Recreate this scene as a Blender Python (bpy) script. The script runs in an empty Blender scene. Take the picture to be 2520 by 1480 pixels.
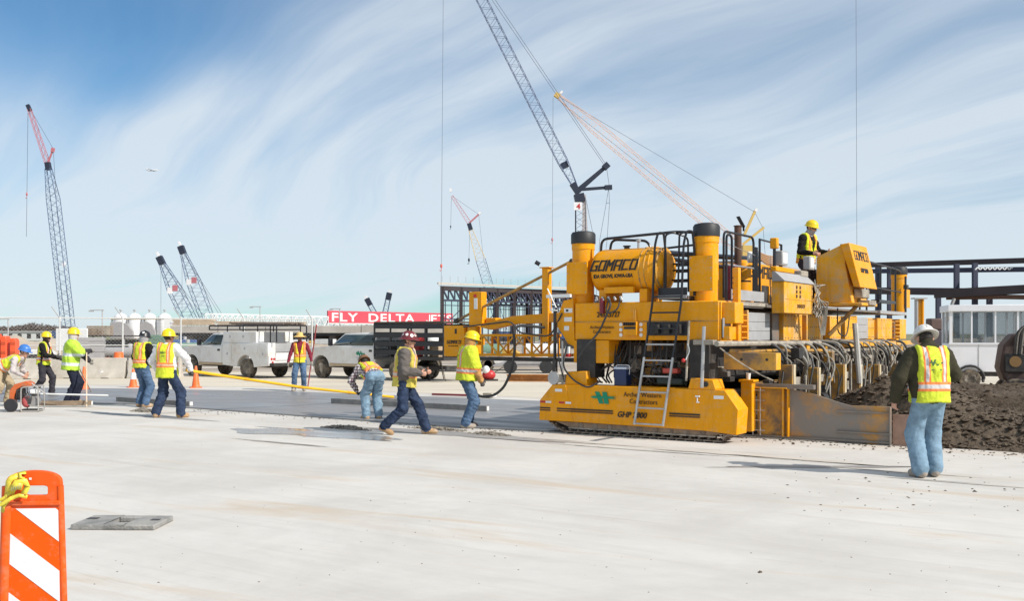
import bpy, bmesh, math, random
import numpy as np
from mathutils import Vector, Matrix
S = bpy.context.scene
C = S.collection
random.seed(7)
rnd = random.uniform
R = math.radians
V3 = Vector

# ------------------------------------------------------------------ camera, sky, sun, exposure
FPX, HOR, CX, EYE = 2450.0, 822.0, 1260.0, 1.78      # focal length / horizon / centre in a 2520 px wide picture, eye height in m
cd = bpy.data.cameras.new('camera'); cam = bpy.data.objects.new('camera', cd); C.objects.link(cam)
cam.location = (0, 0, EYE); cam.rotation_euler = (R(90), 0, 0)
cd.sensor_width = 36; cd.lens = 36*FPX/2520; cd.shift_y = (HOR-740)/2520
cd.clip_start = .1; cd.clip_end = 9000
S.camera = cam
SUN_AZ = math.atan2(.85, -.527); SUN_EL = R(37)
w = bpy.data.worlds.new('World'); S.world = w; w.use_nodes = True
w.cycles.sampling_method = 'MANUAL'; w.cycles.sample_map_resolution = 256
nt = w.node_tree; N = nt.nodes; L = nt.links; N.clear()
def nd(t, **k):
    n = N.new(t)
    for a, b in k.items():
        if a.startswith('i_'): n.inputs[int(a[2:])].default_value = b
        else: setattr(n, a, b)
    return n
sky = nd('ShaderNodeTexSky', sky_type='NISHITA', sun_disc=False, sun_elevation=SUN_EL, sun_rotation=SUN_AZ,
         altitude=300, air_density=1.0, dust_density=.15, ozone_density=1.0)
tc = nd('ShaderNodeTexCoord'); sep = nd('ShaderNodeSeparateXYZ'); L.new(tc.outputs['Generated'], sep.inputs[0])
zc = nd('ShaderNodeMath', operation='MAXIMUM', i_1=0.0); L.new(sep.outputs[2], zc.inputs[0])
za = nd('ShaderNodeMath', operation='ADD', i_1=.30); L.new(zc.outputs[0], za.inputs[0])
dx = nd('ShaderNodeMath', operation='DIVIDE'); L.new(sep.outputs[0], dx.inputs[0]); L.new(za.outputs[0], dx.inputs[1])
dy = nd('ShaderNodeMath', operation='DIVIDE'); L.new(sep.outputs[1], dy.inputs[0]); L.new(za.outputs[0], dy.inputs[1])
cmb = nd('ShaderNodeCombineXYZ'); L.new(dx.outputs[0], cmb.inputs[0]); L.new(dy.outputs[0], cmb.inputs[1])
wn = nd('ShaderNodeTexNoise'); wn.inputs['Scale'].default_value = .42; wn.inputs['Detail'].default_value = 3; L.new(cmb.outputs[0], wn.inputs['Vector'])
wsub = nd('ShaderNodeVectorMath', operation='SUBTRACT'); wsub.inputs[1].default_value = (.5,.5,.5); L.new(wn.outputs['Color'], wsub.inputs[0])
wsc = nd('ShaderNodeVectorMath', operation='SCALE'); wsc.inputs['Scale'].default_value = 1.5; L.new(wsub.outputs[0], wsc.inputs[0])
wad = nd('ShaderNodeVectorMath', operation='ADD'); L.new(cmb.outputs[0], wad.inputs[0]); L.new(wsc.outputs[0], wad.inputs[1])
def cloud(ang, along, across, detail, lo, hi, off, rough=.6, dist=0):
    mp = nd('ShaderNodeMapping', vector_type='TEXTURE'); mp.inputs['Rotation'].default_value = (0, 0, R(ang)); mp.inputs['Scale'].default_value = (along, across, 1)
    mp.inputs['Location'].default_value = (off, off*.7, 0); L.new(wad.outputs[0], mp.inputs[0])
    no = nd('ShaderNodeTexNoise'); no.inputs['Scale'].default_value = 1; no.inputs['Detail'].default_value = detail
    no.inputs['Roughness'].default_value = rough; no.inputs['Distortion'].default_value = dist; L.new(mp.outputs[0], no.inputs['Vector'])
    mr = nd('ShaderNodeMapRange', interpolation_type='SMOOTHSTEP'); mr.inputs[1].default_value = lo; mr.inputs[2].default_value = hi
    L.new(no.outputs[0], mr.inputs[0]); return mr.outputs[0]
def mth(op, a, b):
    m = nd('ShaderNodeMath', operation=op)
    for i, q in enumerate((a, b)):
        if isinstance(q, (int, float)): m.inputs[i].default_value = q
        else: L.new(q, m.inputs[i])
    return m.outputs[0]
c_big = cloud(-35, 2.0, 1.2, 2.5, .30, .55, 8.9)
c_str = cloud(-38, 1.5, .34, 6, .28, .74, 8.9+2.8, .55)
c_fin = cloud(-42, .8, .12, 7, .30, .75, 8.9+7.9, .6, .3)
mixs = mth('ADD', mth('MULTIPLY', c_str, .64), mth('MULTIPLY', c_fin, .36))
cov = mth('MULTIPLY', c_big, mth('ADD', mth('MULTIPLY', mixs, .75), .42))
cov = mth('ADD', cov, mth('MULTIPLY', mixs, .15))
hz_ = nd('ShaderNodeMapRange', interpolation_type='SMOOTHSTEP'); hz_.inputs[1].default_value = .30; hz_.inputs[2].default_value = -.02; hz_.inputs[3].default_value = 0; hz_.inputs[4].default_value = .48
L.new(sep.outputs[2], hz_.inputs[0])
cov = mth('MINIMUM', mth('ADD', mth('MULTIPLY', cov, .80), mth('MULTIPLY', hz_.outputs[0], mth('ADD', mth('MULTIPLY', c_str, .9), .38))), .86)
mx = nd('ShaderNodeMix', data_type='RGBA'); L.new(cov, mx.inputs[0]); tint = nd('ShaderNodeMix', data_type='RGBA', blend_type='MULTIPLY'); tint.inputs[0].default_value = 1; L.new(sky.outputs[0], tint.inputs[6]); tint.inputs[7].default_value = (.64, 1.08, 1.34, 1)   # cooler white balance of the photograph
L.new(tint.outputs[2], mx.inputs[6])
mx.inputs[7].default_value = (8.7, 9.6, 10.4, 1)
bg = nd('ShaderNodeBackground'); bg.inputs[1].default_value = .074; L.new(mx.outputs[2], bg.inputs[0])
out = nd('ShaderNodeOutputWorld'); L.new(bg.outputs[0], out.inputs[0])
sd = bpy.data.lights.new('sun', 'SUN'); sd.energy = 4.1; sd.angle = R(.5); sd.color = (1, .94, .86)
sun = bpy.data.objects.new('sun', sd); C.objects.link(sun)
sv = V3((math.sin(SUN_AZ)*math.cos(SUN_EL), math.cos(SUN_AZ)*math.cos(SUN_EL), math.sin(SUN_EL)))
sun.rotation_euler = sv.to_track_quat('Z', 'Y').to_euler(); sun.location = sv*60
S.view_settings.view_transform = 'Standard'; S.view_settings.look = 'None'
S.view_settings.gamma = 1; S.view_settings.use_curve_mapping = False; S.view_settings.exposure = .20

# ------------------------------------------------------------------ helpers
def at(x, y, Y, dz=0):                   # picture direction (x, y) met at depth Y
    return V3(((x-CX)/FPX*Y, Y, EYE+(HOR-y)/FPX*Y+dz))
def gp(x, y, z=0):                       # picture direction met on the ground
    Y = (EYE-z)*FPX/(y-HOR)
    return V3(((x-CX)/FPX*Y, Y, z))
MATS = {}
def M(name, col=(.5,.5,.5), rough=.55, metal=0, var=.12, sc=3, bump=0, bsc=60, dirt=None, dsc=1.6, d0=.55, d1=.75, damt=.7, spec=.5, stretch=(1,1,1)):
    if name in MATS: return MATS[name]
    m = bpy.data.materials.new(name); m.use_nodes = True; t = m.node_tree; n = t.nodes; l = t.links
    b = n['Principled BSDF']; b.inputs['Roughness'].default_value = rough; b.inputs['Metallic'].default_value = metal
    b.inputs['Specular IOR Level'].default_value = spec
    co = n.new('ShaderNodeTexCoord'); mp = n.new('ShaderNodeMapping'); l.new(co.outputs['Object'], mp.inputs[0]); mp.inputs['Scale'].default_value = stretch
    no = n.new('ShaderNodeTexNoise'); no.inputs['Scale'].default_value = sc; no.inputs['Detail'].default_value = 6; no.inputs['Roughness'].default_value = .65
    l.new(mp.outputs[0], no.inputs['Vector'])
    mr = n.new('ShaderNodeMapRange'); mr.inputs[1].default_value = .3; mr.inputs[2].default_value = .7; l.new(no.outputs[0], mr.inputs[0])
    mx = n.new('ShaderNodeMix'); mx.data_type = 'RGBA'; l.new(mr.outputs[0], mx.inputs[0])
    mx.inputs[6].default_value = tuple(max(0, c*(1-var)) for c in col)+(1,)
    mx.inputs[7].default_value = tuple(min(1, c*(1+var)) for c in col)+(1,)
    o = mx.outputs[2]
    if dirt:
        n2 = n.new('ShaderNodeTexNoise'); n2.inputs['Scale'].default_value = dsc; n2.inputs['Detail'].default_value = 9; n2.inputs['Roughness'].default_value = .7
        l.new(mp.outputs[0], n2.inputs['Vector'])
        r2 = n.new('ShaderNodeMapRange'); r2.inputs[1].default_value = d0; r2.inputs[2].default_value = d1; r2.inputs[4].default_value = damt; l.new(n2.outputs[0], r2.inputs[0])
        m2 = n.new('ShaderNodeMix'); m2.data_type = 'RGBA'; l.new(r2.outputs[0], m2.inputs[0]); l.new(o, m2.inputs[6]); m2.inputs[7].default_value = tuple(dirt)+(1,)
        o = m2.outputs[2]
        r3 = n.new('ShaderNodeMapRange'); r3.inputs[3].default_value = rough; r3.inputs[4].default_value = min(1, rough+.35); l.new(r2.outputs[0], r3.inputs[0]); l.new(r3.outputs[0], b.inputs['Roughness'])
    l.new(o, b.inputs['Base Color'])
    if bump:
        n3 = n.new('ShaderNodeTexNoise'); n3.inputs['Scale'].default_value = bsc; n3.inputs['Detail'].default_value = 5; l.new(co.outputs['Object'], n3.inputs['Vector'])
        bp = n.new('ShaderNodeBump'); bp.inputs['Strength'].default_value = bump; bp.inputs['Distance'].default_value = .02; l.new(n3.outputs[0], bp.inputs['Height']); l.new(bp.outputs[0], b.inputs['Normal'])
    MATS[name] = m; return m
def glassmat(name, col, rough=.04, alpha=1):
    if name in MATS: return MATS[name]
    m = bpy.data.materials.new(name); m.use_nodes = True; b = m.node_tree.nodes['Principled BSDF']
    b.inputs['Base Color'].default_value = tuple(col)+(1,); b.inputs['Roughness'].default_value = rough; b.inputs['Alpha'].default_value = alpha
    b.inputs['Specular IOR Level'].default_value = .8
    MATS[name] = m; return m

class MB:                                # collects shapes, links them as one mesh
    def __init__(s): s.v = []; s.f = []; s.m = []
    def add(s, vs, fs, m=0):
        o = len(s.v); s.v += [tuple(p) for p in vs]; s.f += [tuple(i+o for i in f) for f in fs]; s.m += [m]*len(fs); return s
    def box(s, a, b, m=0):
        (x0,y0,z0),(x1,y1,z1) = a, b
        return s.add([(x0,y0,z0),(x1,y0,z0),(x1,y1,z0),(x0,y1,z0),(x0,y0,z1),(x1,y0,z1),(x1,y1,z1),(x0,y1,z1)],
              [(0,3,2,1),(4,5,6,7),(0,1,5,4),(1,2,6,5),(2,3,7,6),(3,0,4,7)], m)
    def cbox(s, c, d, m=0): return s.box([c[i]-d[i]/2 for i in range(3)], [c[i]+d[i]/2 for i in range(3)], m)
    def bar(s, p, q, w=.05, h=None, m=0, up=(0,0,1)):
        h = w if h is None else h
        p, q = V3(p), V3(q); d = (q-p).normalized(); u = V3(up)
        if abs(d.dot(u)) > .98: u = V3((0,1,0))
        a = d.cross(u).normalized()*w/2; b = a.cross(d).normalized()*h/2
        return s.add([p-a-b,p+a-b,p+a+b,p-a+b,q-a-b,q+a-b,q+a+b,q-a+b], [(0,3,2,1),(4,5,6,7),(0,1,5,4),(1,2,6,5),(2,3,7,6),(3,0,4,7)], m)
    def tube(s, pts, r=.02, n=8, m=0, cap=True):
        pts = [V3(p) for p in pts]; k = len(pts); rs = r if isinstance(r, (list,tuple)) else [r]*k
        vs = []; prev = None
        for i, p in enumerate(pts):
            d = (pts[min(i+1,k-1)]-pts[max(i-1,0)]).normalized()
            if prev is None: a = d.orthogonal().normalized()
            else: a = (prev-d*prev.dot(d)); a = a.normalized() if a.length > 1e-6 else d.orthogonal().normalized()
            prev = a; b = d.cross(a)
            for j in range(n):
                t = 2*math.pi*j/n; vs.append(p+(a*math.cos(t)+b*math.sin(t))*rs[i])
        fs = [(i*n+j, i*n+(j+1)%n, (i+1)*n+(j+1)%n, (i+1)*n+j) for i in range(k-1) for j in range(n)]
        if cap: fs += [tuple(range(n))[::-1], tuple((k-1)*n+j for j in range(n))]
        return s.add(vs, fs, m)
    def cyl(s, p, q, r, r2=None, n=16, m=0): return s.tube([p, q], [r, r if r2 is None else r2], n, m)
    def prism(s, poly, ax, c0, c1, m=0):  # poly in the plane across axis ax
        k = len(poly)
        def P(a, b, c): return {'y':(a,c,b), 'x':(c,a,b), 'z':(a,b,c)}[ax]
        vs = [P(a,b,c0) for a,b in poly]+[P(a,b,c1) for a,b in poly]
        return s.add(vs, [tuple(range(k)), tuple(range(2*k-1,k-1,-1))]+[(i,(i+1)%k,k+(i+1)%k,k+i) for i in range(k)], m)
    def lathe(s, prof, c=(0,0,0), ax='z', n=24, m=0, sx=1, sy=1):
        k = len(prof); vs = []
        for r, h in prof:
            for j in range(n):
                t = 2*math.pi*j/n; a, b = r*math.cos(t)*sx, r*math.sin(t)*sy
                q = {'z':(a,b,h), 'x':(h,a,b), 'y':(a,h,b)}[ax]; vs.append((q[0]+c[0], q[1]+c[1], q[2]+c[2]))
        fs = [(i*n+j, i*n+(j+1)%n, (i+1)*n+(j+1)%n, (i+1)*n+j) for i in range(k-1) for j in range(n)]
        if prof[0][0] > 1e-4: fs.append(tuple(range(n)))
        if prof[-1][0] > 1e-4: fs.append(tuple((k-1)*n+j for j in range(n)))
        return s.add(vs, fs, m)
    def ball(s, c, r, n=10, m=0):
        r = (r,r,r) if isinstance(r,(int,float)) else r
        k = max(4, n//2+1); vs = []; fs = []
        for i in range(k+1):
            a = math.pi*i/k
            for j in range(n):
                t = 2*math.pi*j/n; vs.append((c[0]+r[0]*math.sin(a)*math.cos(t), c[1]+r[1]*math.sin(a)*math.sin(t), c[2]+r[2]*math.cos(a)))
        fs = [(i*n+j, i*n+(j+1)%n, (i+1)*n+(j+1)%n, (i+1)*n+j) for i in range(k) for j in range(n)]
        return s.add(vs, fs, m)
    def mesh(s, name, mats, ang=35, weld=True):
        me = bpy.data.meshes.new(name); me.from_pydata([tuple(p) for p in s.v], [], s.f)
        for m in (mats if isinstance(mats,(list,tuple)) else [mats]): me.materials.append(m)
        me.polygons.foreach_set('material_index', s.m)
        bm = bmesh.new(); bm.from_mesh(me)
        if weld: bmesh.ops.remove_doubles(bm, verts=bm.verts, dist=1e-5)
        bmesh.ops.recalc_face_normals(bm, faces=bm.faces); bm.to_mesh(me); bm.free()
        me.polygons.foreach_set('use_smooth', [True]*len(me.polygons)); me.set_sharp_from_angle(angle=R(ang)); return me
    def build(s, name, mats, parent=None, bevel=0, ang=35, weld=True):
        o = bpy.data.objects.new(name, s.mesh(name, mats, ang, weld)); C.objects.link(o)
        if parent is not None: o.parent = parent
        if bevel:
            b = o.modifiers.new('bevel', 'BEVEL'); b.width = bevel; b.segments = 2; b.limit_method = 'ANGLE'; b.angle_limit = R(40); b.harden_normals = False
        return o
def tag(o, label, cat, group=None):
    o['label'] = label; o['category'] = cat
    if group: o['group'] = group
    return o
def thing(name, label, cat, loc=(0,0,0), rz=0, group=None, scale=1):
    o = bpy.data.objects.new(name, None); C.objects.link(o); o.location = loc; o.rotation_euler = (0,0,rz); o.scale = (scale,)*3
    o.empty_display_size = .3
    return tag(o, label, cat, group)
def struct(o, kind='structure'): o['kind'] = kind; return o
def copy_tree(o, parent=None):
    c = o.copy(); C.objects.link(c)
    if parent is not None: c.parent = parent
    for ch in list(o.children): copy_tree(ch, c)
    return c
def part(name, mesh, parent):
    o = bpy.data.objects.new(name, mesh); C.objects.link(o); o.parent = parent; return o
def text(body, size, mat, parent, origin, xdir, ydir, name='lettering', shear=0, bold=0, ext=.003, sx=1, align='LEFT', warp=None, spacing=1):
    cu = bpy.data.curves.new('t', 'FONT'); cu.body = body; cu.size = size; cu.shear = shear; cu.offset = bold; cu.extrude = ext; cu.align_x = align; cu.resolution_u = 3; cu.space_character = spacing
    t = bpy.data.objects.new('t', cu); C.objects.link(t)
    dg = bpy.context.evaluated_depsgraph_get(); me = bpy.data.meshes.new_from_object(t.evaluated_get(dg)); bpy.data.objects.remove(t); bpy.data.curves.remove(cu)
    X = V3(xdir).normalized(); Y = V3(ydir).normalized(); Z = X.cross(Y)
    for v in me.vertices:
        c = v.co; p = V3(origin)+X*c.x*sx+Y*c.y+Z*c.z
        v.co = warp(p, c.z) if warp else p
    me.materials.clear(); me.materials.append(mat); me.name = name
    o = bpy.data.objects.new(name, me); C.objects.link(o)
    if parent is not None: o.parent = parent
    return o
GLY = {'G':[(1,1,0,1),(0,1,0,0),(0,0,1,0),(1,0,1,.46),(1,.46,.70,.46)], 'O':[(0,0,0,1),(0,1,1,1),(1,1,1,0),(1,0,0,0)], 'M':[(0,0,0,1),(0,1,.5,.5),(.5,.5,1,1),(1,1,1,0)], 'A':[(0,0,0,1),(0,1,1,1),(1,1,1,0),(0,.42,1,.42)], 'C':[(1,1,0,1),(0,1,0,0),(0,0,1,0)]}
def blocks(word, h, wd, gap, th, mat, parent, origin, xdir, ydir, shear=.2, name='lettering', warp=None):   # heavy square letters, stroke by stroke
    b = MB(); X = V3(xdir).normalized(); Y = V3(ydir).normalized(); Zn = X.cross(Y); x0 = 0; k = 0
    for ch in word:
        for (ax, ay, bx_, by) in GLY[ch]:
            p, q = (ax*wd, ay*h), (bx_*wd, by*h); dx_, dy_ = q[0]-p[0], q[1]-p[1]; l_ = math.hypot(dx_,dy_); tt = th if abs(dy_) > abs(dx_) else th*.72; ex, ey = dx_/l_*tt/2, dy_/l_*tt/2; nx_, ny_ = -dy_/l_*tt/2, dx_/l_*tt/2; n = 5; top = []; bot = []; k += 1; z = .002+.0004*(k%6)
            for i in range(n+1):
                t = i/n; cx_, cy_ = p[0]-ex+(dx_+2*ex)*t, p[1]-ey+(dy_+2*ey)*t
                for lst, s_ in ((top,1),(bot,-1)): u, v = cx_+nx_*s_, cy_+ny_*s_; pt = V3(origin)+X*(x0+u+v*shear)+Y*v; lst.append(warp(pt, z) if warp else pt+Zn*z)
            b.add(top+bot, [(i,i+1,n+1+i+1,n+1+i) for i in range(n)])
        x0 += wd+gap
    return b.build(name, mat, parent, weld=False)
def arc(c, r, a0, a1, n, ax='y'):
    o = []
    for i in range(n+1):
        t = R(a0+(a1-a0)*i/n); a, b = r*math.cos(t), r*math.sin(t)
        o.append({'y':(c[0]+a,c[1],c[2]+b), 'x':(c[0],c[1]+a,c[2]+b), 'z':(c[0]+a,c[1]+b,c[2])}[ax])
    return o
def rpath(pts, r=.08, n=4):              # polyline with rounded corners
    pts = [V3(p) for p in pts]; o = [pts[0]]
    for a, b, c in zip(pts, pts[1:], pts[2:]):
        d1 = (a-b); d2 = (c-b); k = min(r, d1.length*.45, d2.length*.45); p = b+d1.normalized()*k; q = b+d2.normalized()*k
        for i in range(n+1):
            t = i/n; o.append(p*(1-t)**2+b*2*t*(1-t)+q*t*t)
    return o+[pts[-1]]
def sag(p, q, s, n=10):
    p, q = V3(p), V3(q); return [p.lerp(q, i/n)-V3((0,0,s*4*(i/n)*(1-i/n))) for i in range(n+1)]
def nz(p, s=1.0, o=0):                   # smooth value noise from blender
    from mathutils import noise
    return noise.noise(V3((p[0]*s+o, p[1]*s-o, (p[2] if len(p) > 2 else 0)*s+o*.5)))

# ------------------------------------------------------------------ ground
def ground_mat():
    m = bpy.data.materials.new('cured_concrete'); m.use_nodes = True; t = m.node_tree; n = t.nodes; l = t.links; b = n['Principled BSDF']
    b.inputs['Roughness'].default_value = .85; b.inputs['Specular IOR Level'].default_value = .2
    co = n.new('ShaderNodeTexCoord')
    def noise(rot, sc, scale, det=6, ro=.6, dis=0):
        mp = n.new('ShaderNodeMapping'); mp.vector_type = 'TEXTURE'; mp.inputs['Rotation'].default_value = (0,0,R(rot)); mp.inputs['Scale'].default_value = tuple(1/q for q in sc); l.new(co.outputs['Object'], mp.inputs[0])
        q = n.new('ShaderNodeTexNoise'); q.inputs['Scale'].default_value = scale; q.inputs['Detail'].default_value = det; q.inputs['Roughness'].default_value = ro; q.inputs['Distortion'].default_value = dis
        l.new(mp.outputs[0], q.inputs['Vector']); return q.outputs[0]
    def rng(src, a, b_, c=0, d=1):
        r = n.new('ShaderNodeMapRange'); r.interpolation_type = 'SMOOTHSTEP'
        for i, q in enumerate((a,b_,c,d)): r.inputs[i+1].default_value = q
        l.new(src, r.inputs[0]); return r.outputs[0]
    def mix(f, a, bcol):
        x = n.new('ShaderNodeMix'); x.data_type = 'RGBA'; l.new(f, x.inputs[0])
        for i, q in ((6,a),(7,bcol)):
            if isinstance(q, tuple): x.inputs[i].default_value = q+(1,)
            else: l.new(q, x.inputs[i])
        return x.outputs[2]
    base = mix(rng(noise(0,(1,1,1),.35,8,.7,.3),.3,.7), (.54,.51,.465), (.67,.64,.59))
    base = mix(rng(noise(-34.5,(.22,2.6,1),1.0,9,.7,1.2),.42,.76,0,.42), base, (.47,.44,.395))          # broomed streaks along the pour
    base = mix(rng(noise(-30,(.25,1.6,1),.8,7,.6,.8),.55,.70,0,.62), base, (.55,.44,.32))            # tan mud smears
    base = mix(rng(noise(-20,(.5,1.3,1),1.3,9,.75,.6),.62,.76,0,.6), base, (.33,.31,.285))             # grey stains
    base = mix(rng(noise(0,(1,1,1),9,4,.6),.70,.78,0,.6), base, (.27,.24,.21))                        # specks of dried mud
    base = mix(rng(noise(-34.5,(.16,3.2,1),.5,9,.72,.9),.60,.70,0,.42), base, (.42,.375,.32))      # drag marks and tyre dust
    base = mix(rng(noise(0,(1,1,1),2.2,10,.8,.4),.62,.80,0,.5), base, (.40,.36,.31))
    l.new(base, b.inputs['Base Color'])
    bp = n.new('ShaderNodeBump'); bp.inputs['Strength'].default_value = .18; bp.inputs['Distance'].default_value = .03
    l.new(noise(-34.5,(1,9,1),5,6,.7), bp.inputs['Height']); l.new(bp.outputs[0], b.inputs['Normal'])
    return m
g = MB(); g.add([(-3500,-60,0),(3500,-60,0),(3500,7000,0),(-3500,7000,0)], [(0,1,2,3)])
struct(g.build('ground', ground_mat()))
def sheet(name, pts, z, mat):
    b = MB(); b.add([(p[0],p[1],z) for p in pts], [tuple(range(len(pts)))]); return struct(b.build(name, mat))
sand = M('sandy_concrete', (.62,.55,.44), .9, var=.14, sc=.35, bump=.2, bsc=3, dirt=(.44,.36,.27), dsc=.5, d0=.55, d1=.72, damt=.6, stretch=(.4,1,1))
sheet('sandy_lane', [gp(-900,945),gp(300,949),gp(700,955),gp(1320,980),gp(2000,1004),gp(3400,1060),(60,60,0),(-60,60,0)], .004, sand)
dirtm = M('dirt_lot', (.36,.29,.22), .95, var=.25, sc=.12, bump=.4, bsc=1.2, dirt=(.5,.45,.38), dsc=.08, d0=.45, d1=.6)
sheet('dirt_lot', [(-300,45,0),(90,47,0),(300,60,0),(600,900,0),(-700,900,0)], .008, dirtm)
grass = M('dry_grass', (.20,.19,.10), .95, var=.3, sc=.03)
sheet('dry_grass_field', [(-900,230,0),(900,230,0),(2500,6000,0),(-2500,6000,0)], .012, grass)
def wetmat(name, col, r0, r1, var=.15):
    m = M(name, col, r0, var=var, sc=.8, bump=.1, bsc=2, stretch=(.4,2.5,1), spec=.6)
    n = m.node_tree.nodes; l = m.node_tree.links; b = n['Principled BSDF']
    q = n.new('ShaderNodeTexNoise'); q.inputs['Scale'].default_value = .7; q.inputs['Detail'].default_value = 6; mp = n.new('ShaderNodeMapping'); mp.vector_type = 'TEXTURE'; mp.inputs['Scale'].default_value = (2,.33,1); mp.inputs['Rotation'].default_value = (0,0,R(-34.5))
    co = n.new('ShaderNodeTexCoord'); l.new(co.outputs['Object'], mp.inputs[0]); l.new(mp.outputs[0], q.inputs['Vector'])
    r = n.new('ShaderNodeMapRange'); r.inputs[1].default_value = .35; r.inputs[2].default_value = .65; r.inputs[3].default_value = r0; r.inputs[4].default_value = r1; l.new(q.outputs[0], r.inputs[0]); l.new(r.outputs[0], b.inputs['Roughness'])
    return m
wet = wetmat('fresh_concrete', (.25,.245,.24), .28, .6)
U = V3((.824,-.567,0)); VV = V3((.567,.824,0)); PO = V3((3.333,16.15,0))     # paver axes: forward, across, origin
def pv(u, v, z=0): return PO+U*u+VV*v+V3((0,0,z))
slab = MB()                               # freshly placed slab, a low step above the ground
near = [gp(-150,989),gp(150,993),gp(330,998),gp(470,1006),gp(700,1023),gp(930,1041),gp(1130,1054),gp(1345,1064)]
near = [p+V3((nz(p,.9)*.12, nz(p,.9,5)*.12, 0)) for p in near]+[pv(-2.6,1.3),pv(2.0,1.3)]
far = [pv(2.0,12.3),pv(-3,12.3),gp(1325,990),gp(1100,981),gp(700,966),gp(300,959),gp(-150,955)]
pts = near+far; k = len(pts)
slab.add([(p.x,p.y,.03) for p in pts]+[(p.x,p.y,-.05) for p in pts], [tuple(range(k))]+[(i,(i+1)%k,k+(i+1)%k,k+i) for i in range(k)])
struct(slab.build('fresh_concrete_slab', wet))
pud = wetmat('puddle_water', (.30,.29,.28), .05, .35)
def blob(cx_, cy_, rx, ry, n=40, s=1.3, o=0, amp=.35):
    return [V3((cx_+rx*math.cos(t)*(1+amp*nz((math.cos(t)*s,math.sin(t)*s,o))), cy_+ry*math.sin(t)*(1+amp*nz((math.cos(t)*s+7,math.sin(t)*s,o))), 0)) for t in [2*math.pi*i/n for i in range(n)]]
c0 = gp(760,1068); pb = [c0+U*(p.x)+VV*(p.y) for p in blob(0,0,1.9,.55,60,2.6,3,.8)]
sheet('puddle', pb, .005, pud)
damp = M('damp_concrete', (.33,.31,.29), .5, var=.25, sc=1.2, dirt=(.24,.22,.2), dsc=2)
c0 = gp(330,1023); sheet('damp_strip', [c0+U*p.x+VV*p.y for p in blob(0,0,2.2,.16,60,2.5,8,.7)], .004, damp)
c0 = gp(2030,1150); sheet('muddy_smear', [c0+V3((p.x,p.y,0)) for p in blob(0,0,1.3,.10,60,2.5,2,.9)], .004, damp)
for q_, (x, y, a, b_) in enumerate(((1560,1108,1.3,.05),(1760,1118,.9,.06),(1450,1092,.9,.05),(1980,1135,1.0,.05),(2300,1185,.9,.04),(2180,1160,.8,.05),(700,1092,1.0,.06))): c0 = gp(x,y); sheet('scuff_mark', [c0+U*p.x+VV*p.y for p in blob(0,0,a,b_,70,4.5,20+q_*3,1.2)], .004+.0003*q_, M('scuffed_concrete',(.50,.46,.405),.9,var=.25,sc=3))
c0 = gp(1150,1072); sheet('damp_edge', [c0+U*p.x+VV*p.y for p in blob(0,0,2.2,.3,60,3.5,12,.9)], .004, damp)

# ------------------------------------------------------------------ people: one continuous surface each, grown from tapered limbs
from mathutils.bvhtree import BVHTree
def nets(d, lo, h):                      # surface nets
    s = d < 0; nx, ny, nz_ = d.shape
    cs = [(i,j,k) for i in (0,1) for j in (0,1) for k in (0,1)]
    sl = lambda a, o: a[o[0]:nx-1+o[0], o[1]:ny-1+o[1], o[2]:nz_-1+o[2]]
    cnt = sum(sl(s, o).astype(np.int8) for o in cs); act = (cnt > 0) & (cnt < 8); idx = np.argwhere(act)
    val = np.stack([sl(d, o)[act] for o in cs], 1); sg = val < 0
    acc = np.zeros((len(idx),3)); n = np.zeros(len(idx))
    for a, ca in enumerate(cs):
        for ax in range(3):
            if ca[ax] == 0:
                cb = list(ca); cb[ax] = 1; b = cs.index(tuple(cb)); cr = sg[:,a] != sg[:,b]
                t = np.where(cr, val[:,a]/np.where(cr, val[:,a]-val[:,b], 1), 0)
                for q in range(3): acc[:,q] += cr*(ca[q]+(t if q == ax else 0))
                n += cr
    vs = (idx+acc/n[:,None])*h+np.array(lo)
    vid = np.full(act.shape, -1); vid[act] = np.arange(len(idx)); fs = []
    for ax in range(3):
        o = [slice(None)]*3; o2 = [slice(None)]*3; o[ax] = slice(0,-1); o2[ax] = slice(1,None)
        cr = s[tuple(o)] != s[tuple(o2)]; e = np.argwhere(cr); a1, a2 = (ax+1)%3, (ax+2)%3
        e = e[(e[:,a1] > 0) & (e[:,a2] > 0) & (e[:,a1] < d.shape[a1]-1) & (e[:,a2] < d.shape[a2]-1)]
        def cell(q1, q2):
            c = e.copy(); c[:,a1] -= q1; c[:,a2] -= q2; return vid[c[:,0],c[:,1],c[:,2]]
        q = np.stack([cell(1,1),cell(0,1),cell(0,0),cell(1,0)], 1)
        fl = ~s[e[:,0],e[:,1],e[:,2]]; q[fl] = q[fl][:,::-1]; fs.append(q)
    return vs, np.concatenate(fs)
from mathutils import noise as mnoise
def crease(vs, fx, fz):                  # sharp valleys between soft ridges, like creased cloth
    o = rnd(0,50); return np.array([abs(mnoise.noise((p[0]*fx+o,p[1]*fx,p[2]*fz+p[0]*5)))+.5*abs(mnoise.noise((p[0]*fx*2.3,p[1]*fx*2.3+o,p[2]*fz*1.7)))-.3 for p in vs])
class Prim:
    def __init__(s, a, b, ra, rb, lab, lat=None, sq=1): s.a, s.b, s.ra, s.rb, s.lab, s.lat, s.sq = np.array(a,float), np.array(b,float), ra, rb, lab, (None if lat is None else np.array(lat,float)), sq
    def d(s, p):
        ab = s.b-s.a; q = p-s.a; t = np.clip((q@ab)/max(ab@ab,1e-9), 0, 1); r = q-t[...,None]*ab
        if s.lat is not None: r = r-(r@s.lat)[...,None]*s.lat*(1-1/s.sq)
        return np.sqrt((r*r).sum(-1))-(s.ra+(s.rb-s.ra)*t)
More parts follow.
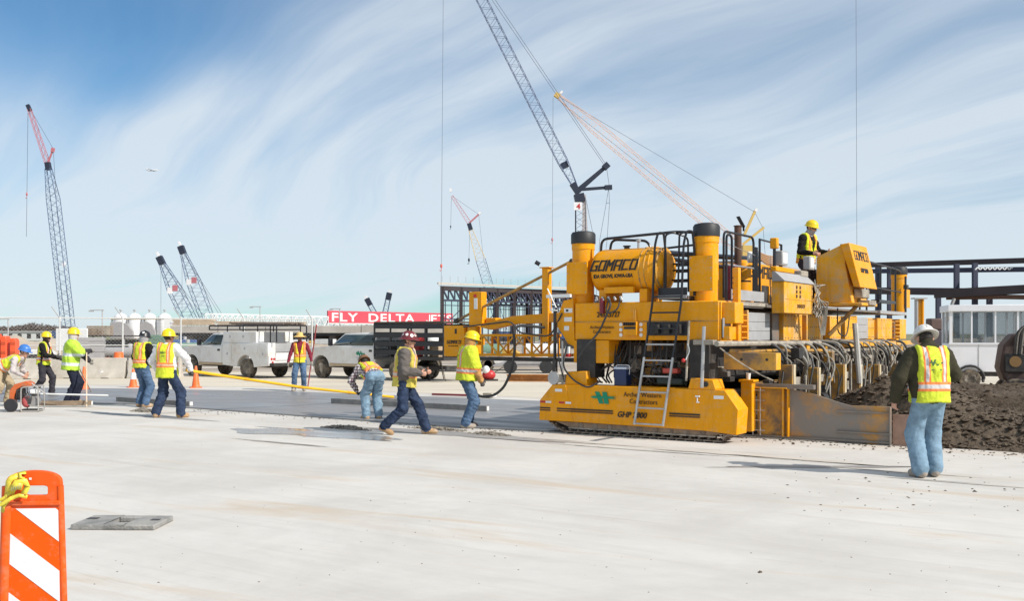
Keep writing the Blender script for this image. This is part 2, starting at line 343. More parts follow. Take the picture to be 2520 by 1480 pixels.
def field(pr, p, k):
    o = None
    for q in pr:
        e = q.d(p)
        if o is None: o = e
        else:
            hh = np.clip(.5+.5*(o-e)/k, 0, 1); o = o+(e-o)*hh-k*hh*(1-hh)
    return o
def grid(pr, h, pad=.05):
    lo = np.min([np.minimum(q.a-max(q.ra,q.rb)*q.sq, q.b-max(q.ra,q.rb)*q.sq) for q in pr], 0)-pad
    hi = np.max([np.maximum(q.a+max(q.ra,q.rb)*q.sq, q.b+max(q.ra,q.rb)*q.sq) for q in pr], 0)+pad
    n = np.ceil((hi-lo)/h).astype(int)+1
    return lo, np.stack(np.meshgrid(*[lo[i]+h*np.arange(n[i]) for i in range(3)], indexing='ij'), -1)
def surf(pr, h, k, cut=None):
    lo, g_ = grid(pr, h); d = field(pr, g_, k)
    if cut is not None: d = np.maximum(d, cut(g_))
    return nets(d, lo, h)
def ik(a, c, l1, l2, pole):
    a, c = V3(a), V3(c); v = c-a; D = min(v.length, (l1+l2)*.995); u = v.normalized(); x = (l1*l1-l2*l2+D*D)/(2*D); y = math.sqrt(max(l1*l1-x*x, 0))
    p = V3(pole); p = (p-u*p.dot(u)).normalized(); return a+u*x+p*y, a+u*D
def fab(name, col, var=.18): return M('cloth_'+name, col, .9, var=var, sc=9, bump=.35, bsc=55, spec=.15)
SKIN = {'a': M('skin_light',(.52,.28,.19),.5,var=.08,sc=20), 'b': M('skin_brown',(.26,.13,.08),.5,var=.08,sc=20), 'c': M('skin_dark',(.10,.05,.035),.5,var=.08,sc=20)}
EYE_M = M('eye_dark',(.02,.015,.012),.2); LIP = M('lips',(.36,.15,.12),.5); HAIR = M('hair_dark',(.025,.018,.014),.7,var=.3,sc=60)
TAN = M('boot_tan',(.42,.26,.13),.8,var=.2,sc=14,dirt=(.45,.42,.38),dsc=6,d0=.5,d1=.65); GREYB = M('boot_dusty',(.36,.31,.26),.85,var=.2,sc=14); BLKB = M('boot_dark',(.05,.045,.04),.7,var=.2,sc=14,dirt=(.3,.28,.25),dsc=6)
GLOVE = M('glove_dark',(.07,.065,.06),.8,var=.25,sc=20); GLOVEG = M('glove_grey',(.28,.26,.22),.85,var=.25,sc=20)
def vestmat(name, main, band, silver, vert=(.10,.035,.016), hor=((.13,.055,.024),), vmin=.16):
    if name in MATS: return MATS[name]
    m = M(name, main, .75, var=.12, sc=7, bump=.3, bsc=40); t = m.node_tree; n = t.nodes; l = t.links; b = n['Principled BSDF']
    src = b.inputs['Base Color'].links[0].from_socket
    at_ = n.new('ShaderNodeAttribute'); at_.attribute_name = 'tco'; sp = n.new('ShaderNodeSeparateXYZ'); l.new(at_.outputs['Vector'], sp.inputs[0])
    def mt(op, *a):
        q = n.new('ShaderNodeMath'); q.operation = op
        for i, x in enumerate(a):
            if isinstance(x,(int,float)): q.inputs[i].default_value = x
            else: l.new(x, q.inputs[i])
        return q.outputs[0]
    la = mt('ABSOLUTE', sp.outputs[0]); tt = sp.outputs[1]; up = mt('GREATER_THAN', tt, vmin)
    o = mt('MULTIPLY', mt('COMPARE', la, vert[0], vert[1]), up); s_ = mt('MULTIPLY', mt('COMPARE', la, vert[0], vert[2]), up)
    for c, e1, e2 in hor: o = mt('MAXIMUM', o, mt('COMPARE', tt, c, e1))
    for c, e1, e2 in hor:
        nb = mt('SUBTRACT', 1, mt('COMPARE', tt, c, e1)); s_ = mt('MAXIMUM', mt('MULTIPLY', s_, nb), mt('COMPARE', tt, c, e2))
    for f_, col in ((o, band), (s_, silver)):
        x = n.new('ShaderNodeMix'); x.data_type = 'RGBA'; l.new(f_, x.inputs[0]); l.new(src, x.inputs[6]); x.inputs[7].default_value = tuple(col)+(1,); src = x.outputs[2]
    l.new(src, b.inputs['Base Color']); return m
LIME = (.58,.66,.03); ORG = (.90,.24,.06); SIL = (.58,.56,.54)
VA = vestmat('vest_lime_orange', LIME, ORG, SIL)
VF = vestmat('vest_lime_orange_thin', (.62,.68,.03), ORG, (.72,.48,.36), (.105,.036,.010), ((.15,.05,.012),))
VB = vestmat('vest_lime_silver', (.44,.66,.05), (.50,.66,.25), (.66,.70,.72), (.10,.03,.022), ((.24,.045,.03),(.02,.045,.03)), .28)
VE = vestmat('vest_yellow_orange', (.80,.66,.03), (.85,.20,.03), (.9,.42,.2), (.16,.05,.01), ((.16,.05,.018),))
VW = vestmat('vest_faded_yellow', (.56,.47,.08), (.80,.30,.10), (.62,.52,.44), (.10,.03,.018), ((.13,.05,.025),))
def mesh_np(name, vs, fs, mats, mi=None):
    me = bpy.data.meshes.new(name); me.vertices.add(len(vs)); me.vertices.foreach_set('co', np.asarray(vs, np.float32).ravel())
    me.loops.add(len(fs)*4); me.loops.foreach_set('vertex_index', np.asarray(fs, np.int32).ravel()); me.polygons.add(len(fs)); me.polygons.foreach_set('loop_start', np.arange(len(fs), dtype=np.int32)*4)
    for m in mats: me.materials.append(m)
    if mi is not None: me.polygons.foreach_set('material_index', np.asarray(mi, np.int32))
    me.polygons.foreach_set('use_smooth', np.ones(len(fs), bool)); me.update(calc_edges=True); me.validate(); return me
def hat_mesh(kind):
    b = MB(); n = 28
    if kind == 'straw':
        b.lathe([(0,.115),(.05,.118),(.085,.105),(.098,.06),(.105,.012),(.15,-.004),(.205,-.022),(.21,-.028),(.15,-.014),(.10,0),(0,.02)], sx=1.12, n=n)
    elif kind == 'hood':
        b.lathe([(0,.13),(.06,.122),(.105,.08),(.122,.02),(.12,-.05),(.10,-.06),(0,-.02)], sx=1.12, n=n)
    else:
        br = {'full':.040,'cap':.014}[kind]
        pr = [(0,.128),(.045,.124),(.082,.106),(.107,.072),(.118,.03),(.121,.008),(.121+br,-.012),(.120+br,-.019),(.112,-.006),(.10,.0),(0,.03)]
        b.lathe(pr, sx=1.13, sy=.98, n=n)
        if kind == 'cap': b.prism([(.10,-.085),(.155,-.07),(.185,-.035),(.192,0),(.185,.035),(.155,.07),(.10,.085)], 'z', -.016, -.006)
        ridge = [(math.cos(t)*.137, 0, math.sin(t)*.128) for t in [R(20+140*i/10) for i in range(11)]]
        b.tube(ridge, .012, 6)
        for q in (-.045,.045): b.tube([(math.cos(t)*.128, q, math.sin(t)*.116) for t in [R(30+120*i/8) for i in range(9)]], .008, 6)
    return b
def person(label, loc, rz, scale, look, group=None, h=.018, **po):
    T0 = V3((0,0,1)); g_ = po.get
    root = thing('person', label, 'person', loc, rz, group, scale)
    P = V3(g_('pelvis',(0,0,.93))); ln, sd_, tw = R(g_('lean',2)), R(g_('side',0)), R(g_('twist',0))
    Q = Matrix.Rotation(tw,3,'Z') @ Matrix.Rotation(sd_,3,'X') @ Matrix.Rotation(ln,3,'Y')
    T = Q @ V3((0,0,1)); F = Q @ V3((1,0,0)); Lt = Q @ V3((0,1,0))
    Lp = Matrix.Rotation(tw*.4,3,'Z') @ V3((0,1,0))
    bk = look.get('bulk',.0); lo_ = look.get('loose',.0)
    nb = P+T*.545
    pr = [Prim(P-Lp*.075, P+Lp*.075, .118, .118, 1), Prim(P+T*.075, P+T*.15, .122+bk, .122+bk, 0, Lt, 1.22), Prim(P+T*.15, P+T*.40, .122+bk, .128+bk, 0, Lt, 1.36),
          Prim(nb-Lt*.145-T*.055, nb+Lt*.145-T*.055, .072+bk, .072+bk, 0), Prim(nb-T*.05, nb+T*.02, .085+bk*.5, .068, 0)]
    torso = pr[1:4]
    arms = []
    hp = Matrix.Rotation(R(g_('hyaw',0))+tw,3,'Z') @ Matrix.Rotation(ln*.35+R(g_('hpitch',0)),3,'Y')
    hu = hp @ V3((0,0,1)); hf = hp @ V3((1,0,0)); hl = hp @ V3((0,1,0)); hc = nb+hu*.16+hf*.025
    hands = []
    for sgn, hk, pk, ck in ((1,'lh','lp','lcurl'),(-1,'rh','rp','rcurl')):
        sh = nb+Lt*.19*sgn-T*.065; tgt = V3(g_(hk, tuple(sh+V3((.05,.07*sgn,-.53))))); pole = V3(g_(pk,(-1,.5*sgn,0)))
        el, wr = ik(sh, tgt, .29, .26, pole)
        pr += [Prim(sh, el, .068+bk*.8, .054+bk*.7, 0), Prim(el, wr, .054+bk*.7, .040+bk*.5, look.get('fore',0))]; arms.append((sh, el))
        d = (wr-el).normalized(); hb = g_(hk+'d')
        if hb: d = V3(hb).normalized()
        n_ = V3(g_(hk+'n',(0,-sgn,0))); n_ = (n_-d*n_.dot(d)).normalized(); s_ = d.cross(n_); cu = g_(ck,.45)
        if s_.dot(V3((1,0,.2))) < 0: s_ = -s_
        hd = [Prim(wr-d*.03, wr+d*.02, .034, .034, 3), Prim(wr+d*.025, wr+d*.085, .036, .042, 3, n_, .62)]
        for i, (of, le) in enumerate(((.030,.074),(.010,.084),(-.011,.078),(-.031,.060))):
            b0 = wr+d*.088+s_*of; c1 = cu*1.2; c2 = cu*2.4; d1 = d*math.cos(c1)+n_*math.sin(c1); d2 = d*math.cos(c2)+n_*math.sin(c2)
            b1 = b0+d1*le*.52; hd += [Prim(b0-d*.02, b1, .0115, .0105, 3), Prim(b1, b1+d2*le*.5, .0105, .009, 3)]
        b0 = wr+d*.03+s_*.032; b1 = b0+(d*.6+s_*.7+n_*.35*cu).normalized()*.045; hd += [Prim(b0-s_*.01, b1, .015, .012, 3), Prim(b1, b1+(d*.8+s_*.1+n_*cu).normalized()*.035, .012, .010, 3)]
        hands.append(hd)
    for sgn, fk, tk, kk in ((1,'lf','ltoe','lk'),(-1,'rf','rtoe','rk')):
        hip = P+Lp*.088*sgn-V3((0,0,.03)); an = V3(g_(fk,(0,.10*sgn,.10))); kn, an = ik(hip, an, .43, .425, g_(kk,(1,.12*sgn,0)))
        ty = R(g_(tk,8*sgn)); fd = V3((math.cos(ty),math.sin(ty),0)); pt = R(g_(fk+'p',0)); fd = fd*math.cos(pt)+V3((0,0,-math.sin(pt))); fu = V3((0,0,1))*math.cos(pt)+V3((math.cos(ty),math.sin(ty),0))*math.sin(pt)
        pr += [Prim(hip, kn, .102, .074+lo_, 1), Prim(kn, an+V3((0,0,.015)), .074+lo_, .062+lo_*1.2, 1)]
        pr += [Prim(an, an-fu*.035, .05, .05, 2), Prim(an-fd*.045-fu*.05, an+fd*.14-fu*.055, .046, .043, 2), Prim(an+fd*.1-fu*.055, an+fd*.165-fu*.06, .045, .036, 2)]
    for e in look.get('extra', []): pr.append(e(dict(P=P,T=T,F=F,Lt=Lt,nb=nb,hc=hc,hu=hu,hf=hf,hl=hl)))
    vs, fs = surf(pr, h, .03)
    # folds in the cloth
    fcn = vs[fs].mean(1); lab = np.array([q.lab for q in pr])[np.argmin(np.stack([q.d(fcn) for q in pr]), 0)]
    a = np.zeros(len(vs)); a[fs[np.isin(lab,(0,1))].ravel()] = 1
    w_ = crease(vs, 7.0, 13.0)
    e1 = vs[fs[:,1]]-vs[fs[:,0]]; e2 = vs[fs[:,3]]-vs[fs[:,0]]; fn = np.cross(e1, e2); vn = np.zeros_like(vs)
    for q in range(4): np.add.at(vn, fs[:,q], fn)
    vn /= np.linalg.norm(vn, axis=1)[:,None]+1e-12; vs = vs+vn*(a*w_*look.get('fold',.03))[:,None]
    # head and hands, on finer grids
    f_ = lambda a_, b_, c_: hc+hf*a_+hl*b_+hu*c_
    hd = [Prim(f_(-.02,0,.025), f_(.02,0,.038), .088, .084, 4, hl, .9), Prim(f_(.03,0,-.01), f_(.045,0,-.075), .072, .045, 4), Prim(f_(.095,0,.008), f_(.110,0,-.022), .011, .015, 4),
          Prim(f_(.082,-.035,.033), f_(.082,.035,.033), .016, .016, 4), Prim(f_(.068,0,-.098), f_(.07,0,-.1), .024, .024, 4), Prim(f_(.084,-.018,-.056), f_(.084,.018,-.056), .011, .011, 8),
          Prim(f_(.080,.034,.012), f_(.080,.034,.013), .0145, .0145, 7), Prim(f_(.080,-.034,.012), f_(.080,-.034,.013), .0145, .0145, 7),
          Prim(f_(-.002,.083,-.018), f_(-.012,.088,.014), .016, .020, 4), Prim(f_(-.002,-.083,-.018), f_(-.012,-.088,.014), .016, .020, 4), Prim(f_(-.005,0,-.05), nb-T*.02, .055, .062, 4)]
    parts = [(vs, fs, lab)]
    hv, hfc = surf(hd, .009, .018); fcn = hv[hfc].mean(1); hlb = np.array([q.lab for q in hd])[np.argmin(np.stack([q.d(fcn) for q in hd]), 0)]
    q = fcn-np.array(hc); ca, cc, cb = q@np.array(hf), q@np.array(hu), q@np.array(hl); hlb = np.where((hlb == 4) & (((ca < .02) & (cc > -.045) & (np.abs(cb) < .082)) | (cc > .07)) & (ca < .07), 5, hlb)
    fm = look.get('mask')
    if fm: hlb = np.where((cc < fm[1]) & (cc > fm[0]) & (ca > fm[2]), 9, hlb)
    if look.get('sun'): hlb = np.where((np.abs(cc-.012) < .017) & (ca > .035), 7, hlb)
    parts.append((hv, hfc, hlb))
    for hd in hands:
        a_, b_ = surf(hd, .0075, .008); parts.append((a_, b_, np.full(len(b_), 3)))
    off = 0; AV, AF, AL = [], [], []
    for a_, b_, c_ in parts: AV.append(a_); AF.append(b_+off); AL.append(c_); off += len(a_)
    sk = SKIN[look.get('skin','a')]
    mats = [look['top'], look['legs'], look.get('boots',TAN), look.get('hand',sk), sk, look.get('hair',HAIR), look.get('x6',look['top']), EYE_M, LIP, look.get('x9',look['top'])]
    me = mesh_np('body', np.concatenate(AV), np.concatenate(AF), mats, np.concatenate(AL))
    body = part('body', me, root)
    # vest or high visibility jacket over the torso
    vm = look.get('vest')
    if vm:
        hem = look.get('hem',-.03); gw = look.get('grow',.022)+bk*.1
        vp = [Prim(q.a, q.b, q.ra+gw, q.rb+gw, 0, q.lat, q.sq) for q in torso]; vp.append(Prim(P+T*.12, P+T*(hem+.02), .135+bk+gw*.6, .142+bk+gw, 0, Lt, 1.28))
        slv = look.get('sleeve',0)
        if slv: vp += [Prim(a_, a_.lerp(b_, slv), .07+bk+gw*.7, .064+bk+gw*.7, 0) for a_, b_ in arms]
        Pn, Tn, Fn, Ln, nbn = map(np.array, (P,T,F,Lt,nb))
        def cut(p):
            q = p-Pn; t = q@Tn; l_ = np.abs(q@Ln); ff = q@Fn
            c = np.maximum(hem-t, t-.60); c = np.maximum(c, .085-np.sqrt(((p-nbn-Tn*.05)**2).sum(-1)))
            if not slv: c = np.maximum(c, l_-.178)
            if look.get('open',1): c = np.maximum(c, np.where(ff > 0, (.012+np.maximum(t-.16,0)*.22)-l_, -1))
            return c
        vv, vf = surf(vp, h*.8, .03, cut)
        a_ = crease(vv, 9.0, 8.0)*5; ctr = np.array(P)+np.array(T)*.25; dr = vv-ctr; dr /= np.linalg.norm(dr,axis=1)[:,None]; vv = vv+dr*(a_*.006)[:,None]
        vme = mesh_np('vest', vv, vf, [vm]); q = vv-Pn
        at_ = vme.attributes.new('tco','FLOAT_VECTOR','POINT'); at_.data.foreach_set('vector', np.stack([q@Ln, q@Tn, q@Fn], 1).astype(np.float32).ravel())
        vo = part('jacket' if slv else 'vest', vme, root)
        if look.get('emblem'):
            bvh = BVHTree.FromPolygons([V3(x) for x in vv], [tuple(x) for x in vf]); sc = look['emblem']; b = MB()
            def bp(l_, t, o=.004):
                s0 = P+T*t+Lt*l_-F*.6; r = bvh.ray_cast(s0, F)
                return (r[0]-F*o) if r[0] else P+T*t+Lt*l_-F*.18
            for x0, y0, x1, y1, wd in [(-.065,.40,.065,.40,.012),(-.05,.425,-.03,.375,.012),(-.03,.375,-.008,.43,.012),(-.008,.43,.012,.375,.012),(.012,.375,.035,.425,.012),(-.045,.335,.045,.335,.008),(-.03,.315,.03,.315,.006)]:
                vx = V3((x1-x0,y1-y0)).normalized() if False else (x1-x0, y1-y0); ln_ = math.hypot(*vx); nx_, ny_ = -vx[1]/ln_*wd/2, vx[0]/ln_*wd/2
                ps = [bp(-(x*sc), .38+(y-.38)*sc) for x, y in ((x0+nx_,y0+ny_),(x1+nx_,y1+ny_),(x1-nx_,y1-ny_),(x0-nx_,y0-ny_))]
                b.add(ps, [(0,1,2,3)])
            b.build('emblem', M('emblem_green',(.05,.14,.05),.7), vo, weld=False)
    hk = look.get('hat')
    if hk:
        b = hat_mesh(hk[0]); mtx = Matrix((tuple(hf)+(0,), tuple(hl)+(0,), tuple(hu)+(0,), (0,0,0,1))).transposed()
        tl = Matrix.Rotation(R(look.get('hattilt',0)),4,'Y'); base = hc+hu*.045-hf*.004
        b.v = [tuple(base+(mtx.to_3x3() @ (tl.to_3x3() @ V3(p)))) for p in b.v]
        ho = b.build({'straw':'straw_hat','hood':'hood'}.get(hk[0],'hard_hat'), hk[1], root, ang=50)
        for (an, el, c, r) in look.get('stickers', []):
            b = MB(); d = V3((math.cos(R(an))*math.cos(R(el)), math.sin(R(an))*math.cos(R(el)), math.sin(R(el)))); pc = V3((d.x*.138,d.y*.122,d.z*.128+.006)); a1 = d.orthogonal().normalized(); a2 = d.cross(a1)
            b.add([base+mtx.to_3x3() @ (pc+a1*r*math.cos(t)+a2*r*math.sin(t)) for t in [2*math.pi*i/12 for i in range(12)]], [tuple(range(12))])
            b.build('sticker', M('sticker_%d'%int(c[0]*90+c[1]*9+c[2]*5), c, .5), ho)
    return root
HY = M('hat_yellow',(.85,.60,.01),.35,var=.08,dirt=(.5,.4,.2),dsc=12,d0=.58,d1=.7,damt=.4); HW = M('hat_white',(.72,.70,.66),.4,var=.06); HB = M('hat_blue',(.05,.18,.52),.35,var=.08); HK = M('hat_black',(.015,.015,.017),.35); HM = M('hat_maroon',(.16,.025,.03),.4,var=.15,sc=20); HS = M('hat_straw',(.72,.48,.16),.7,var=.2,sc=30)
JEAN = fab('jeans_blue',(.03,.045,.085),.5); JEANL = fab('jeans_light',(.20,.30,.39),.28); JEANM = fab('jeans_mid',(.085,.14,.23),.4); NAVY = fab('trousers_navy',(.02,.023,.04)); CHAR = fab('trousers_charcoal',(.045,.042,.05)); KHAKI = fab('trousers_khaki',(.40,.32,.21)); BLACK = fab('black',(.018,.016,.016)); OLIVE = fab('olive',(.05,.045,.028)); GREYJ = fab('grey_jacket',(.13,.115,.105)); WHITE = fab('white',(.74,.72,.72)); TANJ = fab('tan',(.50,.27,.10)); GREYL = fab('pale_grey',(.52,.47,.46)); SCARF = fab('grey_scarf',(.34,.33,.34)); MAROON = fab('maroon',(.22,.03,.05))
def plaid():
    m = fab('plaid',(.62,.58,.56)); n = m.node_tree.nodes; l = m.node_tree.links; b = n['Principled BSDF']; src = b.inputs['Base Color'].links[0].from_socket; co = n.new('ShaderNodeTexCoord'); sp = n.new('ShaderNodeSeparateXYZ'); l.new(co.outputs['Object'], sp.inputs[0]); f_ = None
    for i, e in ((1,.5),(2,.5),(0,.5)):
        q = n.new('ShaderNodeMath'); q.operation = 'MULTIPLY'; q.inputs[1].default_value = 17; l.new(sp.outputs[i], q.inputs[0]); r = n.new('ShaderNodeMath'); r.operation = 'FRACT'; l.new(q.outputs[0], r.inputs[0]); c = n.new('ShaderNodeMath'); c.operation = 'LESS_THAN'; c.inputs[1].default_value = .3; l.new(r.outputs[0], c.inputs[0])
        x = n.new('ShaderNodeMix'); x.data_type = 'RGBA'; x.blend_type = 'MULTIPLY'; sc = n.new('ShaderNodeMath'); sc.operation = 'MULTIPLY'; sc.inputs[1].default_value = .8; l.new(c.outputs[0], sc.inputs[0]); l.new(sc.outputs[0], x.inputs[0]); l.new(src, x.inputs[6]); x.inputs[7].default_value = (.22,.14,.18,1); src = x.outputs[2]
    l.new(src, b.inputs['Base Color']); return m
PLAID = plaid()
hood = [lambda d: Prim(d['nb']-d['F']*.05+d['T']*.01-d['Lt']*.06, d['nb']-d['F']*.05+d['T']*.01+d['Lt']*.06, .075, .075, 0), lambda d: Prim(d['nb']+d['T']*.02, d['nb']+d['T']*.075, .088, .078, 0)]
cowl = [lambda d: Prim(d['nb']+d['T']*.0, d['hc']-d['hu']*.04-d['hf']*.01, .085, .098, 6), lambda d: Prim(d['hc']-d['hu']*.03-d['hf']*.02, d['hc']+d['hu']*.05-d['hf']*.025, .100, .100, 6)]
scarf = [lambda d: Prim(d['nb']+d['T']*.02, d['hc']-d['hu']*.07-d['hf']*.005, .082, .083, 6)]


# ------------------------------------------------------------------ slipform paver
YL = M('paver_yellow',(.82,.335,.002),.45,spec=.22,var=.07,sc=1.2,dirt=(.42,.26,.10),dsc=2.5,d0=.62,d1=.85,damt=.55)
def weather(m, seed, amt=1):                # cement splatter and rust runs on top of the paint
    n = m.node_tree.nodes; l = m.node_tree.links; b = n['Principled BSDF']; src = b.inputs['Base Color'].links[0].from_socket; co = n.new('ShaderNodeTexCoord')
    for sc, st, a, c, col, k in ((18,(1,1,1),.575,.63,(.50,.40,.26),.8*amt),(2.2,(5,5,.45),.50,.70,(.30,.13,.025),.6*amt),(3.2,(1.0,1.0,2.2),.50,.66,(.55,.42,.24),.5*amt),(40,(1,1,1),.60,.66,(.10,.07,.04),.6*amt)):
        mp = n.new('ShaderNodeMapping'); mp.inputs['Scale'].default_value = st; mp.inputs['Location'].default_value = (seed,seed,seed); l.new(co.outputs['Object'], mp.inputs[0]); q = n.new('ShaderNodeTexNoise'); q.inputs['Scale'].default_value = sc; q.inputs['Detail'].default_value = 8; q.inputs['Roughness'].default_value = .7; l.new(mp.outputs[0], q.inputs['Vector'])
        r = n.new('ShaderNodeMapRange'); r.inputs[1].default_value = a; r.inputs[2].default_value = c; r.inputs[4].default_value = k; l.new(q.outputs[0], r.inputs[0]); x = n.new('ShaderNodeMix'); x.data_type = 'RGBA'; l.new(r.outputs[0], x.inputs[0]); l.new(src, x.inputs[6]); x.inputs[7].default_value = col+(1,); src = x.outputs[2]
    l.new(src, b.inputs['Base Color'])
weather(YL, 1.7, .42)
YD = M('paver_yellow_dusty',(.80,.38,.02),.65,spec=.2,var=.14,sc=2.2,dirt=(.50,.42,.30),dsc=3,d0=.48,d1=.68,damt=.75)
weather(YD, 4.1, .7)
YW = M('paver_yellow_worn',(.58,.30,.04),.6,var=.2,sc=3,dirt=(.16,.13,.105),dsc=2.2,d0=.42,d1=.6,damt=.92)
BK = M('black_paint',(.012,.012,.016),.35,var=.2); RB = M('black_rubber',(.022,.022,.024),.55,var=.25,sc=5)
GRP = M('grey_panel',(.36,.36,.36),.55,var=.12,sc=3,dirt=(.24,.22,.2),dsc=4,d0=.6,d1=.75); STL = M('worn_steel',(.23,.21,.19),.5,metal=.35,var=.25,sc=3,dirt=(.28,.17,.10),dsc=3,d0=.5,d1=.65)
CRU = M('cement_crusted_steel',(.36,.32,.26),.85,var=.25,sc=6,bump=.5,bsc=30,dirt=(.13,.11,.09),dsc=5,d0=.5,d1=.65); DRK = M('greasy_dark_steel',(.035,.032,.03),.6,var=.35,sc=4,dirt=(.12,.10,.08),dsc=4,d0=.55,d1=.7)
HOSE = M('rubber_hose',(.05,.05,.05),.6,var=.3,sc=6); HOSEG = M('dusty_hose',(.30,.28,.24),.75,var=.25,sc=8); WHT = M('white_paint',(.78,.78,.76),.5,var=.08); RED = M('red_paint',(.5,.03,.03),.4,var=.1); MRD = M('dark_red_paint',(.20,.015,.03),.4,var=.1)
GRNL = M('logo_green',(.0,.25,.13),.5,var=.1); INK = M('decal_black',(.02,.016,.012),.5,var=.2); INKB = M('decal_brown',(.10,.05,.015),.6,var=.2); CHR = M('galvanised',(.45,.45,.45),.4,metal=.6,var=.15,sc=6,dirt=(.4,.36,.3),dsc=9); BLU = M('blue_plastic',(.012,.03,.10),.4,var=.1); RUST = M('rusty_steel',(.10,.05,.03),.8,var=.3,sc=5)
pav = thing('slipform_paver', 'large yellow slipform concrete paver with black-capped leg columns and tank', 'paver', PO, math.atan2(-.567,.824))
pb_ = lambda b, n, m, bevel=.008, parent=None: b.build(n, m, pav if parent is None else parent, bevel)
def bx(a, b, n, m, bevel=.008, parent=None): return pb_(MB().box(a,b), n, m, bevel, parent)
def tb(pts, r, n, m, parent=None, seg=8): return MB().tube(pts, r, seg).build(n, m, pav if parent is None else parent)
# --- crawler units
def shoe_mesh():
    b = MB(); b.box((-.078,0,-.02),(.078,.40,.0)); b.box((-.066,0,-.042),(-.044,.40,-.02)); b.box((-.02,.04,.0),(.02,.09,.03)); b.box((-.02,.30,.0),(.02,.36,.03)); return b.mesh('track_shoe', RUSTY)
RUSTY = M('track_steel',(.16,.115,.085),.8,var=.3,sc=8,dirt=(.34,.29,.23),dsc=6,d0=.42,d1=.6)
SHOE = shoe_mesh()
def crawler(y0, detail=True):
    y1 = y0+.42
    cov = MB(); cov.prism([(-3.45,.21),(-3.43,.58),(-3.16,.87),(.13,.87),(.36,.56),(.33,.15),(-.2,.19),(-2.63,.21)], 'y', y0, y1)
    c = pb_(cov, 'track_cover', YL, .012)
    if detail:
        pl = MB(); pl.prism([(-.25,.195),(-.10,.862),(.125,.862),(.352,.558),(.322,.155)], 'y', y0-.008, y0+.01); pb_(pl, 'cover_plate', YL, .003, c)
        pl = MB(); pl.prism([(-3.44,.215),(-3.42,.578),(-3.155,.862),(-2.88,.862),(-2.72,.215)], 'y', y0-.008, y0+.01); pb_(pl, 'cover_plate', YL, .003, c)
    rail = MB(); rail.prism([(-3.15,.20),(-2.75,.085),(-.15,.085),(.15,.2)], 'y', y0+.06, y0+.36); pb_(rail, 'roller_frame', M('mud_caked_steel',(.30,.22,.15),.9,var=.3,sc=9,dirt=(.13,.10,.08),dsc=7), .005)
    lip = MB(); lip.box((-2.85,y0+.035,.085),(-.05,y0+.06,.11)); pb_(lip, 'roller_frame', CRU, .003)
    for i in range(9):
        x = -2.6+i*.29; MB().cyl((x,y0+.05,.15),(x,y0+.1,.15),.055,n=12).build('roller', RUSTY, pav)
    path = [(-3.28,.30),(-3.24,.22),(-3.1,.12),(-2.93,.045)]+[(-2.93+2.92*i/18,.042) for i in range(1,19)]+[(.08,.10),(.20,.19),(.26,.30)]
    P_ = [V3((a,y0+.01,b)) for a,b in path]; L_ = [0]
    for a,b in zip(P_,P_[1:]): L_.append(L_[-1]+(b-a).length)
    d = .06
    while d < L_[-1]-.05:
        i = max(k for k in range(len(L_)-1) if L_[k] <= d); t = (d-L_[i])/(L_[i+1]-L_[i]); p = P_[i].lerp(P_[i+1], t); q = P_[i+1]-P_[i]
        s_ = part('track_shoe', SHOE, pav); s_.location = p; s_.rotation_euler = (0, -math.atan2(q.z,q.x), 0); d += .165
crawler(0); crawler(13.3, False)
# decals on the near track cover
dec = lambda a, b, m, n='decal': bx((a[0],-.012,a[1]),(b[0],-.009,b[1]), n, m, 0)
for x0, x1, z in ((-3.06,-1.92,.425),(-3.06,-1.92,.385),(-3.42,-3.2,.425),(-3.42,-3.2,.385),(-.85,-.30,.435),(-.85,-.30,.395)): dec((x0,z),(x1,z+.026), INK if z > .4 else INKB, 'stripe')
for i, x in enumerate((-3.42,-3.30,-3.02,-2.88)): dec((x,.53),(x+.12,.565), (RED if i in (0,2) else WHT), 'reflector')
for x, z, w_, h_ in ((-3.1,.74,.15,.05),(-.06,.72,.17,.055)): dec((x,z),(x+w_,z+h_), WHT, 'warning_label')
text('GHP 2800', .135, INK, pav, (-1.84,-.012,.345), (1,0,0), (0,0,1), shear=.25, bold=.003, sx=.98)
text('Archer Western', .115, INKB, pav, (-1.71,-.012,.70), (1,0,0), (0,0,1), sx=.92)
text('Contractors', .115, INKB, pav, (-1.60,-.012,.585), (1,0,0), (0,0,1), sx=.92)
lg = MB()
for poly in ([(-2.28,.765),(-2.19,.765),(-2.10,.56),(-2.19,.56)],[(-2.13,.765),(-2.04,.765),(-1.995,.56),(-2.085,.56)],[(-2.36,.675),(-2.31,.69),(-1.86,.69),(-1.93,.67),(-1.86,.65),(-2.31,.65)]): lg.prism(poly, 'y', -.013-.001*len(lg.f), -.010)
pb_(lg, 'company_logo', GRNL, 0)
b = MB(); b.prism([(-2.92,.87),(-2.87,1.10),(-2.47,1.12),(-2.45,.87)], 'y', .02, .40); b.prism([(-2.87,1.0),(-2.8,1.1),(-2.5,1.1),(-2.45,1.0)], 'y', .40, .46); pb_(b, 'leg_pedestal', YL, .012)
b = MB(); b.prism([(-.52,.87),(-.47,1.05),(-.08,1.03),(-.03,.87)], 'y', .0, .40); pb_(b, 'leg_pedestal', YL, .012)
MB().cyl((-.33,-.03,.95),(-.33,.42,.95),.05,n=16).build('pivot_pin', YL, pav); MB().cyl((-.2,-.02,.955),(-.2,.02,.955),.045,n=16).build('pivot_pin', DRK, pav)
b = MB(); b.box((-.38,-.03,.74),(-.30,-.008,.765)); b.box((-.35,-.03,.66),(-.335,-.008,.74)); b.box((-.36,-.03,.645),(-.31,-.008,.665)); pb_(b, 'tow_hook', WHT, .003)
for x0, x1 in ((-2.74,-2.36),(-.56,-.2)): bx((x0,.14,1.0),(x1,.5,1.68), 'leg_tube', DRK, .01)
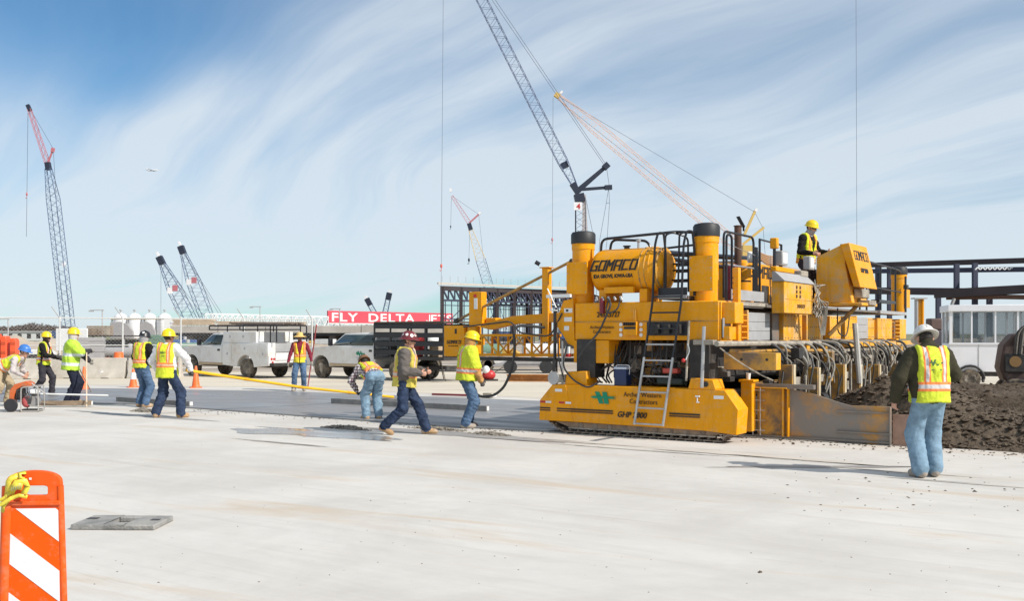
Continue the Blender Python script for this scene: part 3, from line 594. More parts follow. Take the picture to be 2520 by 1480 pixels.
bx((-2.82,.17,1.26),(-2.10,.62,1.665), 'leg_housing', YL, .012)
# --- side beam, leg columns and tank
sbm = bx((-2.80,.18,1.67),(-.05,.74,2.33), 'side_beam', YL, .02)
bx((-2.79,.168,1.985),(-.06,.178,2.0), 'beam_seam', YW, 0, sbm); bx((-.045,.2,1.68),(-.02,.74,2.31), 'beam_end_plate', YL, .006, sbm)
bx((-.02,.25,1.95),(.20,.62,2.30), 'hose_manifold', YL, .01); bx((-.0,.22,1.68),(.12,.5,1.9), 'valve_bracket', YL, .008)
def column(x, y, plate_x=None, plate_y=None):
    c = MB().lathe([(.20,2.30),(.20,3.30),(.212,3.31),(.212,3.42)], (x,y,0), n=32).build('leg_column', YL, pav)
    MB().lathe([(.222,3.415),(.225,3.44),(.225,3.585),(.20,3.625),(.12,3.645),(0,3.65)], (x,y,0), n=32).build('column_cap', RB, c)
    return c
def bolted(a, b, y, parent):
    p = bx((a[0],y-.012,a[1]),(b[0],y+.02,b[1]), 'cover_plate', YL, .004, parent); q = MB()
    for sx_ in (a[0]+.03, b[0]-.03):
        for k in range(4): z = a[1]+.03+(b[1]-a[1]-.06)*k/3; q.cyl((sx_,y-.022,z),(sx_,y-.01,z),.010,n=8)
    q.build('bolts', CHR, parent)
c1 = column(-2.80,.48); c2 = column(-.40,.48); c3 = column(-.40,13.62); c4 = column(-2.8,13.62)
bolted((-2.98,2.49),(-2.55,3.07),.20,c1); bolted((-.59,2.49),(-.17,3.08),.22,c2)
bx((-.21,13.5,2.5),(-.17,13.9,3.0), 'cover_plate', YL, .004, c3)
b = MB(); b.prism([(-3.17,2.10),(-3.04,2.38),(-2.84,2.42),(-2.805,1.55),(-2.95,1.60),(-3.05,1.75),(-3.17,1.9)], 'y', .18, .5); pb_(b, 'corner_gusset', YL, .01)
for z, w_ in ((2.16,.17),(2.00,.16),(1.84,.10)): bx((-3.02,.172,z),(-3.02+w_,.179,z+.08), 'warning_label', WHT, 0)
bx((-2.98,.169,2.18),(-2.93,.1715,2.22), 'label_print', INK, 0)
tk = MB().lathe([(0,-2.555),(.16,-2.545),(.28,-2.515),(.355,-2.48),(.385,-2.43),(.395,-2.37),(.395,-1.36),(.402,-1.355),(.402,-1.335),(.395,-1.33),(.385,-1.27),(.345,-1.18),(.26,-1.11),(.14,-1.08),(0,-1.075)], (0,.56,2.90), 'x', 40).build('water_tank', YL, pav)
for q in (-1.52,-1.42,-1.25,-1.20): MB().lathe([(.398 if q < -1.3 else .378,q-.012),(.408 if q < -1.3 else .385,q),(.398 if q < -1.3 else .370,q+.012)], (0,.56,2.90), 'x', 40).build('tank_strap', YW, tk)
def wrap(p, dz): y = .56-math.sqrt(max((.398+dz)**2-(p.z-2.90)**2, 0)); return V3((p.x, y, p.z))
blocks('GOMACO', .165, .105, .050, .038, INK, tk, (-2.46,.1,2.90), (1,0,0), (0,0,1), .28, warp=wrap)
text('IDA GROVE, IOWA-USA', .085, INK, tk, (-2.42,.1,2.765), (1,0,0), (0,0,1), shear=.25, bold=.004, warp=wrap, sx=.86)
b = MB(); b.box((-2.35,.26,2.33),(-2.2,.86,2.56)); b.box((-1.55,.26,2.33),(-1.40,.86,2.56)); pb_(b, 'tank_saddle', YL, .008); bx((-2.20,.17,2.49),(-1.62,.24,2.60), 'tank_saddle', YL, .008)
MB().lathe([(.05,3.27),(.05,3.33),(.07,3.33),(.07,3.35),(0,3.355)], (-1.95,.56,0), n=16).build('filler_cap', BK, tk); MB().lathe([(.02,3.27),(.02,3.40),(.045,3.41),(.045,3.46),(0,3.465)], (-1.72,.56,0), n=14).build('float_gauge', CHR, tk)
for i in range(5): tb([(-2.35+i*.12,.2,2.42),(-2.33+i*.12,.14,2.42),(-2.30+i*.12,.13,2.36)], .022, 'pipe_fitting', CHR)
MB().cyl((-2.22,.15,2.40),(-2.22,.15,2.14),.05,n=14).build('filter_bowl', MRD, pav)
tb(rpath([(-2.08,.14,2.42),(-2.12,.10,2.2),(-2.05,.08,2.13),(-1.88,.1,2.2),(-1.85,.14,2.42)],.1,5), .014, 'fuel_hose', HOSE); tb(rpath([(-2.1,.12,2.4),(-2.0,.08,2.3),(-2.2,.0,1.8),(-2.45,-.04,1.55),(-2.62,0,1.35)],.2,6), .018, 'fuel_hose', HOSE)
text('243X5727', .13, INK, sbm, (-2.34,.166,2.075), (1,0,0), (0,0,1), bold=.002, sx=.84)
text('Archer Western', .075, INKB, sbm, (-2.48,.166,1.87), (1,0,0), (0,0,1), sx=.95); text('Contractors', .075, INKB, sbm, (-2.42,.166,1.79), (1,0,0), (0,0,1), sx=.95)
vb = bx((-1.78,.10,1.75),(-1.52,.178,1.99), 'valve_box', YL, .006)
for i in range(3):
    for x in (-1.86,-1.47): MB().cyl((x,.165,1.76+i*.09),(x,.178,1.76+i*.09),.032,n=14).build('warning_label', WHT, pav)
for k in range(6): bx((-1.76+k*.04,.06,1.92),(-1.74+k*.04,.10,1.98), 'valve_lever', BK, .002, vb)
bx((-1.76,.092,1.86),(-1.54,.098,1.90), 'label_print', INK, 0, vb)
for x in (-1.60,-1.57): tb([(x,.16,2.2),(x+.02,.13,2.0)], .008, 'grease_line', YD)
# platform, ladder and rails between tank and front column
bx((-1.15,.2,2.36),(-.62,.9,2.42), 'platform', STL, .004); bx((-1.15,.18,2.42),(-.62,.2,2.56), 'kick_plate', BK, .003); bx((-1.15,.16,2.38),(-.62,.178,2.43), 'platform_edge', GRP, .003)
ld = MB()
def rail_(x): return rpath([(x-.25,-.13,.24),(x,.05,2.32),(x+.02,.10,3.30),(x+.05,.16,3.50),(x+.11,.25,3.50),(x+.12,.3,3.2),(x+.12,.3,2.42)],.10,4)
for x in (-1.19,-.66): tb(rail_(x), .021, 'ladder_rail', BK)
for x in (-1.19,-.66):
    a = V3((x-.25,-.135,.24)); q = V3((x,.045,2.32)); tb([a, a.lerp(q,.55)], .0235, 'ladder_rail', CHR)
for i in range(9):
    t = i/8; z = .26+.268*i; t = (z-.24)/2.08; x0 = -1.44+.25*t; y_ = -.13+.18*t; bx((x0,y_-.018,z-.014),(x0+.53,y_+.018,z+.014), 'ladder_rung', CHR if i < 6 else BK, .004)
for z in (3.14,2.97,2.86,2.69): tb(rpath([(-.6,.62,z+.02),(-1.17,.62,z+.02),(-1.17,.78,z),(-.6,.78,z)],.12,4), .016, 'guard_rail', BK)
tb([(-.72,.7,2.45),(-.72,.7,3.2)], .018, 'guard_rail', BK); tb(rpath([(-2.42,.45,3.2),(-2.40,.45,3.48),(-.95,.45,3.53),(-.62,.45,3.5)],.12,5), .024, 'guard_rail', BK); tb(rpath([(-2.55,1.0,3.2),(-2.5,1.0,3.52),(-1.75,1.0,3.46),(-1.65,1.0,3.15)],.12,5), .024, 'guard_rail', BK); tb([(-1.9,1.0,3.28),(-.5,1.0,3.36)], .02, 'guard_rail', BK)
for x in (-1.0,-.74): tb(rpath([(x-.1,.3,2.4),(x-.08,.32,3.48),(x+.02,.4,3.52),(x+.2,.62,3.44),(x+.2,.64,2.5)],.09,4), .018, 'guard_rail', BK)
# --- cross beams
fs_ = [(.74,1.7,-.7,-.26,YD),(3.2,3.58,-.72,-.24,STL),(3.6,4.69,-.75,-.16,YD),(4.69,4.86,-.72,-.3,YD),(4.86,5.72,-.75,-.12,YD),(5.72,6.5,-.75,-.3,YW),(6.55,7.34,-.75,-.16,YD),(7.34,7.69,-.72,-.24,DRK),(7.69,8.58,-.75,-.16,YD),(9.7,10.47,-.72,-.24,YD),(10.47,11.9,-.75,-.16,YD),(11.9,12.65,-.72,-.26,YW),(12.65,13.32,-.75,-.14,YD)]
for y0, y1, x0, x1, m in fs_:
    o = bx((x0,y0,1.64),(x1,y1,2.17), 'frame_section', m, .012)
    if y1-y0 > .7 and m is YD and y0 > 3:
        q = MB()
        for z in (1.70,1.92,2.13):
            for k in range(6): y = y0+.1+(y1-y0-.2)*k/5; q.cyl((x1-.002,y,z),(x1+.008,y,z),.013,n=6)
        q.build('bolts', STL, o)
for y0, y1 in ((1.76,2.9),(8.60,9.66)):
    for k in range(3): bx((-.72,y0,1.66+k*.168),(-.18,y1,1.66+k*.168+.164), 'side_panel', GRP, .006)
    bx((-.7,y0-.06,1.64),(-.15,y0-.003,2.2), 'panel_frame', YD, .006)
for k in range(5): bx((-.2,1.3+(k%2)*.0,1.70+k*.1),(-.1,1.62,1.72+k*.1), 'step_bar', YL, .003); bx((-.2,12.0,1.70+k*.1),(-.1,12.5,1.72+k*.1), 'step_bar', YD, .003)
bx((-2.75,.75,1.64),(-2.15,13.3,2.17), 'rear_cross_beam', YL, .015); bx((-2.6,.75,2.30),(-.12,13.3,2.345), 'deck_plate', STL, .003); bx((-.22,.86,2.24),(-.12,2.42,2.30), 'deck_edge', STL, .004)
bx((-.12,.86,2.36),(-.105,2.40,2.54), 'kick_plate', GRP, .004); bx((-.12,.86,2.27),(-.09,2.42,2.33), 'platform_edge', CRU, .004)
bx((-.5,2.42,2.26),(-.06,4.0,2.31), 'platform', STL, .004)
# power unit on the deck
hood_ = bx((-2.3,3.95,2.35),(-1.0,7.9,3.22), 'engine_hood', YL, .03); bx((-2.35,4.0,3.22),(-1.05,7.8,3.27), 'hood_lid', GRP, .01, hood_)
blocks('GOMACO', .20, .18, .085, .05, INK, hood_, (-.994,4.0,2.95), (0,1,0), (0,0,1), .12); bx((-.998,4.4,2.35),(-.985,5.2,2.78), 'radiator_grille', DRK, 0, hood_); bx((-1.0,4.5,2.36),(-.96,4.56,2.78), 'grille_bar', YL, .004, hood_); bx((-1.0,5.0,2.36),(-.96,5.06,2.78), 'grille_bar', YL, .004, hood_)
ac = MB().lathe([(.165,2.35),(.165,3.16),(.15,3.19),(.06,3.24),(0,3.245)], (-1.0,3.62,0), n=24).build('air_cleaner', YL, pav); MB().lathe([(.168,2.80),(.168,2.83)], (-1.0,3.62,0), n=24).build('clamp_band', BK, ac)
MB().lathe([(.13,2.40),(.13,3.05),(.10,3.12),(0,3.14)], (-1.0,3.05,0), n=20).build('oil_tank', MRD, pav)
ex = MB().lathe([(.07,2.9),(.07,3.88),(.085,3.885),(.085,3.90),(.06,3.905),(.06,3.6)], (-1.0,3.38,0), n=18).build('exhaust_stack', RUST, pav)
b = MB(); b.bar((-.93,3.5,3.88),(-1.0,3.38,4.08),.10,.012); b.bar((-.93,3.5,3.8),(-.93,3.5,3.92),.03); b.build('rain_flap', BK, ex)
po = MB(); po.box((.05,.50,1.64),(.16,.61,2.88)); pb_(po, 'grade_post', YL, .01)
for k in range(10): MB().cyl((.06,.498,1.9+k*.09),(.06,.494,1.9+k*.09),.010,n=8).build('post_hole', DRK, pav)
MB().lathe([(.09,1.58),(.12,1.60),(.12,1.63),(.07,1.66)], (.1,.55,0), n=16).build('post_base', YL, pav); bx((.0,.2,1.72),(.02,.5,2.04), 'instruction_label', GRP, 0)
# guard rails at the front
def gate(y0, y1, x=-.3, z0=2.4, z1=3.55, mid=(2.98,), r=.022):
    tb(rpath([(x,y0,z0),(x,y0,z1),(x,y1,z1),(x,y1,z0)],.14,5), r, 'guard_rail', BK)
    for z in mid: tb([(x,y0,z),(x,y1,z)], r*.8, 'guard_rail', CHR if z < 3.1 else BK)
gate(.98,2.38); gate(.86,1.1,-.2,2.36,3.48,()); tb([(-.28,.98,3.35),(-.28,2.4,3.22)], .006, 'wire', CHR); tb([(-.3,2.46,2.3),(-.3,2.46,3.38)], .025, 'guard_rail', BK); tb([(-.3,2.55,2.3),(-.3,2.55,3.38)], .02, 'guard_rail', BK)
tb([(-.3,2.69,2.4),(-.3,2.69,3.54),(-.3,3.86,3.52),(-.3,3.86,2.3)], .024, 'guard_rail', BK); tb([(-1.25,.8,3.20),(-1.2,5.2,3.36)], .05, 'intake_pipe', BK); tb([(-1.25,1.0,3.10),(-1.3,3.6,3.1)], .04, 'intake_pipe', BK)
tb(rpath([(-.2,9.0,2.3),(-.2,9.0,3.5),(-.2,9.4,3.55),(-.2,12.6,3.5),(-.2,13.0,3.45)],.1,4), .024, 'guard_rail', BK)
for y in (9.6,10.9,12.4): tb([(-.2,y,2.3),(-.2,y,3.5)], .024, 'guard_rail', BK)
tb([(-.2,9.0,2.95),(-.2,13,2.9)], .02, 'guard_rail', BK); bx((-.5,10.3,2.28),(-.05,13.0,2.36), 'platform', GRP, .004); bx((-.2,10.0,2.55),(.0,11.6,2.62), 'step_bar', BK, .004)
for p in ((-.2,13.2),): bx((-.2,13.25,3.0),(-.1,13.45,3.12), 'work_lamp', DRK, .01); tb([(-.15,13.3,2.2),(-.15,13.3,3.35)], .03, 'cylinder_rod', DRK)
# front tool box, seats and operator console
fb = bx((-.06,2.66,2.16),(.18,4.30,2.745), 'front_box', YD, .012); bx((.18,2.70,2.42),(.186,4.28,2.425), 'box_seam', YW, 0, fb)
b = MB(); b.prism([(.20,2.745),(.20,2.76),(.02,2.93),(-.04,2.93),(-.04,2.745)], 'y', 2.62, 4.40); pb_(b, 'visor', GRP, .006)
for s_ in (-1,1):
    for k in range(3): bx((.183,3.42+s_*.1-.02,2.46+k*.085),(.19,3.42+s_*.1+.05,2.52+k*.085), 'company_logo', INKB, 0, fb)
text('243X5727', .10, INKB, fb, (.188,3.35,2.27), (0,1,0), (0,0,1), sx=1.1)
bx((-.10,2.70,2.935),(.02,3.7,3.03), 'seat_base', YL, .02); bx((-.12,2.72,3.36),(.02,2.84,3.56), 'seat_back', YL, .02); tb([(-.05,2.78,2.95),(-.05,2.78,3.4)], .03, 'seat_post', BK)
for y in (2.90,4.50): bx((-.08,y,3.06),(.06,y+.30,3.33), 'control_box', GRP, .015); bx((.06,y+.04,3.10),(.066,y+.26,3.30), 'control_face', WHT, .003); tb([(-.02,y+.1,2.4),(-.02,y+.1,3.08)], .025, 'box_stand', BK)
bx((-.12,4.0,2.9),(.06,4.4,3.02), 'seat_base', CRU, .02)
MB().cyl((-.55,2.75,3.22),(-.38,2.85,3.22),.11,n=16).build('horn', WHT, pav); MB().cyl((-.38,2.85,3.22),(-.375,2.853,3.22),.06,n=16).build('horn_mouth', INK, pav)
for k in range(6): tb(sag((-.45,2.9,3.26+.02*k),(-.55,4.1,3.12+.04*k),.03), .016, 'cable', M('tan_cable',(.42,.25,.13),.7))
co_ = MB(); co_.prism([(.02,3.34),(.50,3.56),(.62,3.60),(.60,3.2),(.66,2.86),(.74,2.40),(.12,2.40),(.02,2.54)], 'y', 5.02, 6.14); cs_ = pb_(co_, 'operator_console', YD, .015)
ho_ = MB(); ho_.prism([(.52,3.575),(.70,3.60),(.92,2.70),(.78,2.72)], 'y', 4.96, 6.22); hd_ = pb_(ho_, 'console_hood', YL, .015, cs_)
nrm = V3((.90,0,.22)).normalized()
for t_, sz, z in (('GHP 2800',.13,3.02),):
    x = .70+(3.60-z)/.90*.22; text(t_, sz, INK, hd_, (x+.006,5.08 if sz > .2 else 5.28,z), (0,1,0), (-.22,0,.90), shear=.12, bold=.005, sx=.98)
x = .70+(3.60-3.28)/.90*.22; blocks('GOMACO', .17, .115, .052, .032, INK, hd_, (x+.004,5.10,3.28), (0,1,0), (-.22,0,.90), .15)
bx((.1,4.95,2.34),(.95,6.1,2.40), 'console_tray', YD, .01); bx((.75,5.4,2.36),(.98,5.9,2.46), 'console_tray', CRU, .01); bx((.72,5.2,2.5),(.9,5.7,2.68), 'junction_box', CRU, .02)
tb([(.75,5.3,2.34),(.25,5.1,1.75)], .045, 'console_strut', YW); MB().box((.45,5.2,3.565),(.55,5.3,3.6)).build('lamp_socket', BK, hd_); MB().box((.55,5.5,3.6),(.62,5.6,3.62)).build('lamp_socket', BK, hd_)
for k in range(9): tb(sag((.2,4.36+.02*k,2.85-.05*k),(.24+.02*k,4.5+.03*(k%3),2.0+.05*k),.0)+[V3((.28,4.5+.03*k,1.75))], .010, 'cable', HOSEG)
for k in range(7):
    q = [(.22+.02*k,4.2+.06*k,2.75)]; 
    for j in range(7): q.append((.24+rnd(-.03,.06),4.3+rnd(-.12,.2),2.7-j*.10))
    tb(q, .012, 'cable', CRU)
# --- underneath: mould, strike-off, hoses
bx((-2.5,1.36,.06),(.12,12.4,.74), 'mold', DRK, .01); bx((-.1,1.36,.74),(.18,12.4,.92), 'mold_beam', YW, .01); bx((-2.5,1.4,.74),(-2.2,12.4,.95), 'mold_beam', YW, .01); bx((.12,1.36,.1),(.5,12.4,.4), 'strike_off', CRU, .02)
bx((-2.55,1.15,.95),(-.55,12.8,1.64), 'hydraulic_pack', DRK, .02); bx((-2.0,.62,1.36),(-.5,.9,1.64), 'valve_bank', DRK, .02)
tb([(.3,-.75,1.625),(.3,4.37,1.60)], .042, 'spray_pipe', CRU); tb([(.15,.2,1.5),(.34,4.6,1.45)], .03, 'spray_pipe', YW)
bx((-.06,.40,1.19),(.82,.62,1.47), 'cross_arm', YW, .008); bx((.82,.405,1.195),(.835,.615,1.465), 'arm_lit_end', YD, .003)  # browner colour for the arm's shaded side, brighter plate for its sunlit end
for x in (.25,.68): MB().cyl((x,.395,1.36),(x,.402,1.36),.025,n=10).build('arm_hole', DRK, pav)
tb(sag((.0,.1,1.55),(.75,.5,1.02),.04), .012, 'chain', CRU)
b = MB(); b.box((.0,1.0,.12),(.20,1.18,.96)); b.box((-.03,.97,.96),(.24,1.21,1.0)); pb_(b, 'guide_post', YL, .008)
sp = MB(); sp.box((.20,1.24,.05),(.76,1.27,.86)); pb_(sp, 'side_form', YW, .004)
for x, m in ((.66,YD),(.745,YL)): bx((x,1.16,.05),(x+.03,1.24,.87), 'form_rib', m, .004)
bx((.2,1.15,.855),(1.2,1.27,.93), 'form_flange', STL, .004); bx((.2,1.12,.855),(.75,1.24,.872), 'form_rib', YD, .003); bx((.15,1.2,.03),(2.41,1.24,.06), 'form_rib', STL, .003)
b = MB(); b.prism([(.76,.05),(.76,.86),(1.22,.77),(1.6,.655),(1.78,.612),(2.41,.62),(2.41,.0),(1.6,.0)], 'y', 1.235, 1.262); pb_(b, 'plow_plate', M('plow_steel',(.50,.24,.03),.45,metal=.2,var=.3,sc=1.6,dirt=(.25,.24,.225),dsc=1.3,d0=.33,d1=.50,damt=.95), .004)
bx((1.55,1.19,.50),(2.41,1.235,.525), 'plow_rib', STL, .003); bx((1.55,1.19,.17),(2.41,1.235,.195), 'plow_rib', STL, .003); bx((2.39,1.18,.0),(2.41,1.235,.62), 'plow_rib', STL, .003); bx((2.42,1.28,.0),(3.1,1.31,.50), 'extension_plate', M('pink_rusted_steel',(.36,.22,.16),.7,var=.2,sc=4,dirt=(.22,.13,.09),dsc=3,d0=.5,d1=.65), .003)
for x in (.17,.30): tb([(x,1.12,.06),(x,1.12,.86)], .010, 'strip_rail', CHR)
for k in range(5): tb([(.15,1.12,.14+k*.17),(.38,1.12,.14+k*.17)], .008, 'strip_rung', CHR)
for y, z0, z1 in ((1.9,.75,1.24),(3.3,.5,1.15),(4.96,.40,1.17),(6.1,.5,1.14),(7.6,.45,1.1),(9.28,.4,1.08),(10.8,.4,1.08)):
    bx((.38,y-.10,z0),(.62,y+.06,z1), 'form_post', YW, .006); bx((.62,y-.06,z0),(.635,y+.05,z1), 'post_lit_face', M('sunlit_cement_cream',(.56,.47,.31),.85,var=.2,sc=5,dirt=(.3,.25,.18),dsc=6), .003)  # paler cream plate paints the sunlit front, browner post its shaded sides
    bx((.3,y+.08,.86),(.5,y+.7,1.0), 'vibrator_mount', CRU, .01); MB().cyl((.5,y+.35,.55),(.5,y+.65,.52),.12,n=14).build('auger', DRK, pav)
random.seed(11)
for k in range(26):
    y = 1.4+k*.36+rnd(-.1,.1); y2 = y+rnd(.2,1.3); tb(rpath([(-.1,y,1.62+rnd(-.04,.04)),(.42+rnd(-.1,.1),y+.2,1.60),(.55+rnd(-.15,.1),(y+y2)/2,1.3),(.35,y2,.92)],.5,7), rnd(.016,.034), 'vibrator_hose', HOSEG if k%3 else HOSE)
for k in range(16): y = 4.2+rnd(0,7); tb(rpath([(.2,y,1.6),(.4,y+.1,1.2),(.45,y+rnd(-.4,.5),.8)],.3,4), .011, 'cable', HOSEG)
random.seed(77)
for k in range(80):
    y, x, z = rnd(1.5,12), rnd(.02,.5), rnd(.42,1.35); d = (rnd(.05,.2),rnd(.06,.35),rnd(.05,.22)); bx((x,y,z),(x+d[0],y+d[1],z+d[2]), 'hydraulic_block', (DRK,CRU,DRK,STL,YW,DRK)[k%6], .012)
for k in range(34):
    y = rnd(1.6,11); y2 = y+rnd(-.5,.7); tb(rpath([(rnd(.1,.5),y,rnd(1.3,1.6)),(rnd(.45,.75),(y+y2)/2,rnd(1.1,1.4)),(rnd(.2,.6),y2,rnd(.5,.9))],.4,5), rnd(.007,.02), 'cable', (HOSEG,HOSE,CRU)[k%3])
for k in range(14): y = 2.0+k*.72; bx((.52,y,.46),(.56,y+.05,1.0+rnd(0,.3)), 'guide_rod', CRU, .005)
tb([(.55,5.9,2.0),(.62,6.0,.75)], .06, 'grade_mast', M('pale_steel',(.5,.48,.44),.6,var=.2)); tb(rpath([(.4,5.2,2.3),(.3,5.5,1.8),(.3,6.2,1.7),(.3,6.4,2.2)],.4,6), .014, 'cable', HOSE)
bx((.05,6.2,1.5),(.35,12.9,1.6), 'hose_rack', YD, .01); bx((.05,3.0,1.40),(.3,12.8,1.46), 'hose_rack', CRU, .01)
for k in range(8): bx((-.15,3.3+k*1.2,1.44),(.0,3.5+k*1.2,1.66), 'hanger', YD, .006)
# clutter between the near track and the mould
for k in range(22):
    x = -2.5+rnd(0,2.3); z = rnd(.95,1.5); d = (rnd(.08,.25),rnd(.08,.2),rnd(.06,.2)); y = rnd(.5,1.1); bx((x,y,z),(x+d[0],y+d[1],z+d[2]), 'hydraulic_block', (DRK,DRK,CRU,YW,STL)[k%5], .01)
for k in range(24):
    x = -2.4+rnd(0,2.3); x2 = x+rnd(-.5,.5); tb(rpath([(x,rnd(.4,.8),1.66),(x+rnd(-.1,.1),.35,1.3),(x2,rnd(.3,.6),1.0+rnd(-.1,.1)),(x2+.1,.5,.9)],.3,5), rnd(.010,.018), 'hydraulic_hose', HOSE)
random.seed(55)
for k in range(26):
    x, z = rnd(-2.5,-.75), rnd(.96,1.5); d = (rnd(.08,.32),.1,rnd(.05,.16)); y = rnd(.98,1.12); bx((x,y-.1,z),(x+d[0],y,z+d[2]), 'pump_block', (YW,STL,CRU,YL,DRK,GRP,YW)[k%7], .012)
MB().cyl((-2.3,1.0,1.12),(-1.5,1.0,1.12),.05,n=12).build('hydraulic_ram', CHR, pav); MB().cyl((-1.6,.98,1.3),(-.8,.98,1.22),.06,n=12).build('hydraulic_ram', YW, pav)
for k in range(8): bx((-1.5+k*.09,.62,1.5+.0*k),(-1.45+k*.09,.66,1.62), 'fitting_block', YL, .003)
tb([(-.55,.0,1.0),(-.52,.05,2.0)], .02, 'grease_line', CRU); tb([(-.25,-.05,.9),(-.22,-.03,1.9)], .03, 'jack_post', CHR); bx((-.40,-.06,1.60),(-.05,.1,1.68), 'clamp', CRU, .006); tb(rpath([(-.5,-.05,1.62),(-.46,-.05,1.5),(-.52,-.08,1.35)],.08,4), .010, 'wire', WHT); MB().ball((-.56,-.08,1.34),.035).build('red_knob', RED, pav)
bx((-1.16,.35,1.10),(-.87,.5,1.19), 'spill_can', M('faded_red',(.6,.10,.07),.5), .02); bx((-1.25,.3,.90),(-.75,.5,1.02), 'gearbox', M('dark_green_steel',(.03,.05,.045),.5), .03); bx((-1.35,.15,1.75),(-.6,.178,1.98), 'number_board', BK, .004)
for k in range(3): bx((-1.2+k*.2,.08,1.78),(-1.1+k*.2,.15,1.94), 'solenoid', DRK, .01)
# --- rear outrigger with finishing truss
rb = bx((-6.45,1.0,1.31),(-5.92,1.6,1.95), 'end_box', YL, .015); bx((-6.16,.992,1.78),(-6.11,.999,1.88), 'slot', DRK, 0, rb); blocks('GOMACO', .06, .04, .022, .016, INK, rb, (-6.36,.994,1.58), (1,0,0), (0,0,1), .2); text('IDA GROVE, IOWA', .03, INKB, rb, (-6.33,.994,1.52), (1,0,0), (0,0,1))
tb([(-5.88,1.2,1.9),(-5.88,1.2,2.02)], .06, 'swivel', DRK); b = MB(); b.cyl((-5.75,1.1,1.7),(-5.75,1.1,1.93),.13,n=18); b.box((-5.85,1.05,1.55),(-5.62,1.3,1.72)); b.build('swivel_head', YL, pav)
for a, q, w_ in [((-5.57,1.75),(-3.85,1.75),.05),((-5.57,1.35),(-3.38,1.37),.05)]:
    for y in (1.05,1.4): MB().bar((a[0],y,a[1]),(q[0],y,q[1]),w_).build('truss_chord', YL, pav)
for k in range(5):
    x = -5.5+k*.40
    for y in (1.05,1.4):
        MB().bar((x,y,1.37),(x,y,1.75),.035).build('truss_post', YL, pav)
        if k < 4: MB().bar((x,y,1.37 if k%2 else 1.75),(x+.4,y,1.75 if k%2 else 1.37),.025).build('truss_diagonal', YD, pav)
    MB().bar((x,1.05,1.35),(x,1.4,1.35),.05).build('truss_tie', YL, pav)
bx((-5.6,1.0,1.24),(-2.8,1.5,1.31), 'truss_walkway', DRK, .004)
b = MB(); b.prism([(-5.55,1.92),(-5.4,2.0),(-4.75,2.13),(-4.0,2.17),(-4.0,1.99),(-4.7,1.97),(-5.3,1.86)], 'y', 1.02, 1.2); pb_(b, 'swing_arm', YL, .008)
bx((-4.02,.98,1.62),(-3.88,1.12,3.05), 'outrigger_post', YL, .008); bx((-4.06,.95,3.05),(-3.84,1.15,3.07), 'post_cap', YL, .004); bx((-4.0,1.02,2.0),(-2.9,1.18,2.18), 'outrigger_arm', YL, .01)
tb([(-6.13,1.05,2.06),(-3.36,1.0,3.16)], .028, 'brace_pipe', YW); MB().ball((-3.36,1.0,3.16),.05).build('brace_end', DRK, pav); tb([(-6.2,1.06,2.03),(-6.1,1.05,2.07)], .05, 'brace_end', DRK); tb([(-4.05,.95,3.12),(-4.12,.9,3.17)], .04, 'sensor_head', BK)
sm = bx((-5.80,1.0,1.95),(-5.48,1.18,2.63), 'box_post', YL, .01); bx((-5.66,.985,2.28),(-5.58,.995,2.5), 'reflective_strip', WHT, 0, sm); bx((-5.67,.985,2.52),(-5.61,.995,2.58), 'slot', RED, 0, sm)
bx((-5.45,1.1,2.0),(-5.2,1.3,2.1), 'box_post', YL, .01); bx((-3.33,.05,2.43),(-2.82,.11,2.49), 'sensor_arm', WHT, .006)
for p, q in (((-3.3,.05,2.6),(-3.1,.03,2.25)),((-3.25,.05,2.5),(-3.22,.03,2.2)),((-3.22,.03,2.2),(-3.08,.03,2.2))): tb([p,q], .012, 'sensor_bracket', WHT)
tb([(-3.14,.05,1.05),(-3.14,.05,2.2)], .03, 'hydraulic_jack', BK); tb([(-3.14,.05,.75),(-3.14,.05,1.3)], .05, 'hydraulic_jack', DRK); tb([(-2.98,.05,.85),(-2.98,.05,1.65)], .02, 'hydraulic_jack', CHR)
MB().lathe([(.05,-.03),(.115,-.03),(.125,0),(.115,.03),(.05,.03)], (-3.14,.02,.98), 'y', 24).build('sensing_wheel', CHR, pav); bx((-3.05,.0,.90),(-2.9,.1,1.05), 'wheel_bracket', CRU, .008)
tb(rpath([(-5.9,.95,1.92),(-5.3,.93,1.97),(-4.7,.93,2.03),(-4.5,.9,1.8),(-3.6,.6,1.72),(-3.2,.2,1.95),(-3.05,.15,2.15)],.25,5), .016, 'hydraulic_hose', HOSE); tb(rpath([(-2.9,.1,1.6),(-2.95,-.02,1.2),(-2.7,-.04,.95),(-2.4,-.03,.82),(-2.2,.05,.95)],.2,5), .016, 'hydraulic_hose', HOSE)
bx((-2.95,.08,1.42),(-2.86,.16,1.55), 'sample_bottle', WHT, .01); bx((-2.95,.079,1.36),(-2.86,.161,1.42), 'sample_bottle', RED, .01)
tb(rpath([(-3.1,.1,1.8),(-3.0,-.05,1.3),(-2.9,.0,.9)],.3,4), .012, 'hydraulic_hose', HOSE)
# loose things standing on the paver
prz = math.atan2(-.567,.824)
t = thing('cooler', 'dark blue cooler with pale lid standing on the near paver track cover', 'cooler', pv(-1.84,.2,.872), prz)
MB().box((-.12,-.1,0),(.12,.1,.29)).build('cooler_body', BLU, t, .015); MB().box((-.125,-.105,.29),(.125,.105,.33)).build('lid', M('pale_blue_plastic',(.55,.62,.72),.5), t, .01); MB().tube(rpath([(-.13,0,.2),(-.14,0,.36),(.14,0,.36),(.13,0,.2)],.05,3), .008, 6).build('handle', WHT, t)
t = tag(MB().lathe([(.032,0),(.042,.105),(.045,.108),(.04,.108),(.031,.01),(0,.008)], n=20).build('cup', WHT), 'small white cup on top of the yellow guide post', 'cup'); t.location = pv(.1,1.09,1.0)

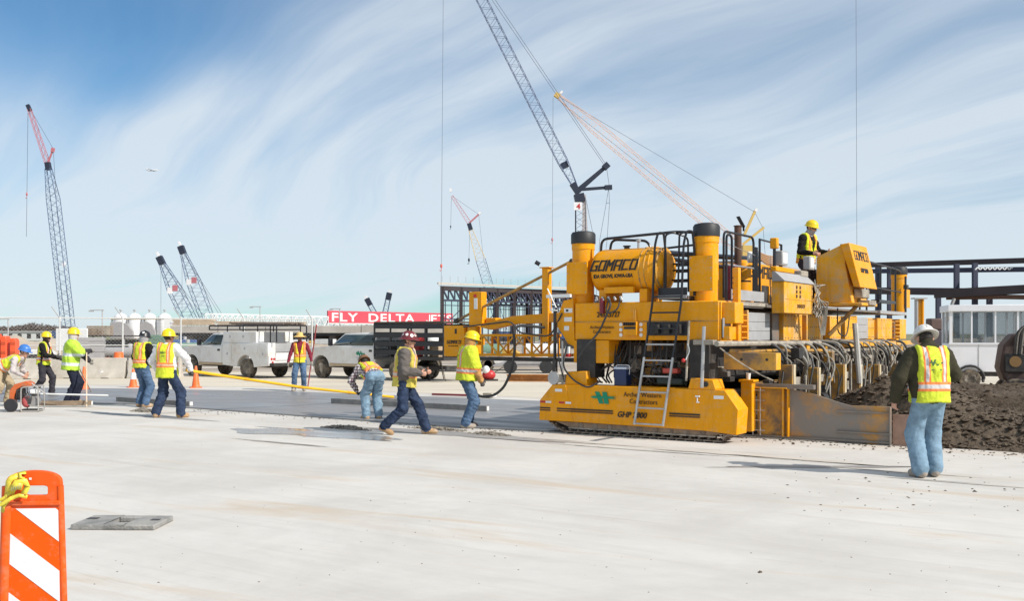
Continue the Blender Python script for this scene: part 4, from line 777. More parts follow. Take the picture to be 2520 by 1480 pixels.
# ------------------------------------------------------------------ heaps, clods, puddle edge
CONC = M('fresh_concrete_heap',(.088,.064,.043),.72,spec=.3,var=.5,sc=16,bump=1,bsc=24,dirt=(.15,.12,.085),dsc=7,d0=.52,d1=.64)
MORT = M('drying_mortar',(.25,.22,.18),.95,var=.35,sc=12,bump=.9,bsc=25,dirt=(.12,.10,.085),dsc=6)
def lump(b, c, r, sq=.7):
    n = 5; o = len(b.v); vs = [(c[0],c[1],c[2]+r*sq)]
    for j in range(n): t = 2*math.pi*j/n+rnd(0,1); q = r*rnd(.7,1.3); vs.append((c[0]+q*math.cos(t), c[1]+q*math.sin(t), c[2]+r*rnd(-.3,.35)*sq))
    vs.append((c[0],c[1],c[2]-r*sq)); b.add(vs, [(0,1+j,1+(j+1)%n) for j in range(n)]+[(6,1+(j+1)%n,1+j) for j in range(n)])
def heap(name, label, u0, u1, v0, v1, hf, du=.07, nl=1500, rl=(.012,.05)):
    b = MB(); nu = int((u1-u0)/du)+1; nv = int((v1-v0)/du)+1; H_ = {}
    for i in range(nu):
        for j in range(nv):
            u, v = u0+i*du, v0+j*du; z = hf(u,v); z = z+(.11*nz((u,v,0),2.2)+.07*nz((u,v,3),5)+.045*nz((u,v,7),11))*min(1,z*6) if z > 0 else -.03; H_[i,j] = z; b.v.append(tuple(pv(u+nz((u,v,0),4)*.03,v+nz((u,v,5),4)*.03,z)))
    b.f = [(i*nv+j,(i+1)*nv+j,(i+1)*nv+j+1,i*nv+j+1) for i in range(nu-1) for j in range(nv-1)]; b.m = [0]*len(b.f)
    for k in range(nl):
        i, j = random.randrange(nu), random.randrange(nv)
        if H_[i,j] > .01: lump(b, pv(u0+i*du+rnd(-.03,.03),v0+j*du+rnd(-.03,.03),H_[i,j]+.005), rnd(*rl)*rnd(.4,1))
    o = b.build(name, CONC, weld=False, ang=60); tag(o, label, 'concrete heap'); return o
sst = lambda x: max(0,min(1,x))**2*(3-2*max(0,min(1,x)))
def h1(u, v):
    cr = .30+.72*math.exp(-((u-2.3)/1.15)**2)+.18*math.exp(-((u-5.6)/.9)**2)
    edge = 1.32+.12*nz((u,0,0),1.5); f_ = sst((v-edge)/1.0)*sst((5.6-v)/2.4); return cr*f_*sst((u-.55)/.5)
def h2(u, v): return .62*sst((v-6.4)/.5)*sst((11.8-v)/1.2)*sst((u-.6)/.6)*(.9+.12*nz((u,v,0),.8))
heap('concrete_heap', 'dark brown heap of fresh concrete in front of the paver plow plate', .5, 7.0, 1.1, 5.8, h1, .07, 8500, (.018,.085))
heap('concrete_windrow', 'long dark ridge of dumped concrete behind the heap, near the white booth', .5, 9.0, 6.2, 12.0, h2, .10, 1600, (.02,.06))
def pile(label, c, ru, rv, hh, nl, mt=MORT, sc=(.01,.035)):
    b = MB(); n = 26; m_ = 9
    for i in range(m_+1):
        for j in range(n):
            t = 2*math.pi*j/n; q = i/m_; k = 1+.45*nz((math.cos(t)*2,math.sin(t)*2,c.x)); u, v = ru*q*k*math.cos(t), rv*q*k*math.sin(t); z = hh*(1-q*q)*(1+.8*nz((u*6,v*6,c.y)))-.012
            b.v.append(tuple(c+U*u+VV*v+V3((0,0,z))))
    b.f = [(i*n+j,i*n+(j+1)%n,(i+1)*n+(j+1)%n,(i+1)*n+j) for i in range(m_) for j in range(n)]; b.m = [0]*len(b.f)
    for k in range(nl): t, q = rnd(0,6.28), math.sqrt(rnd(0,1))*1.15; lump(b, c+U*ru*q*math.cos(t)+VV*rv*q*math.sin(t)+V3((0,0,max(0,hh*(1-q*q))*.8+.004)), rnd(*sc))
    return tag(b.build('mortar_pile', mt, weld=False, ang=70), label, 'mortar', 'spilled mortar along the slab edge')
pile('low heap of spilled mortar at the feet of the two workers with the pole', gp(355,1014), .42, .16, .09, 130)
pile('ridge of spilled mortar behind the puddle, left of the walking man', gp(850,1056), .55, .16, .07, 160)
pile('crumbly mortar behind the walking man, beside the hose worker', gp(1075,1058), .6, .14, .05, 160)
pile('crumbly mortar in front of the hose worker near the track', gp(1205,1071), .42, .10, .06, 130)
pile('thin scrape of mortar on the sandy lane below the straw-hat man', gp(860,973), .8, .2, .04, 60)
pile('scrape of mortar on the sandy lane below the left utility truck', gp(585,975), .6, .2, .03, 50)
b = MB(); random.seed(5)
for k in range(420): u, v = rnd(-3,9), 1.25-abs(random.gauss(0,.35)); lump(b, pv(u,v,.004), rnd(.006,.03), .5)
for k in range(130): p = gp(rnd(200,2520), rnd(1090,1460)); lump(b, p, rnd(.003,.011), .5)
for k in range(70): p = gp(rnd(1900,2520), rnd(1110,1260)); lump(b, p, rnd(.005,.022), .5)
for k in range(240): q = random.random(); p = gp(470+870*q, 1006+58*q+abs(random.gauss(0,5))); lump(b, p, rnd(.008,.03), .5)
for p, r in ((gp(2398,1211),.035),(gp(2130,1178),.03),(gp(1870,1410),.025)): lump(b, p, r, .6)
struct(b.build('clods', CONC, weld=False), 'stuff')
# ------------------------------------------------------------------ near objects
ORP = M('orange_plastic',(.80,.10,.008),.5,spec=.25,var=.10,sc=5,dirt=(.60,.28,.18),dsc=7,d0=.5,d1=.7,damt=.5); ORF = M('orange_sheeting',(.80,.10,.004),.6,spec=.15,var=.08,sc=6,dirt=(.52,.30,.2),dsc=9,d0=.55,d1=.72,damt=.45); WSH = M('white_sheeting',(.76,.76,.78),.5,var=.05,sc=40,dirt=(.5,.46,.42),dsc=9,d0=.55,d1=.72,damt=.5)
def panel():
    c = at(85,1155,5.5); t = thing('channelizer_panel', 'tall orange and white striped traffic panel with grip hole, front left', 'traffic panel', (c.x,c.y,0), R(4))
    W0, W1, Ht = .175, .148, 1.03; b = MB()
    def outl(k, n=14):       # rounded top
        pts = [(-W0,.12),(W0,.12),(W1,Ht-.08)]
        for i in range(n+1): a = R(0+180*i/n); pts.append((W1*math.cos(a)*1.0*(1 if abs(math.cos(a)) < .98 else 1), Ht-.08+.075*math.sin(a)**.7 if math.sin(a) > 0 else Ht-.08))
        pts.append((-W1,Ht-.08)); return pts
    o = outl(0); hole = [(.065*math.copysign(min(1,abs(math.cos(a))*1.3),math.cos(a))+.012, Ht-.115+.027*math.copysign(min(1,abs(math.sin(a))*1.2),math.sin(a))) for a in [2*math.pi*i/24 for i in range(24)]]
    bm = bmesh.new()
    for y in (-.02,.02):
        ev = []
        for ring in (o, hole):
            vs = [bm.verts.new((x,y,z)) for x,z in ring]; ev.append(vs)
        es = [bm.edges.new((vs[i],vs[(i+1)%len(vs)])) for vs in ev for i in range(len(vs))]
        bmesh.ops.triangle_fill(bm, edges=es, use_beauty=True)
        if y < 0: front = ev
        else:
            for f0, f1 in zip(front, ev):
                k = len(f0)
                for i in range(k): bm.faces.new((f0[i],f0[(i+1)%k],f1[(i+1)%k],f1[i]))
    bmesh.ops.remove_doubles(bm, verts=bm.verts, dist=1e-5); bmesh.ops.recalc_face_normals(bm, faces=bm.faces); me = bpy.data.meshes.new('panel_body'); bm.to_mesh(me); bm.free(); me.materials.append(ORP); p = part('panel_body', me, t)
    bv = p.modifiers.new('bevel','BEVEL'); bv.width = .006; bv.segments = 2; bv.limit_method = 'ANGLE'; bv.angle_limit = R(50)
    rl = MB(); rl.tube([(-W0+.012,-.012,.12),(-W1+.010,-.012,Ht-.09)],.030,12); rl.build('side_tube', ORP, t); rl = MB(); rl.tube([(W0-.008,-.010,.12),(W1-.006,-.010,Ht-.09)],.018,12); rl.build('side_tube', ORP, t)
    MB().box((-.148,-.034,Ht-.196),(.15,-.02,Ht-.17)).build('top_ridge', ORP, t, .006)
    sh = MB(); sh.prism([(-.135,.14),(.15,.14),(.138,Ht-.21),(-.118,Ht-.21)], 'y', -.0235, -.02); sh.build('orange_sheeting', ORF, t)
    def clip(poly, f):
        o = []
        for i in range(len(poly)):
            a, b_ = poly[i], poly[(i+1)%len(poly)]; fa, fb = f(a), f(b_)
            if fa >= 0: o.append(a)
            if (fa >= 0) != (fb >= 0): q = fa/(fa-fb); o.append((a[0]+(b_[0]-a[0])*q, a[1]+(b_[1]-a[1])*q))
        return o
    base = [(-.133,.142),(.148,.142),(.136,Ht-.212),(-.116,Ht-.212)]
    for top in (Ht-.115, Ht-.445, Ht-.775):
        s_ = clip(clip(base, lambda p: (top-.80*p[0])-p[1]), lambda p: p[1]-(top-.17-.80*p[0]))
        if len(s_) > 2: MB().prism(s_, 'y', -.026, -.0236).build('white_stripe', WSH, t)
    f_ = MB(); f_.box((-.02,-.024,Ht-.055),(-.008,-.0205,Ht-.043)); f_.build('rivet', WHT, t)
    bs = MB(); bs.prism([(-.3,-.2),(.3,-.2),(.36,-.12),(.36,.12),(.3,.2),(-.3,.2),(-.36,.12),(-.36,-.12)], 'z', 0, .12); bs.build('rubber_base', RB, t, .02)
    tt = thing('caution_tape', 'crumpled yellow caution tape knotted round the striped panel top corner', 'tape', (c.x,c.y,0), R(4)); TP = M('yellow_tape',(.72,.60,.06),.4,var=.3,sc=25); TPI = M('tape_ink',(.30,.36,.28),.5)
    random.seed(3)
    def strip(pts, w_, nm='tape_strip', m=TP):
        b = MB(); vs = []
        ctr_ = V3((-.07,-.05,Ht-.08)); pts = [ctr_+(V3(p)-ctr_)*V3((.8,1,.74)) for p in pts]; w_ *= .72
        for i, p in enumerate(pts):
            p = V3(p); d = (V3(pts[min(i+1,len(pts)-1)])-V3(pts[max(i-1,0)])).normalized(); a = d.cross(V3((.2,1,.3*math.sin(i*1.3)))).normalized()*w_/2; vs += [p+a, p-a]
        b.add(vs, [(2*i,2*i+1,2*i+3,2*i+2) for i in range(len(pts)-1)]); o = b.build(nm, m, tt, weld=False, ang=180); s_ = o.modifiers.new('s','SOLIDIFY'); s_.thickness = .001; return o
    z = Ht
    strip([(-.115,-.05,z-.155),(-.09,-.075,z-.10),(-.06,-.085,z-.055),(-.01,-.07,z-.05),(-.005,-.05,z-.09),(-.02,-.07,z-.14)], .05)
    strip([(-.02,-.06,z-.035),(-.05,-.065,z-.02),(-.055,-.05,z+.01),(-.03,-.03,z+.012),(-.02,.03,z-.01)], .028)
    strip([(.0,-.06,z-.165),(-.05,-.07,z-.15),(-.10,-.075,z-.17),(-.15,-.08,z-.205),(-.21,-.085,z-.235),(-.27,-.08,z-.245)], .03)
    strip([(-.10,-.06,z-.12),(-.15,-.065,z-.17),(-.19,-.07,z-.19),(-.22,-.06,z-.22)], .026); strip([(-.13,-.055,z-.19),(-.16,-.06,z-.23),(-.17,-.05,z-.28)], .03); strip([(-.14,-.05,z-.16),(-.12,-.07,z-.05),(-.10,-.06,z-.02),(-.05,-.04,z-.005)], .045); strip([(-.09,-.09,z-.10),(-.055,-.095,z-.075),(-.02,-.085,z-.085)], .058)
    for k in range(6): strip([(-.085+k*.012,-.099,z-.115+.004*k),(-.082+k*.012,-.101,z-.085+.004*k)], .004, 'tape_print', TPI)
panel()
bp_ = thing('rubber_base', 'grey rubber sign base plate with square hole, lying loose on the concrete', 'base plate', gp(303,1294), R(-2))
b = MB(); W_, D_, zt = .385, .235, .05
for x0, x1, y0, y1 in ((-W_,-.09,-D_,D_),(.11,W_,-D_,D_),(-.09,.11,-D_,-.10),(-.09,.11,.13,D_)): b.box((x0,y0,0),(x1,y1,zt))
RUB = M('dusty_rubber',(.27,.265,.25),.9,var=.3,sc=6,bump=.6,bsc=40,dirt=(.36,.34,.31),dsc=5,d0=.45,d1=.6); o = b.build('plate', RUB, bp_, .01)
MB().box((-.088,-.098,0),(.108,.128,.008)).build('hole_floor', DRK, bp_); MB().box((-.36,.02,zt),(-.26,.1,zt+.004)).build('grip', M('dark_rubber',(.06,.06,.06),.8), bp_); MB().box((.26,-.02,zt),(.34,.05,zt+.004)).build('grip', M('dark_rubber'), bp_)
# traffic cones
CON = M('cone_orange',(.88,.16,.03),.5,var=.12,sc=6,dirt=(.6,.3,.2),dsc=5,d0=.5,d1=.7)
def cone(x, y, label, h_=.71, band=False):
    t = thing('traffic_cone', label, 'cone', gp(x,y), rnd(0,1), 'traffic cones'); MB().lathe([(.135,.03),(.128,.05),(.035,h_-.015),(.028,h_),(.018,h_),(.018,h_-.1)], n=24).build('cone_body', CON, t); MB().box((-.19,-.19,0),(.19,.19,.03)).build('base', CON, t, .008)
    if band: MB().lathe([(.098,.27),(.066,.50)], n=24).build('reflective_band', WHT, t).scale = (1.03,1.03,1)
cone(207,960,'orange traffic cone beside the lime-jacketed worker with the upright pole',.74); cone(328,954,'white-banded traffic cone half hidden behind the man in the black hard hat',.62,True); cone(482,955,'orange traffic cone in front of the left utility truck',.72)
# bucket
t = thing('bucket', 'blue and white bucket standing at the foot of the concrete barrier', 'bucket', gp(253,932)); MB().lathe([(.16,0),(.175,.20),(.165,.20),(.15,.01),(0,.01)], n=20).build('blue_body', M('bucket_blue',(.08,.24,.55),.5), t); MB().lathe([(.176,.20),(.183,.30),(.17,.30),(.165,.2)], n=20).build('white_rim', WHT, t); MB().tube(arc((0,0,.28),.18,0,180,8,'x'), .006, 6).build('handle', CHR, t)
# straight edges, poles and boards on the slab edge
ALU = M('dull_aluminium',(.26,.25,.24),.6,metal=.3,var=.2,sc=5,dirt=(.42,.40,.36),dsc=6,d0=.5,d1=.65)
def beam(p, q, w_, h_, nm, label, cat, m=ALU, z=.03):
    p, q = V3(p), V3(q); c = (p+q)/2; c.z = z; d = q-p; t = thing(nm, label, cat, c, math.atan2(d.y,d.x)); L_ = d.length/2; tl = (q.z-p.z)/2/L_ if L_ else 0
    b = MB(); b.box((-L_,-w_/2,0),(L_,w_/2,h_*.25)); b.box((-L_,-w_/2,h_*.25),(L_,-w_/2+w_*.15,h_)); b.box((-L_,w_/2-w_*.15,h_*.25),(L_,w_/2,h_)); b.box((-L_,-w_/2,h_),(L_,w_/2,h_*1.12)); b.build('channel', m, t, .004); MB().box((L_,-w_*.4,h_*.1),(L_+.012,w_*.4,h_)).build('end_cap', WHT, t); return t
beam(gp(290,991), gp(470,1003), .10, .10, 'straight_edge', 'dark grey metal straight edge lying at the slab edge behind two workers', 'straight edge')
beam(gp(818,996), gp(1200,1016), .10, .11, 'straight_edge', 'long grey metal straight edge lying on the wet slab behind the walking man', 'straight edge')
beam(gp(98,1002), gp(226,1001), .12, .10, 'timber', 'short brown timber block lying beside the lime-jacketed man\'s boots', 'timber', M('dirty_timber',(.26,.19,.13),.9,var=.3,sc=6))
beam(gp(1064,976), gp(1160,979), .08, .05, 'board', 'thin dark red board lying beyond the wet slab', 'board', M('red_board',(.22,.03,.04),.6))
beam(gp(1195,980), gp(1216,981), .25, .10, 'trowel_blade', 'tan metal float blade lying beyond the slab beside the hose worker', 'float', M('tan_steel',(.42,.36,.28),.7))
def pole(p, q, r, nm, label, cat, m, seg=10):
    o = MB().tube([V3(p), V3(q)], r, seg).build(nm, m); return tag(o, label, cat)
pole(at(100,970,24), at(266,974,24), .02, 'white_rod', 'long thin white rod across the slab at the lime-jacketed man\'s ankles', 'rod', WHT)
YP = M('pole_yellow',(.80,.44,.01),.4,var=.1)
t = thing('bull_float', 'long yellow bull float pole held by the white-sleeved worker across the slab', 'bull float', (0,0,0)); p0 = at(458,912,21.3); p1 = gp(968,978,.12)
MB().tube([p0,p0.lerp(p1,.5)-V3((0,0,.05)),p1], .033, 10).build('pole', YP, t); 
for k in (.25,.5,.75): q = p0.lerp(p1,k)-V3((0,0,.05*(1-abs(k-.5)*2))); d = (p1-p0).normalized(); MB().tube([q-d*.06,q+d*.06], .038, 10).build('pole_joint', M('pole_joint',(.7,.35,.01),.4), t)
MB().cbox((p1.x,p1.y,.07),(1.2,.22,.035)).build('float_blade', ALU, t, .006)
# engine pump at the left
t = thing('engine_pump', 'small orange and red engine pump in a steel tube frame at the left edge', 'pump', gp(60,1013), R(8), None, .9); FR = M('frame_steel',(.45,.43,.40),.5,metal=.3)
for y in (-.25,.22):
    MB().tube(rpath([(.0,y,.02),(.0,y,.62),(.40,y,.66),(.42,y,.02),(0,y,.02)],.06,3), .014, 8).build('frame_tube', FR, t)
for x, z in ((0,.6),(.41,.64),(0,.03),(.41,.03)): MB().tube([(x,-.25,z),(x,.22,z)], .014, 8).build('frame_tube', FR, t)
b = MB(); b.prism([(-.33,.05),(-.30,.55),(-.18,.70),(.10,.78),(.22,.72),(.20,.62),(.0,.64),(-.14,.56),(-.2,.38),(-.24,.05)], 'y', -.18, .15); b.build('engine_cover', M('cover_rusty_orange',(.55,.12,.03),.5,var=.2,sc=5,dirt=(.25,.16,.1),dsc=5,d0=.52,d1=.65), t, .02)
MB().box((-.16,-.16,.30),(.0,.14,.58)).build('engine_block', DRK, t, .02); MB().box((.18,-.2,.45),(.36,.1,.58)).build('fuel_tank', WHT, t, .03); MB().ball((.1,-.12,.25),(.13,.10,.15),14).build('pump_casing', M('pump_red',(.50,.10,.10),.55,var=.2), t); MB().cyl((.26,-.2,.26),(.26,.1,.26),.13,n=18).build('recoil_starter', M('grey_castings',(.25,.24,.23),.6), t); MB().lathe([(.03,-.28),(.15,-.28),(.17,-.25),(.15,-.22),(.03,-.22)], (-.24,0,.17), 'y', 20).build('wheel', RB, t); MB().box((-.05,-.2,.0),(.4,.15,.06)).build('skid', DRK, t, .01)
for k in range(4): MB().tube(rpath([(.0+k*.05,-.1,.5),(.1+k*.05,-.22,.4),(.15+k*.02,-.2,.2)],.1,4), .012, 6).build('hose', HOSE, t)
MB().tube([(.2,-.1,.72),(.55,-.05,.42)], .02, 8).build('throttle_handle', FR, t)
# black hose from the paver to the worker's hand
hp_ = pv(-3.9,.9,1.9); pts = [hp_, at(1262,800,19.2), at(1268,860,19.1), at(1258,915,19), at(1240,955,18.9), at(1215,975,18.9), at(1185,978,18.9), at(1168,968,18.85)]
tag(MB().tube(rpath(pts,.5,6), .026, 8).build('water_hose', HOSE), 'black hose looping from the paver rear down to the hose worker\'s glove', 'hose')

# ------------------------------------------------------------------ barriers, fence, yard
BAR = M('barrier_concrete',(.50,.46,.40),.9,var=.15,sc=1.5,bump=.3,bsc=20,dirt=(.34,.29,.23),dsc=2,d0=.5,d1=.7,damt=.6)
def barrier(xa, xb, y, label):
    p, q = gp(xa,y), gp(xb,y); c = (p+q)/2; d = q-p; t = thing('concrete_barrier', label, 'barrier', c, math.atan2(d.y,d.x), 'concrete barriers by the fence'); L_ = d.length/2-.02
    MB().prism([(-.30,0),(.30,0),(.30,.06),(.16,.26),(.10,.82),(-.10,.82),(-.16,.26),(-.30,.06)], 'x', -L_, L_).build('barrier_body', BAR, t, .015)
    for x in (-L_*.5,L_*.5): MB().box((x-.15,-.305,0),(x+.15,-.295,.035)).build('drain_slot', DRK, t)
    for z in (.2,.6): MB().tube(arc((-L_,0,z),.05,90,270,6,'z'), .012, 6).build('lifting_loop', RUST, t)
barrier(-70,125,934,'concrete barrier at the left edge behind the blue-hatted worker'); barrier(127,312,932,'concrete barrier with the blue and white bucket at its foot'); barrier(317,448,932,'concrete barrier between the two standing workers and the truck bumper')
t = thing('chain_link_fence', 'galvanised chain link fence with angled barbed arms behind the concrete barriers', 'fence', (0,0,0)); GAL = M('fence_steel',(.62,.62,.60),.5,metal=.2,var=.1); GALB = M('fence_grey',(.42,.42,.42),.6)
fx = [(-40,44.0),(147,45.0),(302,46.0),(445,47.0),(600,48.5),(768,50.0)]
fp = [V3(((x-CX)/FPX*Z,Z,0)) for x, Z in fx]
for i, p in enumerate(fp):
    MB().tube([p,p+V3((0,0,2.55))], .04, 8).build('fence_post', GAL, t); MB().tube([p+V3((0,0,2.5)),p+V3((-.25,-.25,3.0))], .025, 6).build('barb_arm', GALB, t)
for a, q in zip(fp,fp[1:]):
    for z, r in ((2.5,.028),(1.25,.022),(.15,.02)): MB().tube([a+V3((0,0,z)),q+V3((0,0,z))], r, 6).build('fence_rail', GAL, t)
    b = MB(); L_ = (q-a).length; d = (q-a)/L_; n = int(L_/.16)
    for k in range(-15,n):
        for s_ in (1,-1):
            x0, x1 = k*.16, k*.16+2.4; xa, xb = max(0,x0), min(L_,x1)
            if xb > xa:
                za, zb = (xa-x0)/2.4*2.4+.1, (xb-x0)/2.4*2.4+.1
                if s_ < 0: za, zb = 2.6-za, 2.6-zb
                b.add([a+d*xa+V3((0,0,za-.003)),a+d*xb+V3((0,0,zb-.003)),a+d*xb+V3((0,0,zb+.003)),a+d*xa+V3((0,0,za+.003))], [(0,1,2,3)])
    struct(b.build('wire_mesh', GALB, t, weld=False), 'stuff')
ORB = M('barrier_orange',(.78,.10,.03),.5,var=.12,sc=2)
for k, (x, y, lb) in enumerate(((-8,874,'leftmost upright orange plastic barrier at the picture edge'),(14,873,'middle upright orange plastic barrier behind the blue-hatted worker'),(36,874,'rightmost upright orange plastic barrier behind the blue-hatted worker'))):
    c = V3(((x-CX)/FPX*43.5,43.5,0)); t = thing('plastic_barrier', lb, 'barrier', c, R(5*k), 'orange plastic barriers'); MB().prism([(-.17,.02),(.17,.02),(.17,.5),(.13,.6),(.13,1.65-.1*k),(.08,1.78-.1*k),(-.08,1.78-.1*k),(-.13,1.65-.1*k),(-.13,.6),(-.17,.5)], 'y', -.25, .25).build('barrier_body', ORB, t, .03)
    for z in (.4,.9,1.3): MB().box((-.1,-.262,z),(.1,-.25,z+.12)).build('recess_shade', M('barrier_orange_shade',(.5,.07,.02),.6), t, .005)  # raised plates in darker orange paint the shade of moulded recesses
def drum(x, y, Z, label, s=1):
    t = thing('traffic_drum', label, 'traffic drum', V3(((x-CX)/FPX*Z,Z,0)), 0, 'orange traffic drums', s); prof = [(.26,0),(.26,.12),(.24,.14),(.235,.32),(.225,.34),(.22,.55),(.21,.57),(.205,.80),(.195,.82),(.19,.98),(.15,1.0),(0,1.0)]
    MB().lathe(prof, n=20).build('drum_body', CON, t)
    for z0, z1, r0, r1 in ((.18,.30,.245,.243),(.58,.70,.222,.218)): MB().lathe([(r0,z0),(r1,z1)], n=20).build('reflective_band', WHT, t)
drum(292,882,42.5,'white-banded orange drum behind the middle concrete barrier'); drum(264,890,43,'low orange drum left of the white-banded drum behind the barrier',.75)
# yard behind the fence
WOOD = M('yard_timber',(.30,.22,.15),.9,var=.3,sc=3); CNV = M('grey_canvas',(.33,.32,.32),.8,var=.1)
def at0(x, Z): return V3(((x-CX)/FPX*Z,Z,0))
t = thing('site_board', 'plain white site board on posts behind the two left workers', 'board', at0(177,60)); MB().box((-.95,-.06,.75),(.95,.06,2.1)).build('board', WHT, t, .02)
for x in (-.8,.8): MB().box((x-.05,.07,0),(x+.05,.15,2.0)).build('post', GALB, t)
for k, (x, w_) in enumerate(((234,.62),(259,.60))):
    t = thing('pallet_stack', ('left','right')[k]+' of two brown timber stacks on the rack behind the fence', 'timber stack', at0(x,62)+V3((0,0,1.69)), 0, 'timber stacks')
    for j in range(5): MB().box((-w_/2+rnd(-.02,.02),-.5,j*.12),(w_/2+rnd(-.02,.02),.5,j*.12+.1)).build('plank_layer', WOOD, t, .01)
t = thing('storage_rack', 'dark storage rack carrying the timber stacks behind the fence', 'rack', at0(262,62)); MB().box((-1.3,-.7,1.6),(2.5,.7,1.68)).build('shelf', DRK, t)
for x in (-1.2,.1,1.3,2.4): MB().box((x-.05,-.6,0),(x+.05,-.5,1.6)).build('post', GALB, t)
MB().box((-1.2,.4,.1),(2.4,.7,1.4)).build('back_panel', M('yard_dark',(.09,.09,.10),.8,var=.4,sc=2), t)
SIL = M('silo_white',(.80,.80,.80),.5,var=.05,sc=1); Zs = 200
for k, x in enumerate((297,331,368,405)):
    t = thing('cement_silo', ('first','second','third','fourth')[k]+' white domed cement silo counted from the left', 'silo', at0(x,Zs), 0, 'white cement silos')
    MB().lathe([(0,.5),(1.3,.9),(1.42,1.2),(1.42,4.7),(1.36,4.95),(1.05,5.5),(.5,5.85),(0,5.95)], n=24).build('silo_shell', SIL, t); MB().lathe([(.15,5.9),(.15,6.4),(.3,6.45),(.3,6.6),(0,6.7)], n=10).build('vent', GALB, t)
    MB().lathe([(1.43,4.6),(1.46,4.62),(1.46,4.72),(1.43,4.74)], n=24).build('rim', GALB, t)
    for a in range(4): MB().box((1.1*math.cos(a*1.57+.78)-.1,1.1*math.sin(a*1.57+.78)-.1,0),(1.1*math.cos(a*1.57+.78)+.1,1.1*math.sin(a*1.57+.78)+.1,3.3)).build('leg', GALB, t)
t = thing('conveyor_frame', 'grey steel batching frame with canopy in front of the white silos', 'batch plant', at0(335,190))
for x in (-4.6,-1.5,1.6,4.6): MB().box((x-.1,-.1,0),(x+.1,.1,4.7)).build('post', GALB, t)
MB().box((-4.8,-.4,4.55),(4.8,.4,4.75)).build('top_beam', GALB, t)
for k in range(22): MB().bar((-4.6+k*.42,-.45,4.4),(-4.35+k*.42,-.45,4.95),.1).build('brace', M('yard_ochre',(.45,.36,.2),.8), t)
for x, w_ in ((-2.3,2.2),(2.6,1.5)): MB().prism([(x-w_,.9),(x+w_,.9),(x+w_*.95,2.2),(x+w_*.5,3.6),(x-w_*.2,4.1),(x-w_,3.9)], 'y', -1.2, -.6).build('hopper', CNV, t, .05)
t = thing('site_sign', 'white rectangular site sign with grey lettering beside the silos', 'sign', at0(431,120)); MB().box((-1.3,-.08,2.45),(1.3,.08,3.6)).build('board', WHT, t, .02); MB().box((-1.0,.1,0),(-.9,.2,2.6)).build('post', GALB, t); MB().box((.9,.1,0),(1.0,.2,2.6)).build('post', GALB, t); GT = M('grey_ink',(.35,.35,.42),.6)
for x0, x1, z in ((-.1,.75,3.25),(-.6,1.05,2.95)):
    n = int((x1-x0)/.16)
    for k in range(n): MB().box((x0+k*.16,-.09,z),(x0+k*.16+.11,-.082,z+.16)).build('lettering', GT, t)
# long low deck with timber and trusses, dark beneath
DK = M('deck_concrete',(.42,.39,.35),.9,var=.2,sc=.6,dirt=(.27,.24,.21),dsc=.5); t = thing('loading_deck', 'long low concrete deck on piers running behind the parked trucks', 'deck', (0,0,0)); a, q = at0(425,84), at0(1120,84)
k = 0; x = a.x
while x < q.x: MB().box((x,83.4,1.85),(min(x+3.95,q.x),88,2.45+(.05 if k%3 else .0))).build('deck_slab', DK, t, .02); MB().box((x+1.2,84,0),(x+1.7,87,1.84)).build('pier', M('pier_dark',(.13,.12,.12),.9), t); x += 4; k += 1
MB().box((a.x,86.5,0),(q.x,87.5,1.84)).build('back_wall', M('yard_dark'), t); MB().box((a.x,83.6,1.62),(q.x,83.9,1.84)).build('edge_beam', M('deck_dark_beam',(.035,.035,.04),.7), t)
random.seed(21)
for k, (x, w_, z, lb) in enumerate(((478,1.6,.5,'tan timber stack on the deck under the leaning blue crane booms'),(575,1.3,.35,'low timber stack on the deck above the left utility truck cab'),(690,2.2,.3,'flat brown timber stack on the deck behind the ladder rack'),(1000,1.2,.3,'low timber stack on the deck above the stake truck'))):
    c = at0(x,85); t = thing('timber_stack', lb, 'timber stack', c+V3((0,0,2.51)), 0, 'timber stacks')
    for j in range(3): MB().box((-w_+rnd(-.1,.1),-.6,j*z/3),(w_+rnd(-.1,.1),.6,j*z/3+z/3-.02)).build('plank_layer', M('pale_timber',(.48,.36,.24),.9,var=.25,sc=2), t, .01)
# yard machines seen between truck and fence
YC = [M('yard_green',(.18,.30,.22),.6), M('yard_yellow',(.55,.34,.06),.6), M('yard_blue',(.06,.11,.25),.6), M('yard_white',(.66,.66,.64),.6), M('yard_red',(.40,.06,.06),.6), CNV]
for k, (x, Z, c, L_, r, lb) in enumerate(((462,60,0,1.1,.42,'pale green tank on a skid behind the fence near the truck hood'),(455,66,2,.9,.5,'dark blue tank on a skid behind the last concrete barrier'),(320,58,5,1.8,.3,'grey pipe bundle tank behind the middle barrier'),(700,60,3,1.3,.5,'white tank seen over the left utility truck bed'),(1180,58,0,1.2,.4,'green tank seen through the paver finishing truss'),(1330,60,3,1.0,.4,'white tank seen through the right end of the finishing truss'))):
    t = thing('storage_tank', lb, 'tank', at0(x,Z)+V3((0,0,.35)), R(rnd(-10,10))); MB().lathe([(0,-L_-.15),(r*.7,-L_-.1),(r,-L_),(r,L_),(r*.7,L_+.1),(0,L_+.15)], (0,0,r+.05), 'x', 18).build('tank_shell', YC[c], t)
    for s_ in (-.6,.6): MB().box((s_*L_-.1,-r*.8,-.35),(s_*L_+.1,r*.8,.3)).build('saddle', DRK, t)
    MB().cyl((0,0,r*2),(0,0,r*2+.25),.12,n=10).build('manhole', GALB, t)
